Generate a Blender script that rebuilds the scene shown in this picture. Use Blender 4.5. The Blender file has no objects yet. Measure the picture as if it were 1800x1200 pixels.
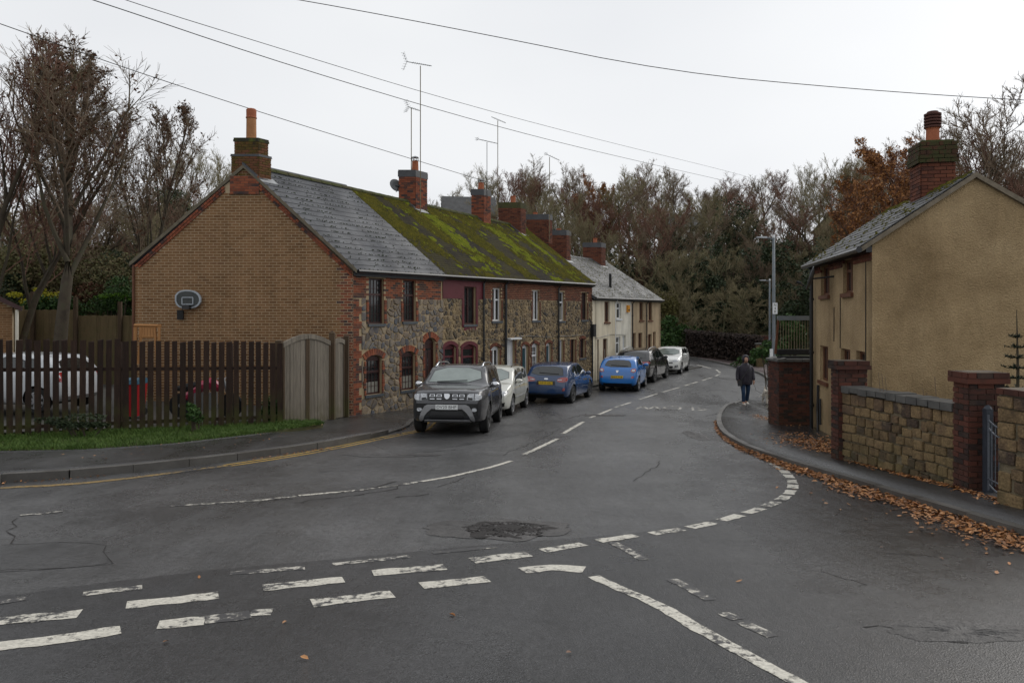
import bpy, bmesh, math, random
import numpy as np
from mathutils import Vector, Matrix, noise
from mathutils.geometry import delaunay_2d_cdt
from mathutils.bvhtree import BVHTree
R = math.radians
random.seed(7)
rnd = random.Random(11)
scene = bpy.context.scene
col = scene.collection

# ------------------------------------------------------------------ camera
FPX = 1300.0                      # focal length in pixels of an 1800 px wide frame
HOR = 550.0                       # row of the horizon
cam_d = bpy.data.cameras.new('camera')
cam_d.sensor_width = 36.0
cam_d.lens = 36.0 * FPX / 1800.0
cam_d.shift_y = (HOR - 600.0) / 1800.0
cam_d.clip_start = 0.1
cam_d.clip_end = 1500.0
cam = bpy.data.objects.new('camera', cam_d)
cam.location = (0, 0, 0)
cam.rotation_euler = (R(90), 0, 0)
col.objects.link(cam)
scene.camera = cam

# ------------------------------------------------------------------ overcast sky + weak soft sun
world = bpy.data.worlds.new('World')
scene.world = world
world.use_nodes = True
wn = world.node_tree
bg = wn.nodes['Background']
sky = wn.nodes.new('ShaderNodeTexSky')
sky.sky_type = 'NISHITA'
sky.sun_disc = False
SUN_EL, SUN_AZ = 34.0, 52.0        # veiled sun to the right of the camera
sky.sun_elevation = R(SUN_EL)
sky.sun_rotation = R(SUN_AZ)
sky.dust_density = 4.0
hs = wn.nodes.new('ShaderNodeHueSaturation')
hs.inputs['Saturation'].default_value = 0.12
wn.links.new(sky.outputs[0], hs.inputs['Color'])
wtc = wn.nodes.new('ShaderNodeTexCoord')
wnz = wn.nodes.new('ShaderNodeTexNoise')
wnz.inputs['Scale'].default_value = 1.6
wnz.inputs['Detail'].default_value = 3
wnz.inputs['Roughness'].default_value = 0.45
wmap = wn.nodes.new('ShaderNodeMapping')
wmap.inputs['Scale'].default_value = (1, 1, 2.2)
wn.links.new(wtc.outputs['Generated'], wmap.inputs[0])
wn.links.new(wmap.outputs[0], wnz.inputs['Vector'])
wr = wn.nodes.new('ShaderNodeValToRGB')
wr.color_ramp.elements[0].position = 0.3
wr.color_ramp.elements[0].color = (6.7, 6.9, 7.25, 1)
wr.color_ramp.elements[1].position = 0.7
wr.color_ramp.elements[1].color = (8.0, 8.15, 8.35, 1)
wn.links.new(wnz.outputs['Fac'], wr.inputs[0])
wm = wn.nodes.new('ShaderNodeMixRGB')
wm.inputs['Fac'].default_value = 0.9
wn.links.new(hs.outputs[0], wm.inputs[1])
wn.links.new(wr.outputs[0], wm.inputs[2])
wn.links.new(wm.outputs[0], bg.inputs['Color'])
bg.inputs['Strength'].default_value = 0.104
sd = bpy.data.lights.new('sun', 'SUN')
sd.energy = 1.3
sd.angle = R(45)
sd.color = (1.0, 0.96, 0.9)
sun = bpy.data.objects.new('sun', sd)
v = Vector((math.sin(R(SUN_AZ)) * math.cos(R(SUN_EL)), math.cos(R(SUN_AZ)) * math.cos(R(SUN_EL)), math.sin(R(SUN_EL))))
sun.rotation_euler = (-v).to_track_quat('-Z', 'Y').to_euler()
sun.location = v * 60
col.objects.link(sun)
scene.view_settings.view_transform = 'Standard'
scene.view_settings.look = 'None'
scene.view_settings.exposure = 0.16
scene.view_settings.gamma = 1.0
scene.view_settings.use_curve_mapping = False
scene.render.engine = 'CYCLES'
scene.cycles.use_denoising = True
scene.cycles.max_bounces = 6
scene.cycles.transparent_max_bounces = 6

# ------------------------------------------------------------------ materials
MATS = {}
def M(name, cols, rough=0.8, scale=6.0, bump=0.25, bscale=50.0, rnd_=0.0, spec=0.3, metal=0.0, coat=0.0,
      rough2=None, stretch=(1, 1, 1), stops=None, detail=6.0, bdist=0.01, algae=None, fine=0.0, streak=0.0):
    if name in MATS: return MATS[name]
    m = bpy.data.materials.new(name)
    m.use_nodes = True
    nt = m.node_tree
    N, L = nt.nodes, nt.links
    b = N['Principled BSDF']
    geo = N.new('ShaderNodeNewGeometry')
    mp = N.new('ShaderNodeMapping')
    mp.inputs['Scale'].default_value = stretch
    L.new(geo.outputs['Position'], mp.inputs['Vector'])
    nz = N.new('ShaderNodeTexNoise')
    nz.inputs['Scale'].default_value = scale
    nz.inputs['Detail'].default_value = detail
    nz.inputs['Roughness'].default_value = 0.62
    L.new(mp.outputs[0], nz.inputs['Vector'])
    fac = nz.outputs['Fac']
    # stretch the noise to use the whole ramp
    mr = N.new('ShaderNodeMapRange')
    mr.inputs['From Min'].default_value = 0.3
    mr.inputs['From Max'].default_value = 0.7
    L.new(fac, mr.inputs['Value'])
    fac = mr.outputs[0]
    if rnd_ > 0:
        oi = N.new('ShaderNodeObjectInfo')
        ad = N.new('ShaderNodeMath'); ad.operation = 'ADD'
        L.new(oi.outputs['Random'], ad.inputs[0]); L.new(geo.outputs['Random Per Island'], ad.inputs[1])
        fr = N.new('ShaderNodeMath'); fr.operation = 'FRACT'
        L.new(ad.outputs[0], fr.inputs[0])
        mx = N.new('ShaderNodeMixRGB'); mx.inputs[0].default_value = rnd_
        L.new(fac, mx.inputs[1]); L.new(fr.outputs[0], mx.inputs[2])
        fac = mx.outputs[0]
    cr = N.new('ShaderNodeValToRGB')
    els = cr.color_ramp.elements
    n = len(cols)
    while len(els) < n: els.new(0.5)
    for i, c in enumerate(cols):
        els[i].position = (stops[i] if stops else (i / (n - 1) if n > 1 else 0))
        els[i].color = (c[0], c[1], c[2], 1)
    if n == 1:
        els[1].color = (cols[0][0], cols[0][1], cols[0][2], 1)
    L.new(fac, cr.inputs[0])
    colr = cr.outputs[0]
    if fine > 0:
        fn = N.new('ShaderNodeTexNoise'); fn.inputs['Scale'].default_value = bscale; fn.inputs['Detail'].default_value = 3
        L.new(geo.outputs['Position'], fn.inputs['Vector'])
        m2 = N.new('ShaderNodeMapRange'); m2.inputs['From Min'].default_value = 0.3; m2.inputs['From Max'].default_value = 0.7
        m2.inputs['To Min'].default_value = 1 - fine; m2.inputs['To Max'].default_value = 1 + fine
        L.new(fn.outputs['Fac'], m2.inputs['Value'])
        mm = N.new('ShaderNodeMixRGB'); mm.blend_type = 'MULTIPLY'; mm.inputs[0].default_value = 1
        L.new(colr, mm.inputs[1]); L.new(m2.outputs[0], mm.inputs[2]); colr = mm.outputs[0]
    if streak > 0:
        # rain streaks and damp patches, long in the vertical
        sp_ = N.new('ShaderNodeMapping'); sp_.inputs['Scale'].default_value = (2.6, 2.6, 0.35); L.new(geo.outputs['Position'], sp_.inputs[0])
        sn = N.new('ShaderNodeTexNoise'); sn.inputs['Scale'].default_value = 1.0; sn.inputs['Detail'].default_value = 7; sn.inputs['Roughness'].default_value = 0.68; sn.inputs['Distortion'].default_value = 0.5
        L.new(sp_.outputs[0], sn.inputs['Vector'])
        s2 = N.new('ShaderNodeMapRange'); s2.inputs['From Min'].default_value = 0.40; s2.inputs['From Max'].default_value = 0.62; s2.inputs['To Min'].default_value = 1 - streak; s2.inputs['To Max'].default_value = 1.04
        L.new(sn.outputs['Fac'], s2.inputs['Value'])
        mm = N.new('ShaderNodeMixRGB'); mm.blend_type = 'MULTIPLY'; mm.inputs[0].default_value = 1
        L.new(colr, mm.inputs[1]); L.new(s2.outputs[0], mm.inputs[2]); colr = mm.outputs[0]
    if algae:
        # green growth that fades out above a given height over the ground (z range), broken up by noise
        acol, z0, z1, amt = algae
        sp = N.new('ShaderNodeSeparateXYZ'); L.new(geo.outputs['Position'], sp.inputs[0])
        za = N.new('ShaderNodeMapRange'); za.inputs['From Min'].default_value = z0; za.inputs['From Max'].default_value = z1
        za.inputs['To Min'].default_value = amt; za.inputs['To Max'].default_value = 0
        L.new(sp.outputs['Z'], za.inputs['Value'])
        n3 = N.new('ShaderNodeTexNoise'); n3.inputs['Scale'].default_value = 3.0; n3.inputs['Detail'].default_value = 6
        L.new(geo.outputs['Position'], n3.inputs['Vector'])
        m3 = N.new('ShaderNodeMapRange'); m3.inputs['From Min'].default_value = 0.35; m3.inputs['From Max'].default_value = 0.65
        L.new(n3.outputs['Fac'], m3.inputs['Value'])
        mu = N.new('ShaderNodeMath'); mu.operation = 'MULTIPLY'
        L.new(za.outputs[0], mu.inputs[0]); L.new(m3.outputs[0], mu.inputs[1])
        m4 = N.new('ShaderNodeMixRGB'); m4.inputs[2].default_value = (*acol, 1)
        L.new(mu.outputs[0], m4.inputs[0]); L.new(colr, m4.inputs[1]); colr = m4.outputs[0]
    L.new(colr, b.inputs['Base Color'])
    b.inputs['Roughness'].default_value = rough
    if rough2 is not None:
        rr = N.new('ShaderNodeMapRange')
        rr.inputs['To Min'].default_value = rough; rr.inputs['To Max'].default_value = rough2
        n5 = N.new('ShaderNodeTexNoise'); n5.inputs['Scale'].default_value = scale * 0.6; n5.inputs['Detail'].default_value = 5
        L.new(geo.outputs['Position'], n5.inputs['Vector'])
        rr.inputs['From Min'].default_value = 0.35; rr.inputs['From Max'].default_value = 0.65
        L.new(n5.outputs['Fac'], rr.inputs['Value']); L.new(rr.outputs[0], b.inputs['Roughness'])
    b.inputs['Metallic'].default_value = metal
    b.inputs['Specular IOR Level'].default_value = spec
    b.inputs['Coat Weight'].default_value = coat
    b.inputs['Coat Roughness'].default_value = 0.04
    if bump > 0:
        bn = N.new('ShaderNodeTexNoise'); bn.inputs['Scale'].default_value = bscale; bn.inputs['Detail'].default_value = 4
        L.new(mp.outputs[0], bn.inputs['Vector'])
        bu = N.new('ShaderNodeBump'); bu.inputs['Strength'].default_value = bump; bu.inputs['Distance'].default_value = bdist
        L.new(bn.outputs['Fac'], bu.inputs['Height']); L.new(bu.outputs[0], b.inputs['Normal'])
    MATS[name] = m
    return m

def c255(r, g, b):
    f = lambda x: ((x / 255 + 0.055) / 1.055) ** 2.4 if x > 10 else x / 255 / 12.92
    return (f(r), f(g), f(b))

m_slate = M('roof_slate', [(0.024, 0.026, 0.032), (0.045, 0.048, 0.056), (0.08, 0.085, 0.095)], 0.42, 1.4, 0.35, 60, 0.16, spec=0.35, rough2=0.68)
m_slate_old = M('weathered_grey_slate', [(0.03, 0.03, 0.029), (0.055, 0.055, 0.055), (0.10, 0.10, 0.095)], 0.5, 2.5, 0.4, 40, 0.5, spec=0.5, rough2=0.7)
m_tile_moss = M('moss_stained_tile', [(0.014, 0.013, 0.011), (0.026, 0.022, 0.015), (0.04, 0.035, 0.014), (0.025, 0.022, 0.018)], 0.92, 1.2, 0.5, 40, 0.25, spec=0.15)
m_moss_bright = M('bright_green_moss', [(0.06, 0.075, 0.007), (0.12, 0.14, 0.012), (0.20, 0.20, 0.022)], 1, 4, 0.6, 120, 0.5, spec=0.1)
m_moss_olive = M('olive_moss', [(0.03, 0.03, 0.008), (0.07, 0.065, 0.01), (0.12, 0.10, 0.012)], 1, 3, 0.6, 120, 0.5, spec=0.1)
m_moss_dark = M('dark_green_moss', [(0.012, 0.016, 0.008), (0.03, 0.045, 0.012)], 1, 3, 0.6, 120, 0.5, spec=0.1)
m_brick_brown = M('brown_gable_brick', [(0.13, 0.062, 0.026), (0.19, 0.098, 0.042), (0.25, 0.135, 0.062), (0.17, 0.08, 0.038)], 0.9, 0.9, 0.3, 90, 0.5, fine=.12, streak=.2)
m_mortar_buff = M('buff_mortar', [(0.36, 0.275, 0.17), (0.50, 0.40, 0.27)], 0.95, 4, 0.3, 90)
m_mortar_dark = M('dark_mortar', [(0.08, 0.065, 0.05), (0.17, 0.14, 0.105)], 0.95, 4, 0.3, 90)
m_brick_red = M('old_red_brick', [(0.07, 0.028, 0.02), (0.20, 0.06, 0.032), (0.27, 0.085, 0.042), (0.045, 0.035, 0.035), (0.19, 0.07, 0.04)], 0.88, 2, 0.4, 90, 0.75, stops=[0, .25, .55, .72, 1])
m_brick_sooty = M('sooty_red_brick', [(0.022, 0.014, 0.012), (0.10, 0.035, 0.022), (0.16, 0.055, 0.03), (0.05, 0.025, 0.02)], 0.88, 2, 0.4, 90, 0.6)
m_brick_mossy = M('mossy_chimney_brick', [(0.03, 0.02, 0.012), (0.09, 0.06, 0.012), (0.14, 0.055, 0.028), (0.06, 0.055, 0.012)], 0.9, 2.4, 0.4, 90, 0.4)
m_brick_garden = M('dark_garden_brick', [(0.025, 0.013, 0.011), (0.07, 0.028, 0.02), (0.11, 0.038, 0.025), (0.028, 0.02, 0.018), (0.09, 0.055, 0.04)], 0.85, 2, 0.4, 90, 0.65, algae=((0.03, 0.035, 0.012), -3.1, -2.0, 0.5))
m_stone = M('field_stone', [(0.05, 0.058, 0.072), (0.20, 0.155, 0.11), (0.11, 0.112, 0.12), (0.31, 0.245, 0.165), (0.075, 0.083, 0.10), (0.25, 0.19, 0.13), (0.52, 0.45, 0.35)], 0.85, 3, 0.5, 40, 0.85, stops=[0, .2, .38, .56, .72, .9, 1], fine=0.25)
m_stone_tan = M('tan_field_stone', [(0.05, 0.046, 0.042), (0.22, 0.16, 0.09), (0.045, 0.043, 0.042), (0.30, 0.225, 0.125), (0.13, 0.10, 0.07), (0.25, 0.185, 0.10)], 0.88, 3, 0.5, 40, 0.85, fine=0.25)
m_mortar_tan = M('tan_lime_mortar', [(0.30, 0.225, 0.135), (0.42, 0.325, 0.20)], 0.95, 3, 0.4, 70)
m_sandstone = M('brown_sandstone_block', [(0.035, 0.026, 0.019), (0.12, 0.08, 0.042), (0.22, 0.15, 0.075), (0.13, 0.085, 0.05), (0.06, 0.042, 0.032), (0.27, 0.20, 0.115)], 0.85, 3, 0.7, 35, 0.6, fine=0.3, bdist=0.02, algae=((0.06, 0.065, 0.02), -2.7, -1.7, 0.7))
m_coping = M('grey_coping_stone', [(0.045, 0.044, 0.042), (0.12, 0.115, 0.105)], 0.7, 5, 0.5, 50, 0.3, spec=0.5)
m_render_tan = M('roughcast_tan_render', [(0.24, 0.165, 0.085), (0.37, 0.265, 0.145), (0.46, 0.34, 0.195)], 0.95, 0.7, 0.9, 38, 0.0, bdist=0.03, fine=0.14, streak=0.12, algae=((0.11, 0.09, 0.05), -3.0, -1.6, 0.6))
m_render_cream = M('cream_render', [(0.62, 0.54, 0.40), (0.72, 0.65, 0.50)], 0.9, 1.5, 0.3, 30, algae=((0.3, 0.27, 0.18), -3.5, -2.5, 0.6), streak=.18)
m_render_white = M('white_render', [(0.64, 0.60, 0.50), (0.76, 0.73, 0.64)], 0.9, 1.5, 0.3, 30, algae=((0.3, 0.27, 0.18), -3.5, -2.5, 0.6), streak=.18)
m_render_beige = M('beige_render', [(0.36, 0.27, 0.17), (0.44, 0.34, 0.22)], 0.9, 1.5, 0.3, 30, streak=.18)
m_maroon = M('maroon_paint', [(0.085, 0.012, 0.018), (0.11, 0.016, 0.024)], 0.5, 2, 0.12, 60, spec=0.4)
m_maroon_dk = M('dark_red_brown_paint', [(0.03, 0.010, 0.010), (0.05, 0.014, 0.012)], 0.4, 2, 0.1, 60, spec=0.45)
m_white = M('white_window_plastic', [(0.66, 0.67, 0.68), (0.76, 0.77, 0.78)], 0.35, 2, 0.0, 60, spec=0.5)
m_brownwood = M('brown_stained_timber', [(0.09, 0.035, 0.017), (0.15, 0.06, 0.03)], 0.55, 6, 0.3, 60, spec=0.35, stretch=(6, 6, 1))
m_sill = M('slate_blue_sill', [(0.045, 0.055, 0.065), (0.08, 0.09, 0.10)], 0.5, 5, 0.2, 60, spec=0.5)
m_black = M('black_gloss_plastic', [(0.008, 0.008, 0.009), (0.014, 0.014, 0.015)], 0.3, 2, 0.0, 60, spec=0.5)
m_blackmat = M('matt_black_plastic', [(0.012, 0.012, 0.012), (0.022, 0.022, 0.022)], 0.7, 5, 0.1, 60, spec=0.3)
m_rubber = M('tyre_rubber', [(0.012, 0.012, 0.012), (0.02, 0.02, 0.02)], 0.75, 9, 0.2, 90, spec=0.3)
m_glass_dk = M('dark_window_glass', [(0.010, 0.012, 0.014), (0.03, 0.034, 0.036)], 0.06, 2.5, 0.05, 3, spec=0.7, bdist=0.01)
m_curtain = M('net_curtain', [(0.20, 0.19, 0.16), (0.30, 0.29, 0.25)], 0.8, 8, 0.3, 30, stretch=(8, 8, 1))
m_roomdark = M('dark_room', [(0.012, 0.010, 0.009), (0.02, 0.017, 0.014)], 0.95, 2, 0, 10)
m_terracotta = M('terracotta_pot', [(0.28, 0.085, 0.04), (0.38, 0.13, 0.065)], 0.8, 5, 0.3, 60)
m_terra_tan = M('buff_chimney_pot', [(0.30, 0.135, 0.055), (0.40, 0.19, 0.085)], 0.8, 5, 0.3, 60)
m_lead = M('lead_flashing', [(0.16, 0.165, 0.17), (0.30, 0.31, 0.32)], 0.45, 5, 0.3, 40, spec=0.5)
m_lead_dk = M('dark_lead_flashing', [(0.035, 0.036, 0.04), (0.06, 0.062, 0.068)], 0.5, 5, 0.3, 40, spec=0.5)
m_metal = M('galvanised_metal', [(0.28, 0.29, 0.30), (0.40, 0.41, 0.42)], 0.45, 6, 0.1, 60, metal=0.6)
m_rustpole = M('weathered_pole', [(0.10, 0.09, 0.05), (0.20, 0.17, 0.10), (0.10, 0.06, 0.04)], 0.7, 6, 0.2, 60, metal=0.2)
m_lamp = M('grey_lamp_paint', [(0.12, 0.14, 0.155), (0.17, 0.19, 0.205)], 0.5, 3, 0.05, 60, spec=0.4)
m_wood_fence = M('old_creosoted_board', [(0.012, 0.007, 0.005), (0.028, 0.015, 0.010), (0.05, 0.028, 0.018)], 0.85, 5, 0.6, 60, 0.4, stretch=(5, 5, 0.6), algae=((0.055, 0.065, 0.012), -2.85, -1.85, 1.1))
m_wood_grey = M('silvered_gate_board', [(0.10, 0.088, 0.07), (0.17, 0.148, 0.118), (0.26, 0.225, 0.18)], 0.85, 5, 0.7, 60, 0.4, stretch=(6, 6, 0.5), algae=((0.08, 0.075, 0.03), -3.0, -2.3, 0.7))
m_wood_post = M('brown_timber_post', [(0.05, 0.032, 0.02), (0.10, 0.068, 0.04)], 0.85, 5, 0.5, 60, 0.3, stretch=(6, 6, 0.6), algae=((0.06, 0.075, 0.015), -3.0, -2.2, 0.9))
m_wood_new = M('pale_orange_timber', [(0.30, 0.14, 0.05), (0.42, 0.21, 0.08)], 0.7, 5, 0.4, 60, 0.4, stretch=(6, 6, 0.6))
m_wood_back = M('tan_garden_board', [(0.085, 0.06, 0.032), (0.14, 0.10, 0.052), (0.17, 0.125, 0.065)], 0.85, 4, 0.5, 60, 0.4, stretch=(6, 6, 0.6), algae=((0.07, 0.08, 0.03), -1.6, 0.4, 0.6))
m_kerb = M('grey_kerb_concrete', [(0.055, 0.05, 0.045), (0.115, 0.11, 0.10)], 0.65, 3, 0.4, 70, 0.35, spec=0.45, rough2=0.35, fine=0.2)
m_bark = M('grey_brown_bark', [(0.035, 0.027, 0.020), (0.065, 0.052, 0.036), (0.06, 0.06, 0.035)], 0.95, 4, 0.6, 30, 0.2)
m_bark_green = M('lichen_green_bark', [(0.035, 0.035, 0.02), (0.08, 0.08, 0.042), (0.12, 0.115, 0.06)], 0.95, 1.0, 0.5, 30, 0.4)
m_twig = M('brown_twig', [(0.10, 0.07, 0.05), (0.18, 0.13, 0.09), (0.16, 0.145, 0.08)], 0.95, 0.6, 0, 30, 0.3)
m_twig_red = M('reddish_twig', [(0.12, 0.06, 0.045), (0.20, 0.11, 0.075)], 0.95, 0.6, 0, 30, 0.4)
m_twig_pale = M('pale_grey_twig', [(0.14, 0.115, 0.065), (0.22, 0.185, 0.11), (0.18, 0.17, 0.075)], 0.95, 0.6, 0, 30, 0.4)
m_leaf_brown = M('withered_brown_leaf', [(0.035, 0.014, 0.008), (0.09, 0.035, 0.015), (0.06, 0.03, 0.012)], 0.8, 3, 0, 30, 0.7)
m_leaf_orange = M('orange_autumn_leaf', [(0.17, 0.07, 0.024), (0.34, 0.155, 0.05), (0.13, 0.05, 0.02)], 0.8, 3, 0, 30, 0.7)
m_leaf_fallen = M('fallen_beech_leaf', [(0.14, 0.05, 0.02), (0.34, 0.14, 0.045), (0.50, 0.25, 0.10), (0.06, 0.025, 0.014), (0.40, 0.17, 0.05), (0.09, 0.04, 0.02)], 0.55, 3, 0, 30, 0.9, spec=0.45)
m_leaf_green = M('hedge_leaf', [(0.012, 0.03, 0.008), (0.03, 0.07, 0.014), (0.06, 0.12, 0.02)], 0.7, 2.5, 0, 30, 0.6)
m_leaf_lime = M('lime_green_leaf', [(0.06, 0.14, 0.01), (0.14, 0.28, 0.02)], 0.7, 2.5, 0, 30, 0.6)
m_leaf_yellow = M('yellow_green_leaf', [(0.22, 0.22, 0.01), (0.40, 0.36, 0.02)], 0.7, 2.5, 0, 30, 0.6)
m_leaf_dark = M('dark_ivy_leaf', [(0.012, 0.02, 0.01), (0.03, 0.045, 0.018), (0.05, 0.07, 0.03)], 0.7, 0.8, 0, 30, 0.6)
m_leaf_winter = M('bramble_undergrowth', [(0.05, 0.035, 0.02), (0.10, 0.075, 0.035), (0.08, 0.085, 0.03), (0.13, 0.07, 0.035)], 0.85, 0.5, 0, 30, 0.5)
m_hedge_brown = M('dark_copper_hedge_leaf', [(0.012, 0.009, 0.008), (0.03, 0.02, 0.016), (0.05, 0.03, 0.02)], 0.85, 1.5, 0, 30, 0.6)
m_grass = M('verge_grass', [(0.028, 0.06, 0.008), (0.055, 0.105, 0.014), (0.10, 0.15, 0.028)], 0.7, 2.2, 0, 30, 0.5, spec=0.3)
m_fir = M('fir_needle', [(0.006, 0.014, 0.008), (0.014, 0.028, 0.014)], 0.7, 3, 0, 30, 0.5)

def road_material(name, dark=1.0, wet=1.0, tone=(1, 1, 1), rb=0.46):
    m = bpy.data.materials.new(name); m.use_nodes = True
    nt = m.node_tree; N, L = nt.nodes, nt.links; b = N['Principled BSDF']
    geo = N.new('ShaderNodeNewGeometry')
    def nz(scale, detail=4, rough=0.6, vec=None, dist=0.0):
        t = N.new('ShaderNodeTexNoise'); t.inputs['Scale'].default_value = scale; t.inputs['Detail'].default_value = detail
        t.inputs['Roughness'].default_value = rough; t.inputs['Distortion'].default_value = dist
        L.new(vec or geo.outputs['Position'], t.inputs['Vector']); return t.outputs['Fac']
    def mr(s, a, b_, c, d):
        t = N.new('ShaderNodeMapRange'); t.inputs['From Min'].default_value = a; t.inputs['From Max'].default_value = b_
        t.inputs['To Min'].default_value = c; t.inputs['To Max'].default_value = d; L.new(s, t.inputs['Value']); return t.outputs[0]
    def mul(a, b_):
        t = N.new('ShaderNodeMath'); t.operation = 'MULTIPLY'; L.new(a, t.inputs[0]); L.new(b_, t.inputs[1]); return t.outputs[0]
    mp = N.new('ShaderNodeMapping'); mp.inputs['Rotation'].default_value = (0, 0, R(-28)); mp.inputs['Scale'].default_value = (1, 0.25, 1)
    L.new(geo.outputs['Position'], mp.inputs[0])
    # aggregate: small light and dark chips
    vo = N.new('ShaderNodeTexVoronoi'); vo.inputs['Scale'].default_value = 95; L.new(geo.outputs['Position'], vo.inputs['Vector'])
    chips = mul(mr(vo.outputs['Color'], 0.0, 1.0, 0.4, 1.7), mr(nz(14, 5, 0.7), 0.3, 0.7, 0.75, 1.25))
    big = mr(nz(0.45, 5), 0.3, 0.7, 0.6, 1.4)
    streak = mr(nz(1.1, 6, 0.65, mp.outputs[0], 0.4), 0.3, 0.7, 0.78, 1.25)
    stain = mr(nz(2.3, 7, 0.7, None, 0.8), 0.56, 0.7, 1.0, 0.62)
    k = mul(mul(mul(chips, big), streak), stain)
    base = N.new('ShaderNodeMixRGB'); base.blend_type = 'MULTIPLY'; base.inputs[0].default_value = 1
    base.inputs[1].default_value = (0.057 * dark * tone[0], 0.0565 * dark * tone[1], 0.057 * dark * tone[2], 1)
    L.new(k, base.inputs[2]); L.new(base.outputs[0], b.inputs['Base Color'])
    wetf = mr(nz(0.38, 5, 0.6, mp.outputs[0], 0.6), 0.38, 0.62, 0.0, 1.0)
    wet2 = mr(nz(3.0, 5, 0.6), 0.3, 0.7, -0.07, 0.07)
    r0 = mr(wetf, 0, 1, rb, rb - 0.25 * wet)
    ad = N.new('ShaderNodeMath'); ad.operation = 'ADD'; L.new(r0, ad.inputs[0]); L.new(wet2, ad.inputs[1])
    L.new(ad.outputs[0], b.inputs['Roughness'])
    b.inputs['Specular IOR Level'].default_value = 0.5
    bu = N.new('ShaderNodeBump'); bu.inputs['Strength'].default_value = 0.5; bu.inputs['Distance'].default_value = 0.006
    L.new(vo.outputs['Distance'], bu.inputs['Height'])
    bu2 = N.new('ShaderNodeBump'); bu2.inputs['Strength'].default_value = 0.35; bu2.inputs['Distance'].default_value = 0.03
    L.new(nz(6, 6, 0.6, mp.outputs[0]), bu2.inputs['Height']); L.new(bu.outputs[0], bu2.inputs['Normal'])
    L.new(bu2.outputs[0], b.inputs['Normal'])
    return m
m_road = road_material('wet_asphalt')
m_pave = road_material('pavement_asphalt', 0.62, 1.1, (1.0, 0.99, 0.98))
m_pave_red = road_material('reddish_pavement', 1.25, 0.8, (1.35, 0.95, 0.9))
m_patch = road_material('broken_dark_asphalt', 0.26, 0.0, (1.1, 0.95, 0.9), 0.9)
m_side = road_material('side_road_asphalt', 0.5, 1.0, (1.0, 1.0, 1.02))
m_patch_rect = road_material('patched_asphalt', 0.8, 0.8)

def paint_material(name, colr, wear):
    """road paint with worn through places where the asphalt shows"""
    m = bpy.data.materials.new(name); m.use_nodes = True
    nt = m.node_tree; N, L = nt.nodes, nt.links; b = N['Principled BSDF']
    geo = N.new('ShaderNodeNewGeometry')
    t = N.new('ShaderNodeTexNoise'); t.inputs['Scale'].default_value = 11; t.inputs['Detail'].default_value = 12; t.inputs['Roughness'].default_value = 0.75
    L.new(geo.outputs['Position'], t.inputs['Vector'])
    r = N.new('ShaderNodeMapRange'); r.inputs['From Min'].default_value = wear - 0.035; r.inputs['From Max'].default_value = wear + 0.035
    tw = N.new('ShaderNodeTexNoise'); tw.inputs['Scale'].default_value = 0.9; tw.inputs['Detail'].default_value = 2; L.new(geo.outputs['Position'], tw.inputs['Vector'])
    tm = N.new('ShaderNodeMath'); tm.operation = 'MULTIPLY_ADD'; tm.inputs[1].default_value = 0.45; tm.inputs[2].default_value = -0.225; L.new(tw.outputs['Fac'], tm.inputs[0])
    ta = N.new('ShaderNodeMath'); ta.operation = 'ADD'; L.new(t.outputs['Fac'], ta.inputs[0]); L.new(tm.outputs[0], ta.inputs[1])
    L.new(ta.outputs[0], r.inputs['Value'])
    t2 = N.new('ShaderNodeTexNoise'); t2.inputs['Scale'].default_value = 40; t2.inputs['Detail'].default_value = 4
    L.new(geo.outputs['Position'], t2.inputs['Vector'])
    cr = N.new('ShaderNodeValToRGB'); cr.color_ramp.elements[0].position = 0.3; cr.color_ramp.elements[1].position = 0.7
    cr.color_ramp.elements[0].color = (*[c * 0.6 for c in colr], 1); cr.color_ramp.elements[1].color = (*colr, 1)
    L.new(t2.outputs['Fac'], cr.inputs[0])
    mx = N.new('ShaderNodeMixRGB'); mx.inputs[1].default_value = (0.045, 0.044, 0.045, 1)
    L.new(r.outputs[0], mx.inputs[0]); L.new(cr.outputs[0], mx.inputs[2]); L.new(mx.outputs[0], b.inputs['Base Color'])
    b.inputs['Roughness'].default_value = 0.5; b.inputs['Specular IOR Level'].default_value = 0.4
    bu = N.new('ShaderNodeBump'); bu.inputs['Strength'].default_value = 0.6; bu.inputs['Distance'].default_value = 0.004
    L.new(r.outputs[0], bu.inputs['Height']); L.new(bu.outputs[0], b.inputs['Normal'])
    return m
m_paint = paint_material('white_road_paint', (0.64, 0.61, 0.53), 0.445)
m_paint_worn = paint_material('worn_white_road_paint', (0.58, 0.55, 0.48), 0.53)
m_paint_ghost = paint_material('nearly_gone_road_paint', (0.40, 0.38, 0.34), 0.57)
m_paint_yel = paint_material('yellow_road_paint', (0.46, 0.29, 0.06), 0.44)
m_paint_yel_faded = paint_material('faded_yellow_road_paint', (0.30, 0.20, 0.07), 0.47)
m_ground = M('earth_and_grass', [(0.03, 0.025, 0.014), (0.045, 0.05, 0.018), (0.06, 0.045, 0.022)], 0.95, 0.8, 0.5, 6)
m_yard = M('yard_concrete', [(0.05, 0.048, 0.043), (0.09, 0.085, 0.075)], 0.8, 1.5, 0.3, 30)

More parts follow.
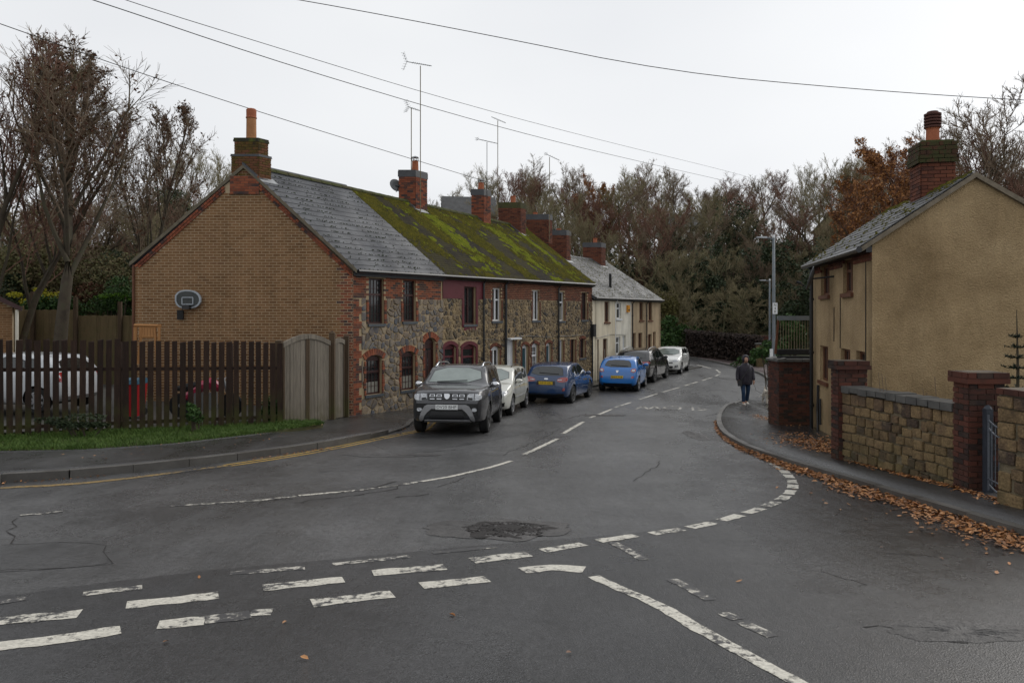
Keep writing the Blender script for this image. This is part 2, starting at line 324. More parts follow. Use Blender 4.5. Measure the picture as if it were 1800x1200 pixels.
# ------------------------------------------------------------------ mesh helpers
class MB:
    def __init__(s): s.v = []; s.f = []; s.mi = []; s.cur = 0
    def add(s, vs, fs):
        o = len(s.v); s.v.extend([tuple(p) for p in vs]); s.f.extend([tuple(i + o for i in f) for f in fs]); s.mi.extend([s.cur] * len(fs))
    def hexa(s, p):      # 8 points: bottom ring 0-3, top ring 4-7
        s.add(p, [(0, 3, 2, 1), (4, 5, 6, 7), (0, 1, 5, 4), (1, 2, 6, 5), (2, 3, 7, 6), (3, 0, 4, 7)])
    def box(s, c, h, m=None):   # centre, half sizes, optional 3x3
        ps = []
        for z in (-1, 1):
            for x, y in ((-1, -1), (1, -1), (1, 1), (-1, 1)):
                p = Vector((x * h[0], y * h[1], z * h[2]))
                if m is not None: p = m @ p
                ps.append((p[0] + c[0], p[1] + c[1], p[2] + c[2]))
        s.hexa(ps)
    def fbox(s, fr, u0, u1, z0, z1, d0, d1):
        P = fr.P
        s.hexa([P(u0, z0, d1), P(u1, z0, d1), P(u1, z0, d0), P(u0, z0, d0), P(u0, z1, d1), P(u1, z1, d1), P(u1, z1, d0), P(u0, z1, d0)])
    def tube(s, pts, rad, n=6, cap=True):
        pts = [Vector(p) for p in pts]
        if not hasattr(rad, '__len__'): rad = [rad] * len(pts)
        o = len(s.v); up = Vector((0.13, 0.21, 0.97)); rings = []
        for i, p in enumerate(pts):
            d = (pts[min(i + 1, len(pts) - 1)] - pts[max(i - 1, 0)])
            if d.length < 1e-9: d = Vector((0, 0, 1))
            d.normalize()
            a = d.cross(up)
            if a.length < 1e-3: a = d.cross(Vector((1, 0, 0)))
            a.normalize(); b = d.cross(a)
            for k in range(n):
                t = 2 * math.pi * k / n
                q = p + (a * math.cos(t) + b * math.sin(t)) * rad[i]
                s.v.append((q.x, q.y, q.z))
        for i in range(len(pts) - 1):
            for k in range(n):
                k2 = (k + 1) % n
                s.f.append((o + i * n + k, o + i * n + k2, o + (i + 1) * n + k2, o + (i + 1) * n + k)); s.mi.append(s.cur)
        if cap:
            s.f.append(tuple(o + k for k in range(n))[::-1]); s.mi.append(s.cur)
            s.f.append(tuple(o + (len(pts) - 1) * n + k for k in range(n))); s.mi.append(s.cur)
    def lathe(s, c, prof, n=16, ax=None):   # prof: (r, z)
        o = len(s.v)
        for r, z in prof:
            for k in range(n):
                t = 2 * math.pi * k / n
                p = Vector((r * math.cos(t), r * math.sin(t), z))
                if ax is not None: p = ax @ p
                s.v.append((c[0] + p.x, c[1] + p.y, c[2] + p.z))
        for i in range(len(prof) - 1):
            for k in range(n):
                k2 = (k + 1) % n
                s.f.append((o + i * n + k, o + i * n + k2, o + (i + 1) * n + k2, o + (i + 1) * n + k)); s.mi.append(s.cur)
        s.f.append(tuple(o + k for k in range(n))[::-1]); s.mi.append(s.cur)
        s.f.append(tuple(o + (len(prof) - 1) * n + k for k in range(n))); s.mi.append(s.cur)
    def mesh(s, name, mats, smooth=False):
        me = bpy.data.meshes.new(name)
        me.from_pydata(s.v, [], s.f)
        for m in (mats if isinstance(mats, (list, tuple)) else [mats]): me.materials.append(m)
        if any(s.mi): me.polygons.foreach_set('material_index', s.mi)
        if smooth: me.polygons.foreach_set('use_smooth', [True] * len(me.polygons))
        me.update()
        return me

WORLD = {}      # object -> Matrix in world space, kept by hand so that nothing waits for the depsgraph
def tag(o, label=None, cat=None, group=None, kind=None):
    if label: o['label'] = label
    if cat: o['category'] = cat
    if group: o['group'] = group
    if kind: o['kind'] = kind
    return o
def link(o, parent=None, world=None):
    world = world or Matrix.Identity(4)
    WORLD[o.name] = world
    if parent is not None:
        o.parent = parent
        o.matrix_basis = WORLD[parent.name].inverted() @ world
    else:
        o.matrix_basis = world
    col.objects.link(o)
    return o
def thing(name, loc, label, cat, group=None, rz=0.0, mat4=None):
    if len(label.split()) > 16: print('LONGLABEL', len(label.split()), label)
    o = bpy.data.objects.new(name, None); o.empty_display_size = 0.2
    return tag(link(o, None, mat4 or (Matrix.Translation(Vector(loc)) @ Matrix.Rotation(rz, 4, 'Z'))), label, cat, group)
def obj(name, mb, mats, parent=None, smooth=False, local=False, kind=None, label=None):
    """one mesh object; the MB is in world coordinates unless local (then it is in the parent's frame)"""
    me = mb.mesh(name, mats, smooth) if isinstance(mb, MB) else mb
    o = bpy.data.objects.new(name, me)
    link(o, parent, WORLD[parent.name] if (local and parent is not None) else None)
    if kind: o['kind'] = kind
    if label: o['label'] = label
    return o
UNIT = {}
def unit_piece(mat, jag=0.0, var=0):
    """a shared brick / slate / board mesh one unit on a side; slightly uneven"""
    key = (mat.name, jag, var)
    if key not in UNIT:
        r = random.Random(hash(key[1]) + var)
        mb = MB(); mb.box((0, 0, 0), (0.5, 0.5, 0.5))
        mb.v = [(x + r.uniform(-jag, jag), y + r.uniform(-jag, jag) * 0.5, z + r.uniform(-jag, jag)) for x, y, z in mb.v]
        UNIT[key] = mb.mesh('piece_' + mat.name, mat)
    return UNIT[key]
def piece(name, mat, parent, centre, ax, size, jag=0.0, var=0):
    """ax: three axis vectors; size along them"""
    o = bpy.data.objects.new(name, unit_piece(mat, jag, var))
    m = Matrix((
        (ax[0][0] * size[0], ax[1][0] * size[1], ax[2][0] * size[2], centre[0]),
        (ax[0][1] * size[0], ax[1][1] * size[1], ax[2][1] * size[2], centre[1]),
        (ax[0][2] * size[0], ax[1][2] * size[1], ax[2][2] * size[2], centre[2]),
        (0, 0, 0, 1)))
    return link(o, parent, m)
def pieces(name, mat, parent, lst, jag=0.0, limit=300, label=None, key=None):
    """lst of (centre, axes, size): the nearest `limit` become parts, the rest ONE part of kind stuff"""
    lst = sorted(lst, key=key or (lambda t: t[0][0] ** 2 + t[0][1] ** 2 + t[0][2] ** 2))
    for i, (c, ax, s) in enumerate(lst[:limit]): piece(name, mat, parent, c, ax, s, jag, i % 5)
    if len(lst) > limit:
        mb = MB()
        for c, ax, s in lst[limit:]:
            m = Matrix((ax[0], ax[1], ax[2])).transposed()
            mb.box(c, (s[0] / 2, s[1] / 2, s[2] / 2), m)
        obj(name + '_field', mb, mat, parent, kind='stuff')

class Frame:
    """a vertical wall plane: u along t, z up, d out along n"""
    def __init__(s, o, t, n): s.o = o; s.t = t; s.n = n; l = math.hypot(*t); s.t = (t[0] / l, t[1] / l); l = math.hypot(*n); s.n = (n[0] / l, n[1] / l)
    def P(s, u, z, d=0.0): return (s.o[0] + s.t[0] * u + s.n[0] * d, s.o[1] + s.t[1] * u + s.n[1] * d, z)
    def ax(s): return ((s.t[0], s.t[1], 0), (s.n[0], s.n[1], 0), (0, 0, 1))
    def u_of(s, px):       # wall coordinate seen at photo column px
        k = (px - 900) / FPX
        return (k * s.o[1] - s.o[0]) / (s.t[0] - k * s.t[1])
    def z_of(s, px, py):
        u = s.u_of(px); return (HOR - py) / FPX * (s.o[1] + s.t[1] * u)

# ------------------------------------------------------------------ the lie of the land (camera at z = 0)
_ky = [-40, -10, 0, 4, 6.6, 10, 14, 18, 23, 28, 36, 45, 60, 90, 300]
_kz = [-0.4, -0.95, -1.62, -2.03, -2.28, -2.5, -2.72, -2.88, -3.15, -3.33, -3.40, -3.46, -3.55, -3.6, -3.6]
_ys = np.arange(-40, 300, 0.25)
_zs = np.interp(_ys, _ky, _kz)
_k = np.hanning(17); _k /= _k.sum()
_zs = np.convolve(np.pad(_zs, 8, mode='edge'), _k, mode='valid')
def gz(x, y):
    t = (y + 40) / 0.25
    i = int(t)
    if i < 0: return float(_zs[0])
    if i >= len(_zs) - 1: return float(_zs[-1])
    f = t - i
    return float(_zs[i] * (1 - f) + _zs[i + 1] * f)
def G(px, py, off=0.0):
    """ground point seen at photo pixel (px, py)"""
    k = (py - HOR) / FPX
    a, b = 1.0, 140.0
    for _ in range(48):
        m = (a + b) / 2
        if k * m + gz(0, m) + off > 0: b = m
        else: a = m
    return ((px - 900) / FPX * a, a)
def sm(t): t = max(0.0, min(1.0, t)); return t * t * (3 - 2 * t)
def hillz(x, y):
    z = gz(x, y)
    z += 9.5 * sm((y - 60) / 55) * sm((x + 75) / 55)
    z += 4.5 * sm((x - 17) / 22) * sm((y - 24) / 26)
    z += 9.0 * sm((-x - 12) / 25) * sm((y - 34) / 45)
    if y > 48: z += 0.9 * noise.noise(Vector((x * 0.09, y * 0.09, 3))) * sm((y - 60) / 10)
    return z
def resample(pts, step):
    out = [pts[0]]
    for a, b in zip(pts, pts[1:]):
        l = math.dist(a, b); n = max(1, int(round(l / step)))
        for i in range(1, n + 1): out.append(tuple(a[j] + (b[j] - a[j]) * i / n for j in range(len(a))))
    return out
def smooth_line(pts, it=2):
    for _ in range(it):
        q = [pts[0]]
        for a, b in zip(pts, pts[1:]):
            q.append(tuple(a[j] * .75 + b[j] * .25 for j in range(len(a)))); q.append(tuple(a[j] * .25 + b[j] * .75 for j in range(len(a))))
        q.append(pts[-1]); pts = q
    return pts
def even(pts, n):
    d = [0]
    for a, b in zip(pts, pts[1:]): d.append(d[-1] + math.dist(a, b))
    out = []
    for i in range(n):
        t = d[-1] * i / (n - 1)
        j = max(0, min(len(pts) - 2, int(np.searchsorted(d, t, side='right')) - 1))
        f = 0 if d[j + 1] == d[j] else (t - d[j]) / (d[j + 1] - d[j])
        out.append(tuple(pts[j][k] + (pts[j + 1][k] - pts[j][k]) * f for k in range(len(pts[j]))))
    return out
def plen(pts): return sum(math.dist(a, b) for a, b in zip(pts, pts[1:]))
def grid_sheet(x0, x1, y0, y1, step, zf):
    mb = MB(); nx = int((x1 - x0) / step) + 1; ny = int((y1 - y0) / step) + 1
    for j in range(ny):
        for i in range(nx):
            x = x0 + i * step; y = y0 + j * step
            mb.v.append((x, y, zf(x, y)))
    for j in range(ny - 1):
        for i in range(nx - 1):
            a = j * nx + i
            mb.f.append((a, a + 1, a + nx + 1, a + nx)); mb.mi.append(0)
    return mb
def ladder(A, B, zoff, n, m, skirt=0.3):
    """a sheet between polylines A and B following the ground, with skirts along both"""
    A = even(A, n); B = even(B, n); mb = MB()
    for i in range(n):
        for j in range(m + 1):
            f = j / m; x = A[i][0] + (B[i][0] - A[i][0]) * f; y = A[i][1] + (B[i][1] - A[i][1]) * f
            zo = zoff(x, y, i / (n - 1)) if callable(zoff) else zoff
            mb.v.append((x, y, gz(x, y) + zo))
    for i in range(n - 1):
        for j in range(m):
            a = i * (m + 1) + j
            mb.f.append((a, a + 1, a + m + 2, a + m + 1)); mb.mi.append(0)
    for j in (0, m):
        o = len(mb.v)
        for i in range(n):
            p = mb.v[i * (m + 1) + j]; mb.v.append((p[0], p[1], p[2] - skirt))
        for i in range(n - 1):
            mb.f.append((i * (m + 1) + j, (i + 1) * (m + 1) + j, o + i + 1, o + i)); mb.mi.append(0)
    return mb
def ribbon(mb, pts, w, off=0.004, w2=None, jit=0.0, step=0.09):
    pts = resample(pts, step); n = len(pts); o = len(mb.v)
    for i, p in enumerate(pts):
        a = pts[max(0, i - 1)]; b = pts[min(n - 1, i + 1)]
        dx, dy = b[0] - a[0], b[1] - a[1]; l = math.hypot(dx, dy) or 1
        ww = (w + ((w2 if w2 is not None else w) - w) * i / max(1, n - 1)) / 2
        for s in (-1, 1):
            k = ww * (1 + rnd.uniform(-jit, jit))
            x = p[0] - dy / l * k * s; y = p[1] + dx / l * k * s
            mb.v.append((x, y, gz(x, y) + off))
    for i in range(n - 1):
        mb.f.append((o + 2 * i, o + 2 * i + 1, o + 2 * i + 3, o + 2 * i + 2)); mb.mi.append(0)
# ------------------------------------------------------------------ ground, road, pavements
mb = grid_sheet(-170, 170, -30, 230, 2.0, lambda x, y: hillz(x, y) - (0.35 if (abs(x) < 30 and y < 66) else 0.0))
tag(obj('ground', mb, m_ground, smooth=True), kind='structure')
mb = grid_sheet(-34, 34, -10, 66, 0.5, lambda x, y: gz(x, y))
tag(obj('road', mb, m_road, smooth=True), kind='structure')

FAC_O = (-4.79, 22.3)
FAC = Frame(FAC_O, (0.5294, 0.8483), (0.8483, -0.5294))
kerbL = [G(-420, 880, .1), G(-150, 862, .1), G(0, 846, .0), G(90, 843), G(200, 834), G(340, 819), G(480, 801), G(580, 786), G(655, 771), (-2.62, 18.75), (-2.78, 20.3), (-2.45, 22.6), (-1.62, 25.05)]
for u in (8, 14, 20, 26, 30): kerbL.append(FAC.P(u, 0, 1.2)[:2])
kerbL = smooth_line(kerbL, 1)
def hkL(x, y):
    # full height along the verge, dropped at the crossing in front of the gate, low along the cottages
    if y < 10.5 and x < -8.2: return 0.05
    return 0.115 - 0.085 * sm((y - 16.6) / 1.4) + 0.05 * sm((y - 24) / 3)
innerL = [G(-420, 800, .1), G(-150, 795, .1), G(0, 793, .1), G(150, 790, .1), G(300, 780, .1), G(450, 763, .1), G(540, 748, .1), (-5.6, 20.6), (-4.9, 22.2)]
for u in (3, 8, 14, 20, 26, 30): innerL.append(FAC.P(u, 0, -0.1)[:2])
def offset_line(pts, d):
    out = []
    for i, p in enumerate(pts):
        a = pts[max(0, i - 1)]; b = pts[min(len(pts) - 1, i + 1)]
        dx, dy = b[0] - a[0], b[1] - a[1]; l = math.hypot(dx, dy) or 1
        out.append((p[0] - dy / l * d, p[1] + dx / l * d))
    return out
obj('pavement', ladder(offset_line(even(kerbL, 120), 0.11), innerL, lambda x, y, f: hkL(x, y) - 0.004, 140, 8), m_pave, smooth=True, kind='structure')
def kerb_stones(line, hf, parent_label, side, length=0.9):
    t = bpy.data.objects.new('kerb', None)
    link(t, None, Matrix.Translation(Vector((line[0][0], line[0][1], gz(*line[0])))))
    t['kind'] = 'structure'
    n = max(2, int(plen(line) / length)); pts = even(line, n + 1); L = []
    for i in range(n):
        a, b = pts[i], pts[i + 1]
        d = Vector((b[0] - a[0], b[1] - a[1], gz(*b) - gz(*a)))
        ln = d.length; d.normalize()
        nx = Vector((-d.y, d.x, 0)).normalized() * side
        c = Vector(((a[0] + b[0]) / 2, (a[1] + b[1]) / 2, (gz(*a) + gz(*b)) / 2)) + nx * 0.06
        h = hf(c.x, c.y)
        c.z += h - 0.12 + rnd.uniform(-.003, .003)
        up = d.cross(nx) * (1 if d.cross(nx).z > 0 else -1)
        L.append((tuple(c), (tuple(d), tuple(nx), tuple(up)), (ln - 0.012, 0.125, 0.25)))
    pieces('kerbstone', m_kerb, t, L, jag=0.01)
kerb_stones(kerbL, lambda x, y: hkL(x, y) + 0.008, 'left', 1)

kerbR = [G(1305, 704, .0), G(1290, 706, .05), G(1268, 714, .1), G(1258, 733, .1), G(1264, 757, .1), G(1300, 779, .1), G(1350, 797, .1), G(1400, 812, .1), G(1500, 842, .1), G(1650, 888, .1), G(1800, 930, .1), G(2000, 995, .1), G(2300, 1090, .1)]
kerbR = smooth_line(kerbR, 2)
innerR = [(p[0] + 9 * min(1, 0.6 + i / 10), p[1] + 1.0) for i, p in enumerate(even(kerbR, 12))]
innerR[0] = (16.0, 27.5); innerR[1] = (16.3, 26.4)
hkR = lambda x, y: 0.1 - 0.07 * sm((y - 25.6) / 1.5)
obj('pavement', ladder(offset_line(even(kerbR, 120), 0.11), innerR, lambda x, y, f: hkR(x, y) - 0.004, 140, 14), m_pave, smooth=True, kind='structure')
kerb_stones(kerbR, lambda x, y: hkR(x, y) + 0.008, 'right', 1)
# far pavement, curving round the outside of the bend
kerbF = [G(1352, 672), G(1343, 661), G(1320, 652), G(1290, 645), (G(1250, 636)), G(1215, 629), G(1180, 623.5), G(1120, 618), G(1000, 612)]
kerbF = smooth_line(kerbF, 2)
innerF = [(20.5, 40.5), (21, 47), G(1330, 641), G(1290, 633), G(1240, 624), G(1200, 617), G(1150, 611), G(1080, 607), G(980, 604)]
obj('pavement', ladder(offset_line(even(kerbF, 80), -0.1), innerF, 0.1, 90, 6), m_pave_red, smooth=True, kind='structure')
kerb_stones(kerbF, lambda x, y: 0.11, 'far', -1, 1.4)

# grass verge under the fence
fA = G(-260, 777, .12); fB = G(0, 769, .12); fC = G(492, 746, .12)
fenceline = [fA, fB, G(250, 757, .12), fC]
vin = [G(-420, 800, .1), G(-150, 795, .1), G(0, 793, .1), G(150, 790, .1), G(300, 780, .1), G(450, 763, .1), G(540, 750, .1), G(568, 746, .1)]
vout = [(fA[0] - 2, fA[1] + 1.5)] + [(p[0] - .3, p[1] + 0.9) for p in fenceline] + [G(560, 742, .1)]
def verge_z(x, y, f): return 0.125 + 0.05 * noise.noise(Vector((x, y, 0))) * 1.0
obj('verge_soil', ladder(vin, vout, lambda x, y, f: 0.12 + 0.03 * noise.noise(Vector((x, y, 0))), 80, 8), m_ground, smooth=True, kind='structure')
mb = MB()
Av = even(vin, 200); Bv = even(vout, 200)
rg = random.Random(3)
def blade(mb, x, y, z, h, w, lean):
    a = rg.uniform(0, 6.28); dx, dy = math.cos(a) * w, math.sin(a) * w
    b = rg.uniform(0, 6.28); lx, ly = math.cos(b) * lean * h, math.sin(b) * lean * h
    o = len(mb.v)
    mb.v += [(x - dx, y - dy, z), (x + dx, y + dy, z), (x + lx * .4 + dx * .6, y + ly * .4 + dy * .6, z + h * .6), (x + lx * .4 - dx * .6, y + ly * .4 - dy * .6, z + h * .6), (x + lx, y + ly, z + h)]
    mb.f += [(o, o + 1, o + 2, o + 3), (o + 3, o + 2, o + 4)]; mb.mi += [0, 0]
for _ in range(46000):
    f = rg.random(); g = rg.random() ** 1.15 * 0.8 - 0.015; i = int(f * 199)
    x = Av[i][0] + (Bv[i][0] - Av[i][0]) * g + rg.uniform(-.06, .06); y = Av[i][1] + (Bv[i][1] - Av[i][1]) * g + rg.uniform(-.06, .06)
    cl = noise.noise(Vector((x * 2.2, y * 2.2, 5)))
    h = (0.055 + 0.05 * cl + rg.uniform(-.02, .04)) * (1 + 1.2 * max(0, g - 0.42))
    if h < 0.02: continue
    blade(mb, x, y, gz(x, y) + 0.115, h, 0.006, 0.7)
tag(obj('verge_grass', mb, m_grass), 'short green grass of the verge below the slatted wooden fence', 'grass', kind='stuff')

# yard behind the fence (a little higher than the pavement)
mb = MB()
ya = [(-45, 14)] + [(p[0] - .1, p[1] + .35) for p in fenceline] + [(-5.6, 21.2), (-4.9, 22.35)]
yb = [(-45, 46), (-40, 46), (-34, 46), (-26, 46), (-20, 46), (-14, 46), (-8.6, 46)]
A_ = even(ya, 40); B_ = even(yb, 40)
for i in range(40):
    for j in range(12):
        f = j / 11
        x = A_[i][0] + (B_[i][0] - A_[i][0]) * f; y = A_[i][1] + (B_[i][1] - A_[i][1]) * f
        mb.v.append((x, y, -2.62 + min(.0, 0) - 0.3 * sm((i - 30) / 9)))
for i in range(39):
    for j in range(11):
        a = i * 12 + j; mb.f.append((a, a + 1, a + 13, a + 12)); mb.mi.append(0)
tag(obj('yard', mb, m_yard), kind='structure')

# darker surfacing of the side road, patches
def sheet_poly(pts, mat, name, off, step=.45):
    pts = resample(list(pts) + [pts[0]], step)[:-1]; n = len(pts); P = list(pts)
    x0, x1 = min(p[0] for p in pts), max(p[0] for p in pts); y0, y1 = min(p[1] for p in pts), max(p[1] for p in pts)
    y = y0 + step / 2
    while y < y1:
        x = x0 + step / 2
        while x < x1: P.append((x + .01 * math.sin(y * 9), y)); x += step
        y += step
    vs, es, fs, *_ = delaunay_2d_cdt([Vector(p) for p in P], [], [list(range(n))], 1, 1e-5)
    m = MB(); m.v = [(v.x, v.y, gz(v.x, v.y) + off) for v in vs]; m.f = [tuple(f) for f in fs]; m.mi = [0] * len(m.f)
    return obj(name, m, mat, smooth=True, kind='structure')
side_poly = [G(-700, 1075), G(0, 1050), G(145, 1028), G(400, 998), G(585, 983), G(870, 955), G(1060, 942), G(1170, 930), G(1285, 906), G(1350, 886), G(1385, 866), G(1388, 845), G(1372, 826), G(1345, 808), G(1300, 787)]
side_poly = smooth_line(side_poly, 1) + [(p[0] + .02, p[1]) for p in even(kerbR, 60) if p[1] < G(1300, 787)[1]] + [(9, -4), (-9, -4)]
sheet_poly(side_poly, m_side, 'side_road', 0.002)
sheet_poly([G(-60, 962), G(60, 955), G(186, 949), G(190, 992), G(60, 1002), G(-60, 1008)], m_patch_rect, 'road_patch', 0.003, .3)
sheet_poly([G(640, 775), G(720, 765), G(1000, 735), G(1010, 745), G(860, 775), G(700, 800)], m_patch_rect, 'road_patch', 0.003, .3)

# ---- painted markings
def mk(name, segs, mat, off=0.0052):
    t = bpy.data.objects.new(name, None); link(t); t['kind'] = 'structure'
    for pts, w in segs:
        mb = MB(); ribbon(mb, pts, w, off, jit=0.16 if off < .0055 and 'yellow' not in name else 0.08); obj('dash', mb, mat, t)
Gp = lambda L: [G(*p) for p in L]
mk('centre_line', [(Gp(p), w) for p, w in [
    ([(525, 871), (627, 862)], .09), ([(711, 851), (790, 838), (860, 822), (899, 810)], .09), ([(921, 799), (980, 771)], .1),
    ([(990, 762), (1010, 750), (1026, 741)], .11), ([(1037, 734), (1075, 719)], .1), ([(1081, 716), (1109, 707)], .1), ([(1124, 702), (1156, 691.5)], .1),
    ([(1165, 689), (1195, 680.5)], .1), ([(1203, 678), (1226, 671)], .1), ([(1234, 669), (1252, 663)], .1), ([(1257.5, 661), (1266, 657)], .1),
    ([(1266, 655), (1259, 649.5)], .12), ([(1250, 647.5), (1225, 641)], .12)]], m_paint)
mk('worn_centre_line', [(Gp(p), .09) for p in [[(300, 889), (385, 884)], [(385, 884), (460, 879), (520, 872)], [(35, 906), (110, 899)], [(1348, 689), (1330, 700)], [(600, 865), (700, 853)]]], m_paint_worn)
dot = [(1360, 815), (1370, 821.5), (1379, 829), (1387, 837), (1392, 846), (1393, 855), (1389, 865), (1377, 875), (1356, 886), (1325, 897.5), (1285, 909.8), (1233, 923), (1172, 934), (1085, 946), (990, 962)]
segs = []
dots = [G(*p) for p in dot]
for i, p in enumerate(dots):
    a = dots[max(0, i - 1)]; b = dots[min(len(dots) - 1, i + 1)]
    dx, dy = (b[0] - a[0]), (b[1] - a[1]); l = math.hypot(dx, dy)
    hl = 0.30 if i > 6 else 0.27
    if i > 10: hl = 0.33
    hl = min(hl, 0.36 * l / (2 if 0 < i < len(dots) - 1 else 1))
    segs.append(([(p[0] - dx / l * hl, p[1] - dy / l * hl), (p[0] + dx / l * hl, p[1] + dy / l * hl)], 0.15))
mk('edge_line_dashes', segs, m_paint)
mk('give_way_line', [(Gp(p), w) for p, w in [
    ([(829, 985), (930, 974)], .2), ([(655, 1007), (783, 997)], .2), ([(462, 1033), (604, 1019)], .2), ([(222, 1064), (384, 1046)], .2), ([(-70, 1098), (140, 1079)], .2),
    ([(918, 1003), (970, 997), (1027, 1001)], .2), ([(741, 1030), (857, 1018)], .2), ([(548, 1060), (690, 1044)], .2), ([(278, 1098), (360, 1090)], .2), ([(440, 1078), (478, 1076)], .15), ([(-20, 1138), (100, 1124), (212, 1107)], .2)]], m_paint)
mk('worn_give_way_line', [(Gp(p), w) for p, w in [([(360, 1090), (440, 1080)], .2), ([(404, 1008), (536, 998)], .12), ([(146, 1044), (250, 1032)], .14), ([(585, 992), (720, 978)], .1), ([(760, 972), (872, 961)], .09), ([(-10, 1060), (45, 1052)], .12)]], m_paint_worn)
mk('diagonal_line', [(Gp([(1043, 1013), (1080, 1030), (1130, 1051), (1175, 1073), (1215, 1098), (1262, 1124), (1310, 1150), (1370, 1183), (1440, 1222), (1600, 1320)]), .115)], m_paint)
mk('worn_diagonal_line', [(Gp(p), .1) for p in [[(1076, 953), (1100, 965), (1133, 984)], [(1180, 1018), (1215, 1036), (1249, 1055)], [(1270, 1077), (1296, 1089)], [(1305, 1094), (1360, 1119)]]], m_paint_worn)
yl = [(-300, 880), (0, 857), (120, 852), (250, 838), (400, 818)]
yl2 = [(400, 818), (520, 800), (600, 785), (680, 768), (745, 756)]
y1 = smooth_line(Gp(yl), 1); y2 = smooth_line(Gp(yl2), 1)
mk('faded_yellow_line', [(y1, .16)], m_paint_yel_faded)
mk('double_yellow_line', [(offset_line(y2, .09), .075), (offset_line(y2, -.09), .075), (offset_line([y2[-1], (-2.2, 20.5)], .09), .075), (offset_line([y2[-1], (-2.2, 20.5)], -.09), .075)], m_paint_yel)
# SLOW painted for traffic coming towards the camera (worn)
def text_mesh(s, size=1.0):
    cu = bpy.data.curves.new('txt', 'FONT'); cu.body = s; cu.size = size; cu.align_x = 'CENTER'
    cu.resolution_u = 3
    o = bpy.data.objects.new('txt', cu); col.objects.link(o)
    dg = bpy.context.evaluated_depsgraph_get(); dg.update()
    me = bpy.data.meshes.new_from_object(o.evaluated_get(dg))
    V = [tuple(v.co) for v in me.vertices]; F = [tuple(p.vertices) for p in me.polygons]
    bpy.data.objects.remove(o); bpy.data.curves.remove(cu); bpy.data.meshes.remove(me)
    return V, F
V, F = text_mesh('SLOW')
p0 = G(1180, 717)
xs = [v[0] for v in V]; wtxt = max(xs) - min(xs)
mb = MB(); sc = 2.35 / wtxt
ang = R(-12)
vv = []
for x, y, z in V:
    a = -x * sc; b = -(y - 0.35) * 2.1
    X = p0[0] + a * math.cos(ang) - b * math.sin(ang); Y = p0[1] + a * math.sin(ang) + b * math.cos(ang)
    vv.append((X, Y, gz(X, Y) + 0.006))
mb.add(vv, F)
tag(obj('slow_lettering', mb, m_paint_worn), kind='structure')

# cracks, patch outlines and the broken place round the drain
cr = [([(640, 862), (672, 853), (700, 846)], .06), ([(520, 884), (560, 878), (610, 873), (640, 868)], .03), ([(430, 882), (520, 876)], .03), ([(0, 958), (185, 951), (190, 990)], .02), ([(28, 910), (8, 957)], .02),
      ([(0, 1003), (80, 1000), (188, 992)], .015), ([(690, 875), (755, 869)], .03), ([(620, 872), (690, 860), (705, 852)], .03), ([(770, 855), (800, 848), (812, 838)], .02), ([(880, 800), (940, 778), (985, 752)], .02),
      ([(1110, 845), (1140, 830), (1160, 810)], .02), ([(1440, 1005), (1500, 1020), (1515, 1028)], .015), ([(1560, 970), (1655, 978)], .015), ([(1000, 735), (1032, 727)], .05), ([(950, 745), (985, 741)], .04),
      ([(1240, 731), (1262, 727)], .07), ([(1245, 685), (1280, 686), (1296, 690)], .06), ([(560, 830), (640, 826)], .02), ([(740, 795), (800, 790)], .05), ([(1520, 1100), (1600, 1110), (1700, 1135)], .02)]
mb = MB()
for p, w in cr:
    w *= .6
    q = smooth_line([G(*a) for a in p], 1)
    q = [(x + rnd.uniform(-.05, .05), y + rnd.uniform(-.05, .05)) for x, y in resample(q, .2)]
    ribbon(mb, q, w, 0.0045, jit=0.7, step=.12)
obj('road_cracks', mb, m_patch, kind='structure')
def blob(cx, cy, rx, ry, off, mat, name, seed=0, n=64, depth=0.0):
    mb = MB(); rings = 7
    mb.v.append((cx, cy, gz(cx, cy) + off - depth))
    for k in range(1, rings + 1):
        for i in range(n):
            a = 2 * math.pi * i / n
            r = (k / rings) * (1 + 0.28 * noise.noise(Vector((math.cos(a) * 2, math.sin(a) * 2, seed))) + 0.12 * noise.noise(Vector((math.cos(a) * 7, math.sin(a) * 7, seed + 4))))
            x = cx + rx * r * math.cos(a); y = cy + ry * r * math.sin(a)
            mb.v.append((x, y, gz(x, y) + off + (0.012 * rnd.random() if 1 < k < rings else 0)))
    for i in range(n): mb.f.append((0, 1 + i, 1 + (i + 1) % n)); mb.mi.append(0)
    for k in range(rings - 1):
        for i in range(n):
            i2 = (i + 1) % n; a = 1 + k * n
            mb.f.append((a + i, a + n + i, a + n + i2, a + i2)); mb.mi.append(0)
    return obj(name, mb, mat, kind='structure')
c = G(892, 931)
blob(c[0], c[1], .5, .42, 0.008, m_patch, 'broken_asphalt', 2)
m_worn_asph = road_material('worn_asphalt', 0.75, 0.5, (1.05, 1, .96), 0.7)
blob(c[0] - .1, c[1] + .05, .8, .5, 0.0045, m_worn_asph, 'worn_asphalt', 7)
for px, py, rx, ry, sd_ in [(1222, 765, .22, .9, 3), (1048, 684, .9, .6, 8), (1690, 1110, .5, .22, 5), (690, 800, .9, .25, 6), (1060, 730, .7, .3, 9)]:
    c = G(px, py); blob(c[0], c[1], rx, ry, 0.004, m_worn_asph, 'worn_asphalt', sd_)
c = G(892, 931)
t = thing('drain_cover', (c[0], c[1], gz(*c)), 'dark iron drain cover sunk in the broken asphalt in the middle of the road', 'manhole cover')
mb = MB(); mb.lathe((c[0], c[1], gz(*c) - .02), [(.13, 0), (.13, .036)], 24); obj('cover_plate', mb, m_patch, t)
mb = MB(); mb.lathe((c[0], c[1], gz(*c) - .01), [(.18, 0), (.18, .018), (.16, .024)], 24); obj('frame', mb, m_patch, t)
mb = MB(); r_c = random.Random(4)
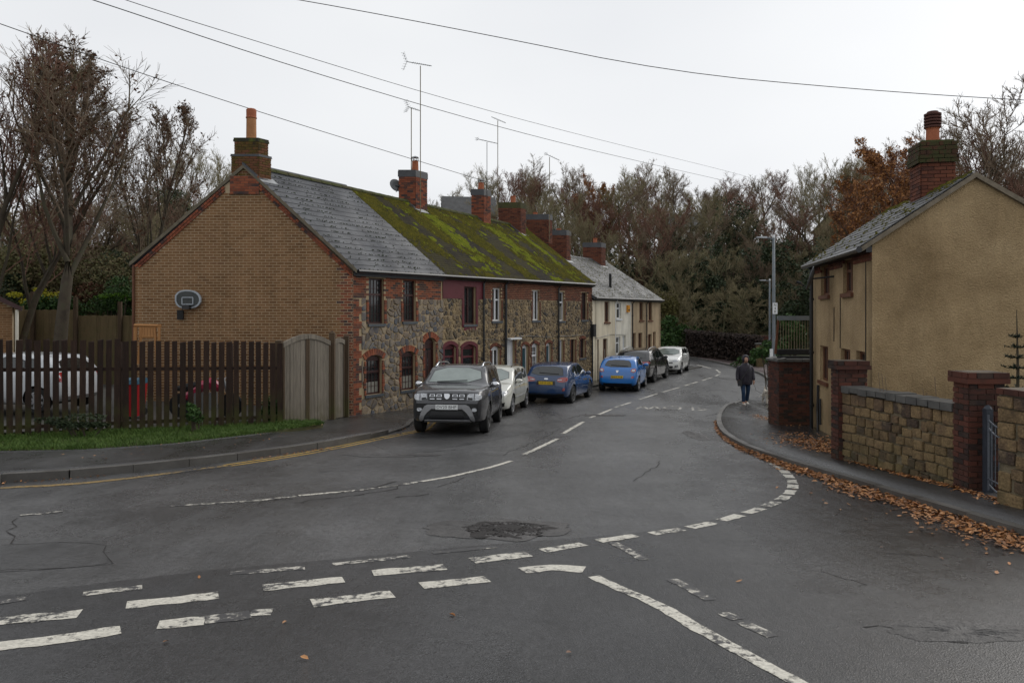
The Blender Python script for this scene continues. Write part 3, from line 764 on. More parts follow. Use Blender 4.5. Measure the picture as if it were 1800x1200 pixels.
for _ in range(420):
    a = r_c.uniform(0, 6.28); q = r_c.random() ** .6; X = c[0] + .44 * q * math.cos(a); Y = c[1] + .36 * q * math.sin(a); s = r_c.uniform(.004, .013); mb.box((X, Y, gz(X, Y) + .008 + s * .3), (s, s * r_c.uniform(.6, 1), s * .6), Matrix.Rotation(r_c.uniform(0, 3), 3, 'Z') @ Matrix.Rotation(r_c.uniform(-.6, .6), 3, 'X'))
tag(obj('broken_tarmac_chips', mb, m_patch), 'loose dark tarmac chips in the broken place in the road', 'rubble', kind='stuff')

# fallen leaves: gutter drift on the right, thin lines on the left, loose ones
def leaf(mb, x, y, z, s, r=rg):
    a = r.uniform(0, 6.28); t1 = r.uniform(-.6, .6); t2 = r.uniform(-.6, .6)
    ux, uy = math.cos(a), math.sin(a); vx, vy = -uy, ux; w = s * r.uniform(.45, .7)
    o = len(mb.v); cu = r.uniform(-.05, .4) * s
    P = lambda p, q, h: (x + ux * p + vx * q, y + uy * p + vy * q, z + h + p * t1 * .6 + q * t2 * .6)
    b = abs(t1) * s * .6 + abs(t2) * w * .6
    mb.v += [P(-s, 0, b), P(-s * .3, w * .8, b + cu), P(s * .5, w * .7, b + cu), P(s, 0, b), P(s * .5, -w * .7, b + cu), P(-s * .3, -w * .8, b + cu), P(0, 0, b)]
    mb.f += [(o, o + 6, o + 1), (o + 1, o + 6, o + 2), (o + 2, o + 6, o + 3), (o + 3, o + 6, o + 4), (o + 4, o + 6, o + 5), (o + 5, o + 6, o)]; mb.mi += [0] * 6
mb = MB()
kr = even(kerbR, 400); ko = offset_line(kr, -1.0)
ystart = 0
for _ in range(12500):
    i = int(len(kr) * rg.random()); x, y = kr[i]
    if y > 20.5 or y < 3.0: continue
    nx, ny = ko[i][0] - x, ko[i][1] - y
    wdt = (0.05 + 0.40 * sm((17.5 - y) / 9)) * (0.8 + .5 * noise.noise(Vector((x, y, 2))))
    if y > 14 and rg.random() < .45: continue
    d = abs(rg.gauss(0, .5)) * wdt + 0.01
    X, Y = x + nx * d, y + ny * d
    leaf(mb, X, Y, gz(X, Y) + .004 + rg.random() * .05 * math.exp(-d / wdt * 1.2), rg.choice((.014, .02, .026, .03, .036, .044)) * rg.uniform(.8, 1.15))
def leaves_at(px, py, rx, ry, n, off=.1, sz=(.018, .038)):
    c = G(px, py, off)
    for _ in range(n):
        X = c[0] + rg.gauss(0, rx); Y = c[1] + rg.gauss(0, ry)
        leaf(mb, X, Y, gz(X, Y) + off + .003 + rg.random() * .015, rg.uniform(*sz))
leaves_at(1425, 777, .32, .35, 800, .1); leaves_at(1452, 790, .2, .3, 450, .1); leaves_at(1352, 737, .12, 1.0, 260, .1); leaves_at(1400, 765, .3, .3, 120, .1)
wl = even([G(1475, 803, .1), G(1690, 858, .1), G(1800, 890, .1)], 200)
for _ in range(750):
    i = int(rg.random() * 199); x, y = wl[i]
    d = abs(rg.gauss(0, .09)); leaf(mb, x - d, y - d * .4, gz(x, y) + .103, rg.uniform(.018, .036))
for (px, py) in [(1425, 868), (1447, 879), (1452, 886), (1477, 896), (1492, 888), (1522, 914), (1558, 904), (1601, 936), (1655, 983), (1752, 1008), (1774, 992), (1734, 973), (1777, 956), (1299, 1023), (350, 1016), (292, 1130), (535, 1160), (795, 1082), (1395, 861), (1470, 905), (1608, 905), (1700, 960), (1290, 862), (1366, 858), (840, 742), (398, 862), (500, 1095), (1060, 690), (560, 690), (1000, 1150), (1550, 962), (1640, 940)]:
    c = G(px, py); leaf(mb, c[0], c[1], gz(*c) + .006, rg.uniform(.02, .035))
kl = even(kerbL, 500); kolo = offset_line(kl, -1)
for _ in range(1500):
    i = int(rg.random() * 499); x, y = kl[i]
    if y > 18.6 or y < 9: continue
    d = 0.02 + abs(rg.gauss(0, .09)); X = x + (kolo[i][0] - x) * d; Y = y + (kolo[i][1] - y) * d
    if noise.noise(Vector((X * .8, Y * .8, 9))) < -0.12: continue
    leaf(mb, X, Y, gz(X, Y) + .004, rg.uniform(.014, .03))
for _ in range(150):
    f = rg.random(); i = int(f * 199); g = rg.uniform(-.5, .06); X = Av[i][0] + (Bv[i][0] - Av[i][0]) * g; Y = Av[i][1] + (Bv[i][1] - Av[i][1]) * g
    if rg.random() < .4 or g > -.08: leaf(mb, X, Y, gz(X, Y) + .125, rg.uniform(.014, .028))
tag(obj('fallen_leaves', mb, m_leaf_fallen), 'orange brown fallen leaves drifted along the kerbs and scattered on the road', 'leaves', kind='stuff')

sheet_poly([(6.7, 5.5), (6.55, 9.0), (6.9, 10.4), (6.3, 12.6), (7.9, 18.6), (8.2, 24), (16, 27), (34, 27), (34, 5.5)], m_ground, 'garden_ground', 0.16, 1.0)
# ------------------------------------------------------------------ walls, windows, roofs
def arch_z(o, u):
    a, b, z0, z1, r = o[:5]
    if r <= 0: return z1
    w = b - a; c = (a + b) / 2; Rr = (w * w / 4 + r * r) / (2 * r)
    return z1 + math.sqrt(max(0, Rr * Rr - (u - c) ** 2)) - (Rr - r)
def wall_grid(mb, fr, u0, u1, z0, z1, ops, d0=-0.28, d1=0.0):
    us = sorted({u0, u1, *[o[0] for o in ops], *[o[1] for o in ops]}); us = [u for u in us if u0 <= u <= u1]
    for a, b in zip(us, us[1:]):
        m = (a + b) / 2; cuts = sorted([(o[2], o[3] + o[4]) for o in ops if o[0] < m < o[1]])
        z = z0
        for lo, hi in cuts:
            if lo > z: mb.fbox(fr, a, b, z, lo, d0, d1)
            z = max(z, hi)
        if z < z1: mb.fbox(fr, a, b, z, z1, d0, d1)
    for o in ops:
        if o[4] > 0:
            n = 8
            for k in range(n):
                a = o[0] + (o[1] - o[0]) * k / n; b = o[0] + (o[1] - o[0]) * (k + 1) / n
                mb.fbox(fr, a, b, max(arch_z(o, a), arch_z(o, b)), o[3] + o[4] + 0.001, d0, d1 - .002)
def clip_poly(poly, nx, ny, c):       # keep nx*x+ny*y <= c
    out = []
    for i in range(len(poly)):
        p, q = poly[i], poly[(i + 1) % len(poly)]
        a = nx * p[0] + ny * p[1] - c; b = nx * q[0] + ny * q[1] - c
        if a <= 0: out.append(p)
        if (a < 0 < b) or (b < 0 < a):
            t = a / (a - b); out.append((p[0] + (q[0] - p[0]) * t, p[1] + (q[1] - p[1]) * t))
    return out
def rubble(fr, u0, u1, z0, z1, ops, s, seed, gap=0.014, flat=1.0, rows=False):
    """irregular stones filling a wall area: returns a list of MBs (one per stone)"""
    r = random.Random(seed); seeds = []
    nz = int((z1 - z0) / (s * flat)) + 1; nu = int((u1 - u0) / s) + 1
    for j in range(nz):
        for i in range(nu):
            u = u0 + (i + .5 + (0.5 if (rows and j % 2) else 0) + r.uniform(-.46, .46) * (1 if not rows else .8)) * s; z = z0 + (j + .5 + r.uniform(-.45, .45) * (1 if not rows else .5)) * s * flat
            if not (u0 < u < u1 and z0 < z < z1): continue
            if any(o[0] - .01 < u < o[1] + .01 and o[2] - .01 < z < o[3] + .01 for o in ops): continue
            if r.random() < .12 and not rows: continue
            seeds.append((u, z))
    out = []
    for i, (u, z) in enumerate(seeds):
        poly = [(max(u0, u - 2 * s), max(z0, z - 2 * s)), (min(u1, u + 2 * s), max(z0, z - 2 * s)), (min(u1, u + 2 * s), min(z1, z + 2 * s)), (max(u0, u - 2 * s), min(z1, z + 2 * s))]
        for j, (a, b) in enumerate(seeds):
            if i == j or abs(a - u) > 3 * s or abs(b - z) > 3 * s: continue
            if rows:   # keep joints square: clip by whichever axis separates more
                dx, dy = a - u, (b - z) / flat
                if abs(dx) > abs(dy): nx, ny = (1 if dx > 0 else -1), 0
                else: nx, ny = 0, (1 if dy > 0 else -1)
                nx += r.uniform(-.04, .04); ny += r.uniform(-.04, .04)
            else: nx, ny = a - u, b - z
            l = math.hypot(nx, ny); nx /= l; ny /= l
            poly = clip_poly(poly, nx, ny, nx * (u + a) / 2 + ny * (z + b) / 2 - gap / 2)
            if len(poly) < 3: break
        if len(poly) < 3: continue
        for o in ops:
            if max(p[0] for p in poly) > o[0] and min(p[0] for p in poly) < o[1] and max(p[1] for p in poly) > o[2] and min(p[1] for p in poly) < o[3]:
                opt = [(u - o[1], (-1, 0, -o[1])), (o[0] - u, (1, 0, o[0])), (z - o[3], (0, -1, -o[3])), (o[2] - z, (0, 1, o[2]))]
                k = max(opt, key=lambda t: t[0])[1]; poly = clip_poly(poly, *k)
                if len(poly) < 3: break
        if len(poly) < 3: continue
        area = abs(sum(p[0] * q[1] - q[0] * p[1] for p, q in zip(poly, poly[1:] + poly[:1]))) / 2
        if area < 0.0012: continue
        cx = sum(p[0] for p in poly) / len(poly); cz = sum(p[1] for p in poly) / len(poly)
        # bevel the corners so that stones read as worn
        q = []; bv = .06 if rows else .18
        for k in range(len(poly)):
            p0, p1 = poly[k - 1], poly[k]
            if math.dist(p0, p1) > 0.03: q.append((p0[0] * (1 - bv) + p1[0] * bv, p0[1] * (1 - bv) + p1[1] * bv)); q.append((p0[0] * bv + p1[0] * (1 - bv), p0[1] * bv + p1[1] * (1 - bv)))
            else: q.append(p1)
        poly = q; n = len(poly); mb = MB(); h = r.uniform(.012, .04); tx, tz = r.uniform(-.1, .1), r.uniform(-.1, .1)
        for f, d in ((1.0, -0.01), (0.98, h * .6), (0.9 if rows else 0.78, h)):
            for p in poly:
                pu = cx + (p[0] - cx) * f; pz = cz + (p[1] - cz) * f
                mb.v.append(fr.P(pu, pz, d + ((pu - cx) * tx + (pz - cz) * tz if f < .9 else 0)))
        mb.v.append(fr.P(cx, cz, h + .003)); c = 3 * n
        for k in range(n):
            k2 = (k + 1) % n
            mb.f += [(k, k2, n + k2, n + k), (n + k, n + k2, 2 * n + k2, 2 * n + k), (2 * n + k, 2 * n + k2, c)]; mb.mi += [0, 0, 0]
        out.append((area, mb))
    return out
def stones_to(parent, lst, mat, limit=300, name='stone'):
    lst = sorted(lst, key=lambda t: -t[0])
    for a, mb in lst[:limit]: obj(name, mb, mat, parent)
    if len(lst) > limit:
        big = MB()
        for a, mb in lst[limit:]: big.add(mb.v, mb.f)
        obj(name + '_field', big, mat, parent, kind='stuff')
def brick_list(fr, u0, u1, z0, z1, mask=None, L=0.225, H=0.075, joint=0.011, proud=0.01, jit=0.0015, header=False, r=random.Random(5)):
    out = []; ax = fr.ax(); nz = int(round((z1 - z0) / H))
    for j in range(nz):
        z = z0 + (j + .5) * (z1 - z0) / nz
        off = 0 if j % 2 else L / 2
        u = u0 - off
        while u < u1 - 0.02:
            a = max(u, u0); b = min(u + L, u1)
            if b - a > 0.035:
                m = (a + b) / 2
                if mask is None or mask(m, z, a, b):
                    d = r.uniform(-jit, jit) + proud / 2 - .01
                    out.append((fr.P(m, z, d), ax, (b - a - joint, proud + .02, (z1 - z0) / nz - joint)))
            u += L
    return out
def outside(ops, pad=0.0):
    return lambda m, z, a, b: not any(o[0] - pad < m < o[1] + pad and o[2] - .03 < z < o[3] + o[4] + .02 for o in ops)

def window(parent, fr, o, mat, style='sash', sill=m_sill, curtain=False, depth=0.09, name='window', panel=True):
    """o: (u0,u1,z0,z1,rise). frame = the part; pane, sill sub-parts"""
    a, b, z0, z1, r = o[:5]; w = b - a; h = z1 - z0; fw = min(0.055, w * .09); d = -depth
    mb = MB()
    mb.fbox(fr, a, b, z0, z0 + fw, d - .06, d); mb.fbox(fr, a, b, z1 - fw, z1, d - .06, d)
    mb.fbox(fr, a, a + fw, z0 + fw, z1 - fw, d - .06, d - .001); mb.fbox(fr, b - fw, b, z0 + fw, z1 - fw, d - .06, d - .001)
    tr = z0 + h * (0.64 if style != 'short' else 0.5)
    if style in ('sash', 'lead', 'tall'): mb.fbox(fr, a + fw, b - fw, tr - .03, tr + .035, d - .07, d + .012)
    if style in ('two', 'casement', 'dbl'): mb.fbox(fr, (a + b) / 2 - .035, (a + b) / 2 + .035, z0 + fw, z1 - fw, d - .06, d + .006)
    if style == 'dbl': mb.fbox(fr, (a + b) / 2 + .035, b - fw, z0 + h * .62, z0 + h * .62 + .06, d - .06, d + .004)
    if style == 'lead':
        n = 3
        for k in range(1, n + 1):
            x = a + fw + (w - 2 * fw) * k / (n + 1); mb.fbox(fr, x - .008, x + .008, z0 + fw, z1 - fw, d - .038, d - .018)
        for k in range(1, 5):
            z = z0 + fw + (h - 2 * fw) * k / 5; mb.fbox(fr, a + fw, b - fw, z - .006, z + .006, d - .037, d - .019)
    if r > 0 and panel:
        n = 8
        for k in range(n):
            x0 = a + w * k / n; x1 = a + w * (k + 1) / n
            mb.fbox(fr, x0, x1, z1, min(arch_z(o, x0 + .001), arch_z(o, x1 - .001)) + .015, d - .06, d + .02)
    f = obj(name, mb, mat, parent)
    mb = MB(); mb.fbox(fr, a + fw, b - fw, z0 + fw, z1 - fw, d - .045, d - .035); obj('pane', mb, m_glass_dk, f)
    if curtain:
        mb = MB(); n = 14; zz0, zz1 = z0 + fw, z0 + h * curtain
        for k in range(n):
            x0 = a + fw + (w - 2 * fw) * k / n; mb.fbox(fr, x0, x0 + (w - 2 * fw) / n, zz0, zz1, d - .033 - .0 , d - .031 + (k % 2) * .003)
        obj('curtain', mb, m_curtain, f)
    if sill is not None:
        mb = MB(); mb.fbox(fr, a - .05, b + .05, z0 - .085, z0 - .002, -depth, .055); obj('sill', mb, sill, f)
    return f
def door(parent, fr, o, mat, panels=True, glazed=False, framemat=None, depth=0.12):
    a, b, z0, z1, r = o[:5]; w = b - a; d = -depth; mb = MB(); fw = .05
    fm = framemat or mat
    mb.fbox(fr, a, a + fw, z0, z1, d - .06, d + .02); mb.fbox(fr, b - fw, b, z0, z1, d - .06, d + .02); mb.fbox(fr, a + fw, b - fw, z1 - fw, z1, d - .06, d + .02)
    if r > 0:
        for k in range(8):
            x0 = a + w * k / 8; x1 = a + w * (k + 1) / 8
            mb.fbox(fr, x0, x1, z1, min(arch_z(o, x0 + .001), arch_z(o, x1 - .001)) + .015, d - .06, d + .02)
    f = obj('door_frame', mb, fm, parent)
    mb = MB(); mb.fbox(fr, a + fw, b - fw, z0, z1 - fw, d - .05, d - .01)
    if panels:
        for (p, q) in ((.12, .45), (.52, .9)):
            for (s, t) in ((.12, .46), (.54, .88)):
                u0_ = a + fw + (w - 2 * fw) * s; u1_ = a + fw + (w - 2 * fw) * t
                mb.fbox(fr, u0_, u1_, z0 + (z1 - z0) * p, z0 + (z1 - z0) * q, d - .01, d + .004)
    l = obj('door', mb, mat, parent)
    if glazed:
        mb = MB(); mb.fbox(fr, a + fw + .1 * w, b - fw - .1 * w, z0 + (z1 - z0) * .45, z0 + (z1 - z0) * .92, d - .008, d + .003); obj('pane', mb, m_glass_dk, l)
    mb = MB(); mb.fbox(fr, b - fw - .1, b - fw - .05, z0 + (z1 - z0) * .46, z0 + (z1 - z0) * .52, d - .01, d + .05); obj('handle', mb, m_metal, l)
def arch_bricks(fr, o, mat, parent, ring=0.2, jamb=0.0, n=None, proud=.018):
    """voussoirs round the head and bricks down the jambs"""
    a, b, z0, z1, r = o[:5]; w = b - a; c = (a + b) / 2; L = []
    Rr = (w * w / 4 + r * r) / (2 * r); zc = z1 - (Rr - r); th = math.asin(min(1, (w / 2) / Rr)) * 1.12
    n = n or int(2 * th * Rr / .085)
    for k in range(n):
        t = -th + 2 * th * (k + .5) / n
        cu = c + math.sin(t) * (Rr + ring / 2 + .01); cz = zc + math.cos(t) * (Rr + ring / 2 + .01)
        tu = (math.cos(t), -math.sin(t)); nu = (math.sin(t), math.cos(t))
        A = (fr.t[0] * tu[0], fr.t[1] * tu[0], tu[1]); B = (fr.n[0], fr.n[1], 0); C = (fr.t[0] * nu[0], fr.t[1] * nu[0], nu[1])
        L.append((fr.P(cu, cz, proud / 2), (A, B, C), (2 * th * (Rr + ring / 2) / n - .01, proud + .03, ring - .01)))
    if jamb > 0:
        nz = int((z1 - z0) / .075)
        for side in (0, 1):
            for k in range(nz):
                jw = jamb * (1.0 if (k // 3) % 2 else .62)
                cu = a - jw / 2 if side == 0 else b + jw / 2
                L.append((fr.P(cu, z0 + (k + .5) * .075, proud / 2), fr.ax(), (jw - .01, proud + .03, .064)))
    return L
def gutter(mb, p, q, r=0.06):
    p = Vector(p); q = Vector(q); mb.tube([p, q], r, 8)
def downpipe(parent, fr, u, z0, z1, mat=m_black, r=0.036, d=.07, name='downpipe'):
    mb = MB(); mb.tube([fr.P(u, z1, d + .12), fr.P(u, z1 - .14, d), fr.P(u, z0, d)], r, 8)
    for k in range(3):
        z = z0 + (z1 - z0) * (.2 + .3 * k); mb.tube([fr.P(u, z - .03, d), fr.P(u, z + .03, d)], r * 1.35, 8)
    return obj(name, mb, mat, parent)

# ---------------- the terrace
uu = FAC.u_of
UB = [0.0, uu(777), uu(849), uu(915), uu(981), uu(1041)]           # stone cottages
UC = [uu(1041), uu(1082), uu(1110), uu(1135), uu(1161)]             # rendered cottages
HALF = 3.29
def ze(u): return 1.32 + (1.44 - 1.32) * u / UB[-1] if u <= UB[-1] + 1e-6 else 0.80
def zr(u): return 4.46 - 0.29 * u / UB[-1] if u <= UB[-1] + 1e-6 else 3.07
def eave_pt(u, low=False, d=.17): return Vector(FAC.P(u, (0.80 if low else ze(u)) - .03, d))
def ridge_pt(u, low=False): p = FAC.P(u, 3.07 if low else zr(u), 0); return Vector((p[0] - HALF, p[1], p[2]))
def back_pt(u, low=False): p = FAC.P(u, (1.0 if low else 1.5), 0); return Vector((p[0] - 2 * HALF - .15, p[1], p[2]))
def roof_slab(parent, u0, u1, mat, low=False):
    mb = MB()
    for A, B in ((eave_pt, ridge_pt), (ridge_pt, back_pt)):
        p = [A(u0, low), A(u1, low), B(u1, low), B(u0, low)]
        mb.hexa([q - Vector((0, 0, .12)) for q in p] + p)
    return obj('roof', mb, mat, parent)
def roof_tiles(parent, u0, u1, low, W_, E_, mat, name, limit, thick=.012, r=random.Random(9)):
    out = []
    e0, e1, r0 = eave_pt(u0, low), eave_pt(u1, low), ridge_pt(u0, low)
    X = (e1 - e0).normalized(); S = (r0 - e0); sl = S.length; S.normalize(); Nn = X.cross(S).normalized()
    if Nn.z < 0: Nn = -Nn
    rows = int(sl / E_); nu = max(1, int((e1 - e0).length / W_))
    for j in range(rows + 1):
        v = (j + .5) / (rows + .5)
        for i in range(nu + (j % 2)):
            f0 = (i - (.5 if j % 2 else 0)) / nu; f1 = f0 + 1 / nu; f0 = max(0, f0); f1 = min(1, f1)
            ua = u0 + (u1 - u0) * f0; ub = u0 + (u1 - u0) * f1
            pa = eave_pt(ua, low).lerp(ridge_pt(ua, low), v - .5 / rows); pb = eave_pt(ub, low).lerp(ridge_pt(ub, low), v - .5 / rows)
            c = (pa + pb) / 2 + S * (E_ * .55)
            tilt = (S * 1.0 - Nn * .045).normalized()
            nn = X.cross(tilt).normalized(); nn = nn if nn.z > 0 else -nn
            c = c + Nn * (.018 + r.uniform(-.0008, .0008))
            Xl = (pb - pa).normalized(); Sq = (S - Xl * S.dot(Xl)).normalized(); tilt = (Sq - Nn * .045).normalized(); nn = Xl.cross(tilt).normalized(); nn = nn if nn.z > 0 else -nn
            out.append((tuple(c), (tuple(Xl), tuple(tilt), tuple(nn)), ((pb - pa).length - .002, E_ * 1.22, thick)))
    pieces(name, mat, parent, out, jag=.0, limit=limit)
def chimney(parent, X, Y, wx, wt, z0, z1, capmat, brickmat, limit, pots, corbel=.16, bricksize=.225, apron=True, slope_side=True, name='chimney'):
    """stack with a frontal face (along x) and a face along the row"""
    t = Vector((FAC.t[0], FAC.t[1], 0)); x = Vector((1, 0, 0)); C = Vector((X, Y, 0))
    def sb(mb, hx, ht, a, b, c=C):
        p = [c - x * hx - t * ht, c + x * hx - t * ht, c + x * hx + t * ht, c - x * hx + t * ht]
        mb.hexa([q + Vector((0, 0, a)) for q in p] + [q + Vector((0, 0, b)) for q in p])
    mb = MB(); sb(mb, wx / 2 - .012, wt / 2 - .012, z0, z1 - .04)
    ch = obj(name, mb, m_mortar_dark, parent)
    L = []
    o1 = C - x * wx / 2 - t * wt / 2; f1 = Frame((o1.x, o1.y), (1, 0), (0, -1))
    o2 = C + x * wx / 2 - t * wt / 2; f2 = Frame((o2.x, o2.y), FAC.t, FAC.n)
    L += brick_list(f1, 0, wx, z0, z1 - corbel, L=bricksize) + brick_list(f2, 0, wt, z0, z1 - corbel, L=bricksize)
    g = .018
    o1 = C - x * (wx / 2 + g) - t * (wt / 2 + g); f1 = Frame((o1.x, o1.y), (1, 0), (0, -1))
    o2 = C + x * (wx / 2 + g) - t * (wt / 2 + g); f2 = Frame((o2.x, o2.y), FAC.t, FAC.n)
    pieces('brick', brickmat, ch, L, jag=.006, limit=limit)
    mb = MB(); sb(mb, wx / 2 + g, wt / 2 + g, z1 - corbel, z1); sb(mb, wx / 2 + .01, wt / 2 + .01, z1, z1 + .05); obj('cap', mb, capmat, ch)
    for (px_, py_, r, h, kind) in pots:
        c = C + x * px_ + t * py_; m = MB(); z = z1 + .04
        if kind == 'cage':
            m.lathe((c.x, c.y, z), [(r * 1.05, 0), (r * .95, h * .75), (r * 1.05, h * .78)], 12); obj('chimney_pot', m, m_terracotta, ch)
            m = MB(); m.lathe((c.x, c.y, z + h), [(r * 1.1, 0), (r * 1.1, .03), (.01, .08)], 12)
            for k in range(6):
                a = k * math.pi / 3; m.tube([(c.x + r * math.cos(a), c.y + r * math.sin(a), z + h * .75), (c.x + r * math.cos(a), c.y + r * math.sin(a), z + h)], .012, 4)
            obj('cowl', m, m_metal, ch)
        elif kind == 'tall':
            m.lathe((c.x, c.y, z), [(r * 1.1, 0), (r, .05), (r * .96, h * .68)], 16); obj('chimney_pot', m, m_terra_tan, ch)
            m = MB(); m.lathe((c.x, c.y, z), [(r * 1.08, h * .69), (r * 1.08, h * .72), (r * .98, h * .74), (r * 1.0, h * .97), (r * .8, h)], 16); obj('cowl', m, m_terracotta, ch)
        elif kind == 'louvre':
            m.lathe((c.x, c.y, z), [(r * 1.15, 0), (r * 1.0, .06), (r * .95, h * .45), (r * 1.1, h * .5)], 16); obj('chimney_pot', m, m_terracotta, ch)
            m = MB(); pr = []
            for k in range(5):
                a = h * (.5 + .1 * k); pr += [(r * .95, a), (r * 1.25, a + .01), (r * 1.25, a + .05), (r * .95, a + .055)]
            m.lathe((c.x, c.y, z), pr + [(r * .8, h + .03)], 16); obj('cowl', m, M('sooty_terracotta', [(.05, .02, .015), (.10, .035, .025)], .7), ch)
        else:
            m.lathe((c.x, c.y, z), [(r * 1.1, 0), (r, .04), (r, h - .05), (r * 1.12, h - .04), (r * 1.12, h), (r * .7, h)], 12); obj('chimney_pot', m, m_terracotta, ch)
    return ch, C, x, t
def flashing(ch, C, x, t, wx, wt, low=False, mat=m_lead):
    """lead apron where the stack meets the front slope, stepped lead along the near side"""
    u = ((C.x + HALF - FAC_O[0]) * FAC.t[0] + (C.y - FAC_O[1]) * FAC.t[1])
    e, r = eave_pt(u, low), ridge_pt(u, low)
    S = (e - r).normalized(); n = Vector((0, 0, 1))
    # point on the slope under x offset
    def onroof(dx, dt):
        k = dx / (e.x - r.x); p = r.lerp(e, k); q = p + t * dt; return Vector((q.x, q.y, p.z + .03))
    mb = MB(); a, b = wx / 2, wx / 2 + .17
    P = [onroof(a, -wt / 2 - .08), onroof(b, -wt / 2 - .08), onroof(b, wt / 2 + .08), onroof(a, wt / 2 + .08)]
    mb.hexa([p - n * .03 for p in P] + [p + n * .012 for p in P]); obj('lead_apron', mb, mat, ch)
    mb = MB(); P = [onroof(0, -wt / 2 - .09), onroof(a + .02, -wt / 2 - .09), onroof(a + .02, -wt / 2 + .0), onroof(0, -wt / 2 + .0)]
    mb.hexa([p - n * .02 for p in P] + [p + n * .05 for p in P]); obj('side_flashing', mb, m_lead_dk, ch)

zb = -3.75
def op(p0, p1, y0, y1, rise=0.0, ctr=None, bottom=None):
    """opening from photo columns p0..p1, rows y0 (top of the square part) .. y1"""
    a, b = uu(p0), uu(p1); c = (p0 + p1) / 2
    return (a, b, bottom if bottom is not None else FAC.z_of(c, y1), FAC.z_of(c, y0), rise)
zband = lambda px: FAC.z_of(px, 525)

# gable walls between houses / side walls
def shell(parent, u0, u1, low, ops, core, near_gable=None, far_gable=None, name='wall'):
    mb = MB(); wall_grid(mb, FAC, u0, u1, zb, (0.80 if low else ze(u0)) - .05, ops, -.28, 0)
    # back wall and cross walls (plain)
    w = obj(name, mb, core, parent)
    mb = MB(); mb.fbox(FAC, u0 + .02, u1 - .02, zb, .7 if low else 1.2, -1.2, -1.1); obj('room_back', mb, m_roomdark, w)
    return w
def gable_mb(u, low, depth=.25, inward=1):
    """pentagon in the frontal plane at wall position u"""
    p = Vector(FAC.P(u, 0, 0)); E = (0.80 if low else ze(u)) - .08; Rz = (3.07 if low else zr(u)) - .1; Bz = (1.0 if low else 1.5) - .08
    X0, X1, Xr = p.x - 2 * HALF, p.x - 0.0, p.x - HALF; ring = [(X0, zb), (X1, zb), (X1, E), (Xr, Rz), (X0, Bz)]
    mb = MB(); off = FAC.t[1] * depth * inward; ox = FAC.t[0] * depth * inward
    f = [(x, p.y, z) for x, z in ring]; b = [(x + ox, p.y + off, z) for x, z in ring]
    mb.add(f + b, [(0, 1, 2, 3, 4), (9, 8, 7, 6, 5)] + [(i, 5 + i, 5 + (i + 1) % 5, (i + 1) % 5) for i in range(5)])
    return mb
grp = 'cottages of the stone terrace'
# --- house 1
ops1 = [op(648, 675, 489, 569), op(708.5, 731, 493, 565), op(643, 671, 631, 693, .12), op(705, 729.5, 624, 685, .12), op(746.5, 765.5, 601, 0, .14, bottom=zb)]
h1 = thing('stone_cottage', (FAC_O[0], FAC_O[1], -3.1), 'nearest end cottage, with a buff brown brick gable wall and grey slate roof', 'house', grp)
w = shell(h1, UB[0], UB[1], False, ops1, m_mortar_tan)
zb1 = zband(690)
top1 = ze(0) - .1
jam = [(o[0] - .12, o[1] + .12, o[2] - .1, o[3] + (o[4] + .2 if o[4] else 0)) for o in ops1]
st = rubble(FAC, .36, UB[1] + .05, -3.45, zb1, jam, .185, 21, gap=.026)
stones_to(w, st, m_stone, 300)
bl = brick_list(FAC, .0, uu(775), zb1, top1, outside(ops1))
for k in range(int((zb1 + 3.4) / .075)):       # brick quoin at the corner, toothed
    ww = .36 if (k // 3) % 2 else .25
    z = -3.4 + (k + .5) * .075
    if k % 2: bl.append((FAC.P(ww / 2, z, 0), FAC.ax(), (ww - .012, .03, .064)))
    else:
        bl.append((FAC.P(.11 / 2, z, 0), FAC.ax(), (.1, .03, .064))); bl.append((FAC.P(.11 + (ww - .11) / 2, z, 0), FAC.ax(), (ww - .11 - .012, .03, .064)))
for o in ops1[:2]:
    nz = int((zb1 - o[2]) / .075)
    for k in range(nz):
        for s in (0, 1):
            jw = .11; cu = o[0] - jw / 2 if s == 0 else o[1] + jw / 2
            bl.append((FAC.P(cu, o[2] + (k + .5) * .075, .008), FAC.ax(), (jw - .01, .04, .064)))
for o in ops1[2:]: bl += arch_bricks(FAC, o, m_brick_red, w, .2, .12)
pieces('brick', m_brick_red, w, bl, jag=.006, limit=300)
window(h1, FAC, ops1[0], m_maroon_dk, 'lead'); window(h1, FAC, ops1[1], m_maroon_dk, 'lead')
window(h1, FAC, ops1[2], m_maroon_dk, 'lead', curtain=.35); window(h1, FAC, ops1[3], m_maroon_dk, 'lead', curtain=.4)
door(h1, FAC, ops1[4], m_maroon_dk, glazed=True)
# gable wall in buff brick
gw = obj('gable_wall', gable_mb(0, False), m_mortar_buff, h1)
GX0 = FAC_O[0] - 2 * HALF
GF = Frame((GX0, FAC_O[1]), (1, 0), (0, -1))
Wd = 2 * HALF; Rz, Ez, Bz = zr(0) - .1, ze(0) - .08, 1.5 - .08
def under(u, pad=.015):
    z = Bz + (Rz - Bz) * u / HALF if u < HALF else Rz + (Ez - Rz) * (u - HALF) / HALF
    return z - pad
def gm(m, z, a, b): return z < under(a) - .03 and z < under(b) - .03 and z < 3.6 + 10 * abs(m - HALF + .05) * (1 if abs(m - HALF + .05) > .46 else 0)
brown, red = [], []
gb = brick_list(GF, 0, Wd, -3.3, 4.2, gm, H=.0835, joint=.017, proud=.006)
tooth = lambda j: .30 if (j // 3) % 2 else .42
for c, ax, s in gb:
    u = c[0] - GX0; j = int((c[2] + 3.3) / .0835)
    (red if u > Wd - tooth(j) else brown).append((c, ax, s))
pieces('brick', m_brick_brown, gw, brown, jag=.004, limit=300, key=lambda t: abs(t[0][0] + 7.2) * .8 + abs(t[0][2] - .9))
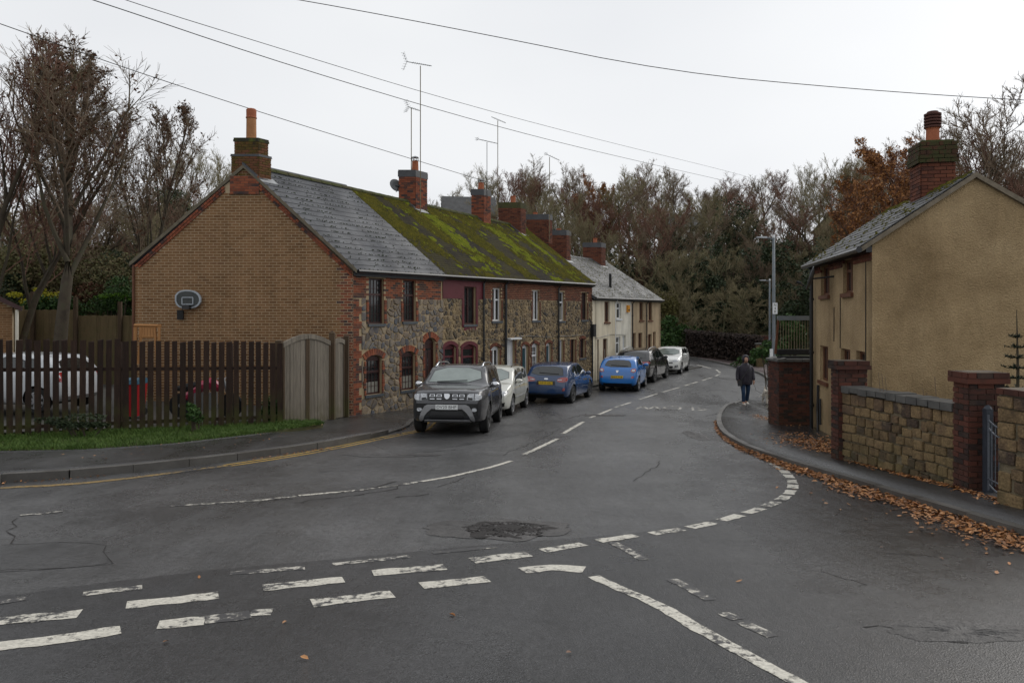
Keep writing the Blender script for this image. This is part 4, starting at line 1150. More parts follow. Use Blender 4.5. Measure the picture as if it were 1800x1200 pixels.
pieces('quoin_brick', m_brick_red, gw, red, jag=.006, limit=150)
# verge bricks along both rakes, thin bargeboard
vb = []
for (ua, za, ub, zb_) in ((0, Bz, HALF, Rz), (HALF, Rz, Wd, Ez)):
    d = Vector((ub - ua, 0, zb_ - za)); l = d.length; d.normalize(); nn = Vector((-d.z, 0, d.x)); n = int(l / .115)
    for k in range(n):
        for row in (0, 1):
            p = Vector((GX0 + ua, FAC_O[1], za)) + d * ((k + .5 * (row + 1)) * l / n) - nn * (.035 + row * .075)
            if abs(p.x - GX0 - HALF + .05) < .5 and p.z > 3.4: continue
            vb.append(((p.x, p.y - .018 - .012 * (1 - row), p.z), (tuple(d), (0, -1, 0), tuple(nn)), (l / n - .012, .05, .066)))
pieces('verge_brick', m_brick_red, gw, vb, jag=.006, limit=150)
mb = MB()
for a, b in ((back_pt(0), ridge_pt(0)), (ridge_pt(0), eave_pt(0))):
    dd = Vector((0, -.06, 0)); k = Vector((0, 0, .1))
    mb.hexa([a + dd - k, b + dd - k, b + Vector((0, .05, 0)) - k, a + Vector((0, .05, 0)) - k, a + dd + k * .2, b + dd + k * .2, b + Vector((0, .05, 0)) + k * .2, a + Vector((0, .05, 0)) + k * .2])
obj('verge_strip', mb, M('verge_mortar', [(.10, .085, .06), (.18, .155, .11)], .9), h1)
rf = roof_slab(h1, UB[0], UB[1], m_slate)
roof_tiles(rf, UB[0], UB[1], False, .34, .255, m_slate, 'slate', 300)
# tiny tufts of moss in the slate joints, thicker on the ridge
def moss(parent, u0, u1, low, n, dens, mat, size, seed, name='moss', flat=.35, v0=0, v1=1):
    r = random.Random(seed); mb = MB(); made = 0; tries = 0
    while made < n and tries < n * 12:
        tries += 1
        u = r.uniform(u0, u1); v = r.uniform(v0, v1)
        if r.random() > dens(u, v): continue
        made += 1
        p = eave_pt(u, low).lerp(ridge_pt(u, low), v); e0, e1, r0 = eave_pt(u0, low), eave_pt(u1, low), ridge_pt(u0, low)
        N_ = (e1 - e0).cross(r0 - e0).normalized(); N_ = N_ if N_.z > 0 else -N_
        s = size * r.uniform(.5, 1.5); X = Vector((r.uniform(-1, 1), r.uniform(-1, 1), r.uniform(-1, 1))).cross(N_).normalized(); Yv = N_.cross(X)
        c = p + N_ * .03; o = len(mb.v)
        k1, k2 = s * r.uniform(.7, 1.3), s * r.uniform(.7, 1.3)
        mb.v += [tuple(c + X * k1), tuple(c + Yv * k2), tuple(c - X * k1 * r.uniform(.6, 1)), tuple(c - Yv * k2 * r.uniform(.6, 1)), tuple(c + N_ * s * flat)]
        mb.f += [(o, o + 1, o + 4), (o + 1, o + 2, o + 4), (o + 2, o + 3, o + 4), (o + 3, o, o + 4)]; mb.mi += [0] * 4
    return obj(name, mb, mat, parent, kind='stuff')
rowsH1 = 18
moss(rf, UB[0] + .1, UB[1] - .05, False, 900, lambda u, v: .8 if abs((v * 18.4) % 1 - .0) < .16 and noise.noise(Vector((u * 1.3, v * 9, 1))) > -.25 else .01, m_moss_dark, .022, 5, 'joint_moss', flat=.8)
def ridge_row(parent, u0, u1, low, mat, name='ridge_tile', L=.45):
    a, b = ridge_pt(u0, low), ridge_pt(u1, low); n = max(1, int((b - a).length / L)); d = (b - a).normalized(); out = []
    for k in range(n):
        mb = MB(); p = a.lerp(b, k / n); q = a.lerp(b, (k + .97) / n); rings = []
        for pt, s in ((p, 1.06), (q, 1.0)):
            for j in range(7):
                t_ = math.pi * j / 6; rings.append((pt.x + math.cos(t_) * .14 * s, pt.y, pt.z - .05 + math.sin(t_) * .12 * s))
        mb.add(rings, [(j, j + 1, j + 8, j + 7) for j in range(6)] + [(0, 1, 2, 3, 4, 5, 6), (13, 12, 11, 10, 9, 8, 7)])
        obj(name, mb, mat, parent)
m_ridge = M('mossy_ridge_tile', [(.03, .028, .02), (.07, .065, .03), (.05, .06, .015), (.10, .085, .06)], .9, 3, .6, 50, .3)
ridge_row(rf, UB[0] + .6, UB[1], False, m_ridge)
mb = MB(); gutter(mb, eave_pt(0, d=.2) + Vector((0, 0, -.03)), eave_pt(UB[1], d=.2) + Vector((0, 0, -.03))); mb.fbox(FAC, 0, UB[1], ze(0) - .2, ze(0) - .06, .0, .09); obj('gutter', mb, m_black, h1)
mb = MB(); mb.fbox(GF, -.06, .0, -3.2, 1.45, -.05, .03); mb.tube([(GX0 - .02, FAC_O[1] - .06, 1.4), (GX0 - .02, FAC_O[1] - .06, -3)], .035, 8); obj('downpipe', mb, m_brownwood, h1)
# gable chimney (large, mossy)
chx = -8.03; chy = 22.3 + .5
C0, C_, x_, t_ = chimney(h1, -7.93, 22.5, .84, .46, 4.06, 4.74, m_lead_dk, m_brick_mossy, 160, [], corbel=.02)
mb = MB(); mb.box((-8.05, FAC_O[1] - .03, 3.85), (.44, .02, .28)); bkc = obj('chimney_breast', mb, m_mortar_dark, h1)
f1 = Frame((-8.49, FAC_O[1] - .05), (1, 0), (0, -1)); pieces('brick', m_brick_red, bkc, brick_list(f1, 0, .88, 3.57, 4.12), jag=.006, limit=80)
mb = MB()
C1_ = chimney(h1, -7.93, 22.5, .72, .38, 4.76, 5.24, M('mossy_cap', [(.05, .05, .02), (.03, .028, .02), (.08, .09, .015)], .9, 4, .4, 60), m_brick_mossy, 90, [(-.0, 0, .15, .92, 'tall')], corbel=.07, name='chimney')[0]
flashing(C0, C_, x_, t_, .84, .46, False, m_lead)

# --- house 2 (maroon)
ops2 = [op(815, 836, 504, 570), op(780.5, 801.5, 611, 655, .12), op(812.5, 836, 611, 655, .12)]
h2 = thing('stone_cottage', FAC.P(UB[1], -3.2, 0), 'stone cottage with dark maroon painted eaves band and maroon arched window surrounds', 'house', grp)
w = shell(h2, UB[1], UB[2], False, ops2, m_mortar_tan)
jam = [(o[0] - .13, o[1] + .13, o[2] - .13, o[3] + (o[4] + .18 if o[4] else .12)) for o in ops2]
jam[0] = (ops2[0][0] - .12, ops2[0][1] + .12, ops2[0][2] - .12, 3)
z2 = FAC.z_of(810, 525)
stones_to(w, rubble(FAC, UB[1], UB[2], -3.45, z2, jam, .16, 22, gap=.026), m_stone_tan, 260)
mb = MB(); o = ops2[0]
wall_grid(mb, FAC, UB[1] + .02, UB[2] - .02, z2, ze(UB[1]) - .12, [(o[0], o[1], z2 - 1, o[3], 0)], 0, .03)
for a, b in ((o[0] - .12, o[0]), (o[1], o[1] + .12)): mb.fbox(FAC, a, b, o[2] - .1, z2 - .002, -.02, .032)
mb.fbox(FAC, o[0], o[1], o[2] - .22, o[2] - .1, -.02, .034)
obj('painted_band', mb, m_maroon, h2)
for q in ops2[1:]:
    mb = MB()
    for a, b in ((q[0] - .11, q[0]), (q[1], q[1] + .11)): mb.fbox(FAC, a, b, q[2] - .1, q[3], -.02, .032)
    n = 9; c = (q[0] + q[1]) / 2; wq = q[1] - q[0]; Rr = (wq * wq / 4 + q[4] ** 2) / (2 * q[4]); zc = q[3] - (Rr - q[4]); th = math.asin(min(1, wq / 2 / Rr)) * 1.15
    for k in range(n):
        t0 = -th + 2 * th * k / n; t1 = t0 + 2 * th / n; P = []
        for d in (.034, -.02):
            P += [FAC.P(c + math.sin(t0) * Rr, zc + math.cos(t0) * Rr, d), FAC.P(c + math.sin(t1) * Rr, zc + math.cos(t1) * Rr, d), FAC.P(c + math.sin(t1) * (Rr + .13), zc + math.cos(t1) * (Rr + .13), d), FAC.P(c + math.sin(t0) * (Rr + .13), zc + math.cos(t0) * (Rr + .13), d)]
        mb.hexa(P)
    obj('painted_surround', mb, m_maroon, h2)

window(h2, FAC, ops2[0], m_maroon_dk, 'two', curtain=False); window(h2, FAC, ops2[1], m_maroon, 'sash'); window(h2, FAC, ops2[2], m_maroon, 'sash')
# --- houses 3-5
def small_house(i, ops, wins, label, doors=(), matst=m_stone_tan):
    u0, u1 = UB[i], UB[i + 1]
    h = thing('stone_cottage', FAC.P(u0, -3.25, 0), label, 'house', grp)
    w = shell(h, u0, u1, False, ops, m_mortar_tan)
    jam = [(o[0] - .1, o[1] + .1, o[2] - .09, o[3] + (o[4] + .14 if o[4] else .1)) for o in ops]
    z3 = FAC.z_of(900, 526)
    stones_to(w, rubble(FAC, u0, u1, -3.45, z3, jam, .15, 30 + i, gap=.026), matst, 60)
    bl = brick_list(FAC, u0, u1, z3, ze(u0) - .1, outside(ops))
    for o in ops:
        if o[4] > 0: bl += arch_bricks(FAC, o, m_brick_red, w, .13, .09)
        else:
            for k in range(int((min(z3, o[3]) - max(o[2], -3.4)) / .075)):
                for s in (0, 1): bl.append((FAC.P(o[0] - .045 if s == 0 else o[1] + .045, max(o[2], -3.4) + (k + .5) * .075, .008), FAC.ax(), (.08, .04, .064)))
    pieces('brick', m_brick_sooty, w, bl, jag=.006, limit=60)
    for o, (mat, style, cur) in zip(ops, wins): window(h, FAC, o, mat, style, curtain=cur)
    for o, (mat, gl, fm) in zip(ops[len(wins):], doors): door(h, FAC, o, mat, glazed=gl, framemat=fm)
    return h
m_teal = M('teal_door_paint', [(.02, .07, .09), (.03, .09, .11)], .4)
m_greydoor = M('blue_grey_door_paint', [(.16, .19, .22), (.2, .23, .26)], .4)
h3 = small_house(2, [op(865, 881, 506, 564), op(863, 878, 613, 655, .1), op(890.7, 904.5, 597, 0, bottom=zb)], [(m_white, 'dbl', False), (m_white, 'two', False)],
                 'stone cottage with a white panelled door, just beyond the maroon trimmed cottage', [(m_white, False, m_white)])
h4 = small_house(3, [op(935.5, 948, 510, 563), op(934, 946, 608, 655, .1), op(917, 928.5, 610, 0, .1, bottom=zb), op(959.5, 969, 606, 0, .1, bottom=zb)], [(m_white, 'two', False), (m_white, 'lead', False)],
                 'stone cottage with two arched white framed teal doors either side of a white window', [(m_teal, False, m_white), (m_teal, False, m_white)])
h5 = small_house(4, [op(982.6, 992, 513, 564), op(1022, 1032, 514, 562), op(1019, 1028, 597, 629, .05), op(981, 990, 597, 0, bottom=zb), op(1003, 1011, 596, 0, bottom=zb)], [(m_white, 'sash', .5), (m_maroon_dk, 'two', False), (m_maroon_dk, 'two', False)],
                 'last stone cottage, dark timber window, joined to the lower cream rendered cottage', [(m_greydoor, True, m_white), (m_blackmat, False, m_maroon_dk)])
mb = MB(); o = op(890.7, 904.5, 597, 0, bottom=zb); mb.fbox(FAC, o[0] - .12, o[1] + .12, o[3] + .02, o[3] + .08, 0, .28); obj('porch_hood', mb, m_white, h3)
# roofs of 2-5, mossy
stripes = [(8.0, .75), (12.4, .65), (14.9, .35)]
def stripe_d(u, v):
    d = 0
    for c, wd in stripes:
        if v < .84: d = max(d, math.exp(-((u - c - (.84 - v) * .25) / (wd * (.55 + .5 * (1 - v)))) ** 2) * (1 - .35 * (1 - v)))
    return d
for h, i in ((h2, 1), (h3, 2), (h4, 3), (h5, 4)):
    u0, u1 = UB[i], UB[i + 1]
    rf = roof_slab(h, u0, u1, m_tile_moss)
    roof_tiles(rf, u0, u1, False, .2, .13, m_tile_moss, 'roof_tile', 60, .014)
    A = (u1 - u0)
    moss(rf, u0, u1, False, int(1000 * A), lambda u, v: max(0, min(1, (1.0 + .55 * v) * stripe_d(u, v) - .62 + .25 * v + 1.3 * noise.noise(Vector((u * 3, v * 14, 2))))), m_moss_bright, .05, 50 + i, 'bright_moss', .3)
    moss(rf, u0, u1, False, int(1900 * A), lambda u, v: max(0, min(1, .12 + .35 * v + 1.7 * noise.noise(Vector((u * .9 + v * 1.5, v * 2.6, 7))) + .5 * noise.noise(Vector((u * 4, v * 16, 4))))), m_moss_olive, .045, 60 + i, 'olive_moss', .3)
    ridge_row(rf, u0, u1, False, m_ridge)
    mb = MB(); gutter(mb, eave_pt(u0, d=.2) + Vector((0, 0, -.03)), eave_pt(u1, d=.2) + Vector((0, 0, -.03)), .055); mb.fbox(FAC, u0, u1, ze(u0) - .17, ze(u0) - .06, .0, .09); obj('gutter', mb, m_black, h)
moss(rf, UB[2], UB[5], False, 10, lambda u, v: 1, m_moss_olive, .03, 1, 'moss_tuft')
downpipe(h2, FAC, uu(848), -3.3, ze(5) - .1); downpipe(h3, FAC, uu(887), -3.3, ze(5) - .1, r=.05); downpipe(h4, FAC, uu(980), -3.3, ze(5) - .1); downpipe(h5, FAC, uu(1040) - .05, -3.35, -.6)
mb = MB(); mb.fbox(FAC, uu(1037), uu(1041.5), -1.15, -.55, 0, .2); obj('meter_box', mb, m_blackmat, h5)
obj('end_gable', gable_mb(UB[5] - .02, False, .25, -1), m_brick_sooty, h5)
# chimneys on the terrace
ckw = dict(corbel=.26)
def std_ch(h, X, Y, wx, wt, z1, mat, lim, pots, low=False, capmat=None):
    z0 = (2.3 if low else 3.45)
    ch, C, x, t = chimney(h, X, Y, wx, wt, z0, z1, capmat or m_lead_dk, mat, lim, pots, corbel=.22)
    flashing(ch, C, x, t, wx, wt, low); return ch
ch1 = std_ch(h3, -3.88, 29.0, .66, .72, 5.5, m_brick_red, 150, [(.02, .1, .13, .55, 'cage')])
ch2 = std_ch(h4, -1.38, 32.9, .55, .55, 5.42, m_brick_red, 100, [(.0, .0, .13, .42, 'cage')])
ch3 = std_ch(h5, 0.0, 35.2, 1.05, .5, 5.18, m_brick_sooty, 60, [(.05, 0, .12, .34, 'plain')], capmat=m_ridge)
ch4 = std_ch(h5, 1.36, 36.9, 1.1, .4, 4.85, m_brick_sooty, 60, [(-.2, 0, .11, .12, 'plain')])
# --- rendered cottages
grp2 = 'rendered cottages beyond the stone terrace'
def rend(i, mat, ops, wins, doors, label, name):
    u0, u1 = UC[i], UC[i + 1]
    h = thing('rendered_cottage', FAC.P(u0, -3.3, 0), label, 'house', grp2)
    w = shell(h, u0, u1, True, ops, mat)
    for o, (m, s, c) in zip(ops, wins): window(h, FAC, o, m, s, curtain=c, sill=m if m is m_white else m_brownwood)
    for o, (m, g, fm) in zip(ops[len(wins):], doors): door(h, FAC, o, m, glazed=g, framemat=fm, panels=False)
    rf = roof_slab(h, u0, u1, m_slate_old, True)
    roof_tiles(rf, u0, u1, True, .24, .17, m_slate_old, 'slate', 60, .014)
    moss(rf, u0, u1, True, int(160 * (u1 - u0)), lambda u, v: .5 + noise.noise(Vector((u * 2, v * 8, 3))), m_moss_olive, .03, 80 + i, 'roof_moss', .4)
    ridge_row(rf, u0, u1, True, m_slate_old)
    mb = MB(); gutter(mb, eave_pt(u0, True, .2) + Vector((0, 0, -.03)), eave_pt(u1, True, .2) + Vector((0, 0, -.03)), .055); mb.fbox(FAC, u0, u1, .62, .74, .0, .09); obj('gutter', mb, m_black, h)
    return h
c1 = rend(0, m_render_cream, [op(1062.6, 1071.5, 530, 566), op(1060, 1068, 595, 632), op(1047, 1053, 597, 0, bottom=zb)], [(m_brownwood, 'two', False), (m_brownwood, 'two', .5)], [(m_brownwood, False, None)], 'cream rendered cottage with brown timber windows, first after the stone ones', 'a')
c2 = rend(1, m_render_white, [op(1084, 1092, 532, 560), op(1083, 1090.5, 592, 622), op(1094.5, 1100, 590, 0, bottom=zb)], [(m_white, 'sash', False), (m_white, 'sash', False)], [(m_white, False, None)], 'white rendered cottage with white windows and an orange alarm box', 'b')
c3 = rend(2, m_render_beige, [op(1124, 1131, 531, 563), op(1122, 1129, 585, 625), op(1112.5, 1117.5, 585, 0, bottom=zb)], [(m_brownwood, 'two', False), (m_brownwood, 'two', False)], [(m_brownwood, False, None)], 'beige rendered cottage between the white cottage and the end one', 'c')
c4 = rend(3, m_render_beige, [op(1140, 1146.6, 531, 563), op(1139, 1145.5, 587, 625), op(1148, 1152.5, 583, 0, bottom=zb)], [(m_brownwood, 'two', False), (m_brownwood, 'two', False)], [(m_brownwood, False, None)], 'beige rendered cottage at the far end of the row beside the woods', 'd')
obj('far_gable', gable_mb(UC[4] - .02, True, .25, -1), m_render_beige, c4)
obj('near_gable', gable_mb(UC[0] + .3, True, .25, 1), m_render_cream, c1)
downpipe(c2, FAC, UC[2], -3.35, .65); downpipe(c3, FAC, UC[3], -3.35, .65); downpipe(c1, FAC, uu(1080), -3.35, .65, m_white, .02)
t = thing('alarm_box', FAC.P(uu(1103), .25, 0), 'small orange alarm box high on the white rendered cottage', 'alarm box')
mb = MB(); mb.fbox(FAC, uu(1101), uu(1105), .05, .42, 0.002, .09); obj('case', mb, M('orange_plastic', [(.6, .25, .02), (.7, .3, .03)], .4), t)
mb = MB(); mb.fbox(FAC, uu(1101.8), uu(1104.2), .12, .2, 0.09, .1); obj('label_strip', mb, m_black, t)
mb = MB(); p = eave_pt(uu(1096), True).lerp(ridge_pt(uu(1096), True), .25); mb.tube([p, p + Vector((0, 0, .75))], .07, 10); obj('vent_pipe', mb, m_blackmat, c2)
std_ch(c1, 2.53, 39.3, .95, .5, 4.33, m_brick_sooty, 40, [(-.05, 0, .12, .1, 'plain')], True)
std_ch(c3, 4.76, 42.8, 1.05, .6, 4.0, m_brick_sooty, 40, [(.05, 0, .12, .28, 'plain')], True)
# cable clipped along the fronts
mb = MB(); pts = [FAC.P(uu(p), FAC.z_of(p, y), .03) for p, y in ((852, 596), (880, 598), (920, 590), (960, 592), (1000, 590), (1036, 588), (1050, 594), (1070, 588), (1100, 588))]
mb.tube(pts, .012, 4); tag(obj('wall_cable', mb, m_black), 'thin black cable clipped along the cottage fronts between the storeys', 'cable')

# ---------------- right hand house
RFa = Frame((6.45, 13.25), (0.95, 4.85), (-4.85, 0.95))
RG = Frame((6.45, 13.25), (4.85, -0.95), (-0.95, -4.85))
rl = 4.94; ez = 1.29; rz = 2.45; half = 1.667
ru = RFa.u_of
def rop(p0, p1, y0, y1):
    a, b = sorted((ru(p0), ru(p1))); c = (p0 + p1) / 2
    return (a, b, RFa.z_of(c, y1), RFa.z_of(c, y0), 0)
rh = thing('rendered_house', (6.45, 13.25, -2.7), 'tan roughcast rendered house with slate roof and brick chimney on the right', 'house')
ropen = [rop(1443, 1458, 467, 519), rop(1482, 1499, 456, 515), rop(1441.5, 1455.5, 608, 670), rop(1478, 1494.5, 613, 652), rop(1505, 1520.5, 617, 650)]
mb = MB(); wall_grid(mb, RFa, 0, rl, -3.5, ez - .02, ropen, -.25, 0)
wl_ = obj('wall', mb, m_render_tan, rh)
mb = MB(); mb.fbox(RFa, .3, rl - .05, -3.4, 1.2, -1.1, -1.05); obj('room_back', mb, m_roomdark, wl_)
mb = MB()
ring = [(0, -3.5), (2 * half + .4, -3.5), (2 * half + .4, 1.0), (half, rz - .06), (0, ez - .04)]
f = [RG.P(u, z, 0.003) for u, z in ring]; b = [RG.P(u, z, -.24) for u, z in ring]
mb.add(f + b, [(0, 1, 2, 3, 4), (9, 8, 7, 6, 5)] + [(i, (i + 1) % 5, 5 + (i + 1) % 5, 5 + i) for i in range(5)])
obj('gable_wall', mb, m_render_tan, rh)
mb = MB(); b2 = [(p[0] + RFa.t[0] * (rl - .26), p[1] + RFa.t[1] * (rl - .26), p[2]) for p in b]; f2_ = [(p[0] + RFa.t[0] * .24, p[1] + RFa.t[1] * .24, p[2]) for p in b2]
mb.add(b2 + f2_, [(0, 1, 2, 3, 4), (9, 8, 7, 6, 5)] + [(i, (i + 1) % 5, 5 + (i + 1) % 5, 5 + i) for i in range(5)]); obj('far_gable_wall', mb, m_render_tan, rh)
for i, o in enumerate(ropen): window(rh, RFa, o, m_brownwood, 'two' if i in (0, 2) else 'dbl' if i == 1 else 'two' if i == 3 else 'none', sill=m_brownwood, depth=.07)
def re(s, d=.2): return Vector(RFa.P(s, ez + .02 - .13, d))
def rr(s): p = RG.P(half, rz, 0); return Vector((p[0] + RFa.t[0] * s, p[1] + RFa.t[1] * s, rz))
def rb(s): p = RG.P(2 * half + .6, .95, 0); return Vector((p[0] + RFa.t[0] * s, p[1] + RFa.t[1] * s, p[2]))
mb = MB()
for A, B in ((re, rr), (rr, rb)):
    p = [A(-.08), A(rl + .1), B(rl + .1), B(-.08)]; mb.hexa([q - Vector((0, 0, .09)) for q in p] + p)
rrf = obj('roof', mb, M('verge_cement', [(.13, .11, .08), (.24, .2, .15)], .9), rh)
out = []; S = rr(0) - re(0); sl = S.length; S.normalize(); X = (re(1) - re(0)).normalized(); Nn = S.cross(X).normalized(); Nn = Nn if Nn.z > 0 else -Nn
rs = random.Random(4)
for j in range(11):
    for i in range(20 + j % 2):
        f0 = max(0, (i - (.5 if j % 2 else 0)) / 20); f1 = min(1, (i + 1 - (.5 if j % 2 else 0)) / 20)
        a = -.06 + (rl + .14) * f0; b = -.06 + (rl + .14) * f1
        c = (re((a + b) / 2).lerp(rr((a + b) / 2), (j + .5) / 11.2)) + Nn * (.02 + rs.uniform(-.002, .004)); tl = (S - Nn * .05).normalized()
        nn = X.cross(tl).normalized(); nn = nn if nn.z > 0 else -nn
        out.append((tuple(c), (tuple(X), tuple(tl), tuple(nn)), (b - a - .01, sl / 11 * 1.2, .014)))
pieces('slate', m_slate_old, rrf, out, jag=.012)
mb = MB(); r_ = random.Random(77)
for _ in range(420):
    s = r_.uniform(-.05, rl); v = 1 - abs(r_.gauss(0, .06)) if r_.random() < .6 else r_.uniform(0, 1); c = re(s).lerp(rr(s), max(0, v)) + Nn * .035; q = r_.uniform(.02, .05); o = len(mb.v)
    mb.v += [tuple(c + X * q), tuple(c + S * q), tuple(c - X * q), tuple(c - S * q), tuple(c + Nn * q * .6)]
    mb.f += [(o, o + 1, o + 4), (o + 1, o + 2, o + 4), (o + 2, o + 3, o + 4), (o + 3, o, o + 4)]; mb.mi += [0] * 4
obj('roof_moss', mb, m_moss_olive, rrf, kind='stuff')
mb = MB(); mb.tube([re(-.1, .24) - Vector((0, 0, .05)), re(rl + .12, .24) - Vector((0, 0, .05))], .055, 8); obj('gutter', mb, m_black, rh)
mb = MB(); mb.fbox(RFa, 0, rl, ez - .2, ez - .1, 0, .1); obj('fascia', mb, m_black, rh)
pieces('brick', m_brick_sooty, wl_, brick_list(RFa, 0, rl, ez - .35, ez - .2, outside(ropen), proud=.02), jag=.006, limit=60)
downpipe(rh, RFa, rl - .12, -3.1, ez - .1, r=.045, d=.09)
# bent black pipes at the foot of the wall
mb = MB(); mb.tube([RFa.P(rl - .65, -2.9, .05), RFa.P(rl - .6, -2.3, .05), RFa.P(rl - .62, -1.7, .04)], .03, 6); mb.tube([RFa.P(rl - .9, -2.6, .05), RFa.P(rl - .88, -2.0, .05)], .03, 6); obj('waste_pipe', mb, m_black, rh)
cc = rr(0) + (rr(rl) - rr(0)).normalized() * 2.0
def rchim():
    t = Vector((RFa.t[0], RFa.t[1], 0)); x = Vector((RG.t[0], RG.t[1], 0)); C = Vector((cc.x, cc.y, 0)); wx, wt, z0, z1 = .62, .62, 1.7, 3.02
    def sb(mb, hx, ht, a, b):
        p = [C - x * hx - t * ht, C + x * hx - t * ht, C + x * hx + t * ht, C - x * hx + t * ht]
        mb.hexa([q + Vector((0, 0, a)) for q in p] + [q + Vector((0, 0, b)) for q in p])
    mb = MB(); sb(mb, wx / 2 - .012, wt / 2 - .012, z0, z1); sb(mb, wx / 2 + .02, wt / 2 + .02, z1, z1 + .36); ch = obj('chimney', mb, m_mortar_dark, rh)
    L = []
    for g, a, b in ((0, z0, z1 - .06), (.05, z1 - .06, z1 + .1), (.03, z1 + .1, z1 + .36)):
        o1 = C - x * (wx / 2 + g) - t * (wt / 2 + g); fa = Frame((o1.x, o1.y), RG.t, RG.n)
        fb = Frame((o1.x, o1.y), RFa.t, RFa.n)
        q = brick_list(fa, 0, wx + 2 * g, a, b, proud=.02) + brick_list(fb, 0, wt + 2 * g, a, b, proud=.02)
        if g == 0: L += q
        else: pieces('cap_brick', m_moss_b, ch, q, jag=.006, limit=60)
    pieces('brick', m_brick_sooty, ch, L, jag=.006)
    m = MB(); sb(m, wx / 2 - .02, wt / 2 - .02, z1 + .36, z1 + .4); obj('flaunching', m, m_ridge, ch)
    m = MB(); z = z1 + .38; r = .125; h = .62; c = C
    m.lathe((c.x, c.y, z), [(r * 1.15, 0), (r * 1.0, .06), (r * .95, h * .45), (r * 1.1, h * .5)], 16); obj('chimney_pot', m, m_terracotta, ch)
    m = MB(); pr = []
    for k in range(5):
        a = h * (.5 + .1 * k); pr += [(r * .95, a), (r * 1.28, a + .01), (r * 1.28, a + .045), (r * .95, a + .055)]
    m.lathe((c.x, c.y, z), pr + [(r * .8, h + .03)], 16); obj('cowl', m, M('sooty_terracotta', [(.05, .02, .015), (.10, .035, .025)], .7), ch)
m_moss_b = M('moss_covered_brick', [(.02, .014, .01), (.06, .03, .018), (.04, .045, .016), (.08, .03, .02), (.03, .018, .014)], .95, 3, .5, 60, .3)
rchim()
for px_, y0_, y1_ in ((1478, 520, 612), (1523, 455, 660), (1467, 540, 600)):
    s_ = ru(px_); mb = MB(); mb.tube([RFa.P(s_, RFa.z_of(px_, y0_), .012), RFa.P(s_ + .01, RFa.z_of(px_, y1_), .012)], .008, 4); obj('wall_cable', mb, m_blackmat, rh)
mb = MB(); mb.tube([RG.P(u_, -1.55 + .05 * math.sin(u_ * 3) + .02 * math.sin(u_ * 11), .006) for u_ in [i_ * .15 for i_ in range(20)]], .006, 4); obj('render_crack', mb, M('crack_shadow', [(.10, .07, .04), (.13, .09, .05)], 1), rh)
# satellite dish on the house
def dish(c, n, r, label, arm_to):
    t = thing('satellite_dish', c, label, 'satellite dish')
    n = Vector(n).normalized(); q = n.to_track_quat('Z', 'Y').to_matrix(); mb = MB()
    mb.lathe(c, [(.01, -.06), (r * .5, -.045), (r, 0), (r, .01), (r * .5, -.035), (.01, -.05)], 20, q); obj('reflector', mb, M('dish_grey', [(.09, .095, .1), (.14, .145, .15)], .5), t, smooth=True)
    mb = MB(); mb.tube([Vector(c) - n * .05, arm_to], .02, 6); mb.tube([Vector(c) - Vector((0, 0, r)), Vector(c) - Vector((0, 0, r * .6)) + n * r * .9], .012, 5); obj('arm', mb, m_blackmat, t)
    mb = MB(); p = Vector(c) - Vector((0, 0, r * .6)) + n * r * .9; mb.tube([p - n * .04, p + n * .06], .03, 8); obj('receiver', mb, m_blackmat, t)
    return t
ud = ru(1458); zd = RFa.z_of(1458, 489)
dish(RFa.P(ud - .1, zd, .42), (-.9, .45, .3), .27, 'dark satellite dish on the tan rendered house between its upper windows', Vector(RFa.P(ud - .45, zd + .02, 0)))
dish((-4.5, 28.7, 4.95), (.55, -.7, .35), .27, 'grey satellite dish fixed to the left side of the tall brick chimney', Vector((-4.2, 28.75, 4.9)))

# ---------------- garden wall, piers and gate on the right
def pier(X0, X1, Y0, Y1, z0, z1, label):
    t = thing('brick_pier', ((X0 + X1) / 2, (Y0 + Y1) / 2, z0), label, 'brick pier')
    mb = MB(); mb.box(((X0 + X1) / 2, (Y0 + Y1) / 2, (z0 + z1) / 2 - .1), ((X1 - X0) / 2 - .012, (Y1 - Y0) / 2 - .012, (z1 - z0) / 2 + .1)); co = obj('core', mb, m_mortar_dark, t)
    fa = Frame((X0, Y0), (1, 0), (0, -1)); fb = Frame((X0, Y0), (0, 1), (-1, 0))
    L = brick_list(fa, 0, X1 - X0, z0 - .25, z1 - .15, r=rnd) + brick_list(fb, 0, Y1 - Y0, z0 - .25, z1 - .15, r=rnd)
    pieces('brick', m_brick_garden, co, L, jag=.008)
    mb = MB(); mb.box(((X0 + X1) / 2, (Y0 + Y1) / 2, z1 - .12), ((X1 - X0) / 2 + .05, (Y1 - Y0) / 2 + .05, .035)); obj('cap_slab', mb, m_brick_garden, t)
    g = .04; fa = Frame((X0 - g, Y0 - g), (1, 0), (0, -1)); fb = Frame((X0 - g, Y0 - g), (0, 1), (-1, 0))
    mb = MB(); mb.box(((X0 + X1) / 2, (Y0 + Y1) / 2, z1 - .045), ((X1 - X0) / 2 + .03, (Y1 - Y0) / 2 + .03, .04)); cc_ = obj('cap', mb, m_mortar_dark, t)
    pieces('cap_brick', m_brick_garden, cc_, brick_list(fa, 0, X1 - X0 + 2 * g, z1 - .085, z1, proud=.015) + brick_list(fb, 0, Y1 - Y0 + 2 * g, z1 - .085, z1, proud=.015), jag=.008)
    return t
pier(5.70, 6.20, 12.9, 13.2, -2.6, -.83, 'red brick pier with a flat brick cap, farther one, touching the tan house corner')
pier(6.18, 6.66, 10.0, 10.36, -2.42, -.80, 'dark brick pier beside the grey metal garden gate, nearer one')
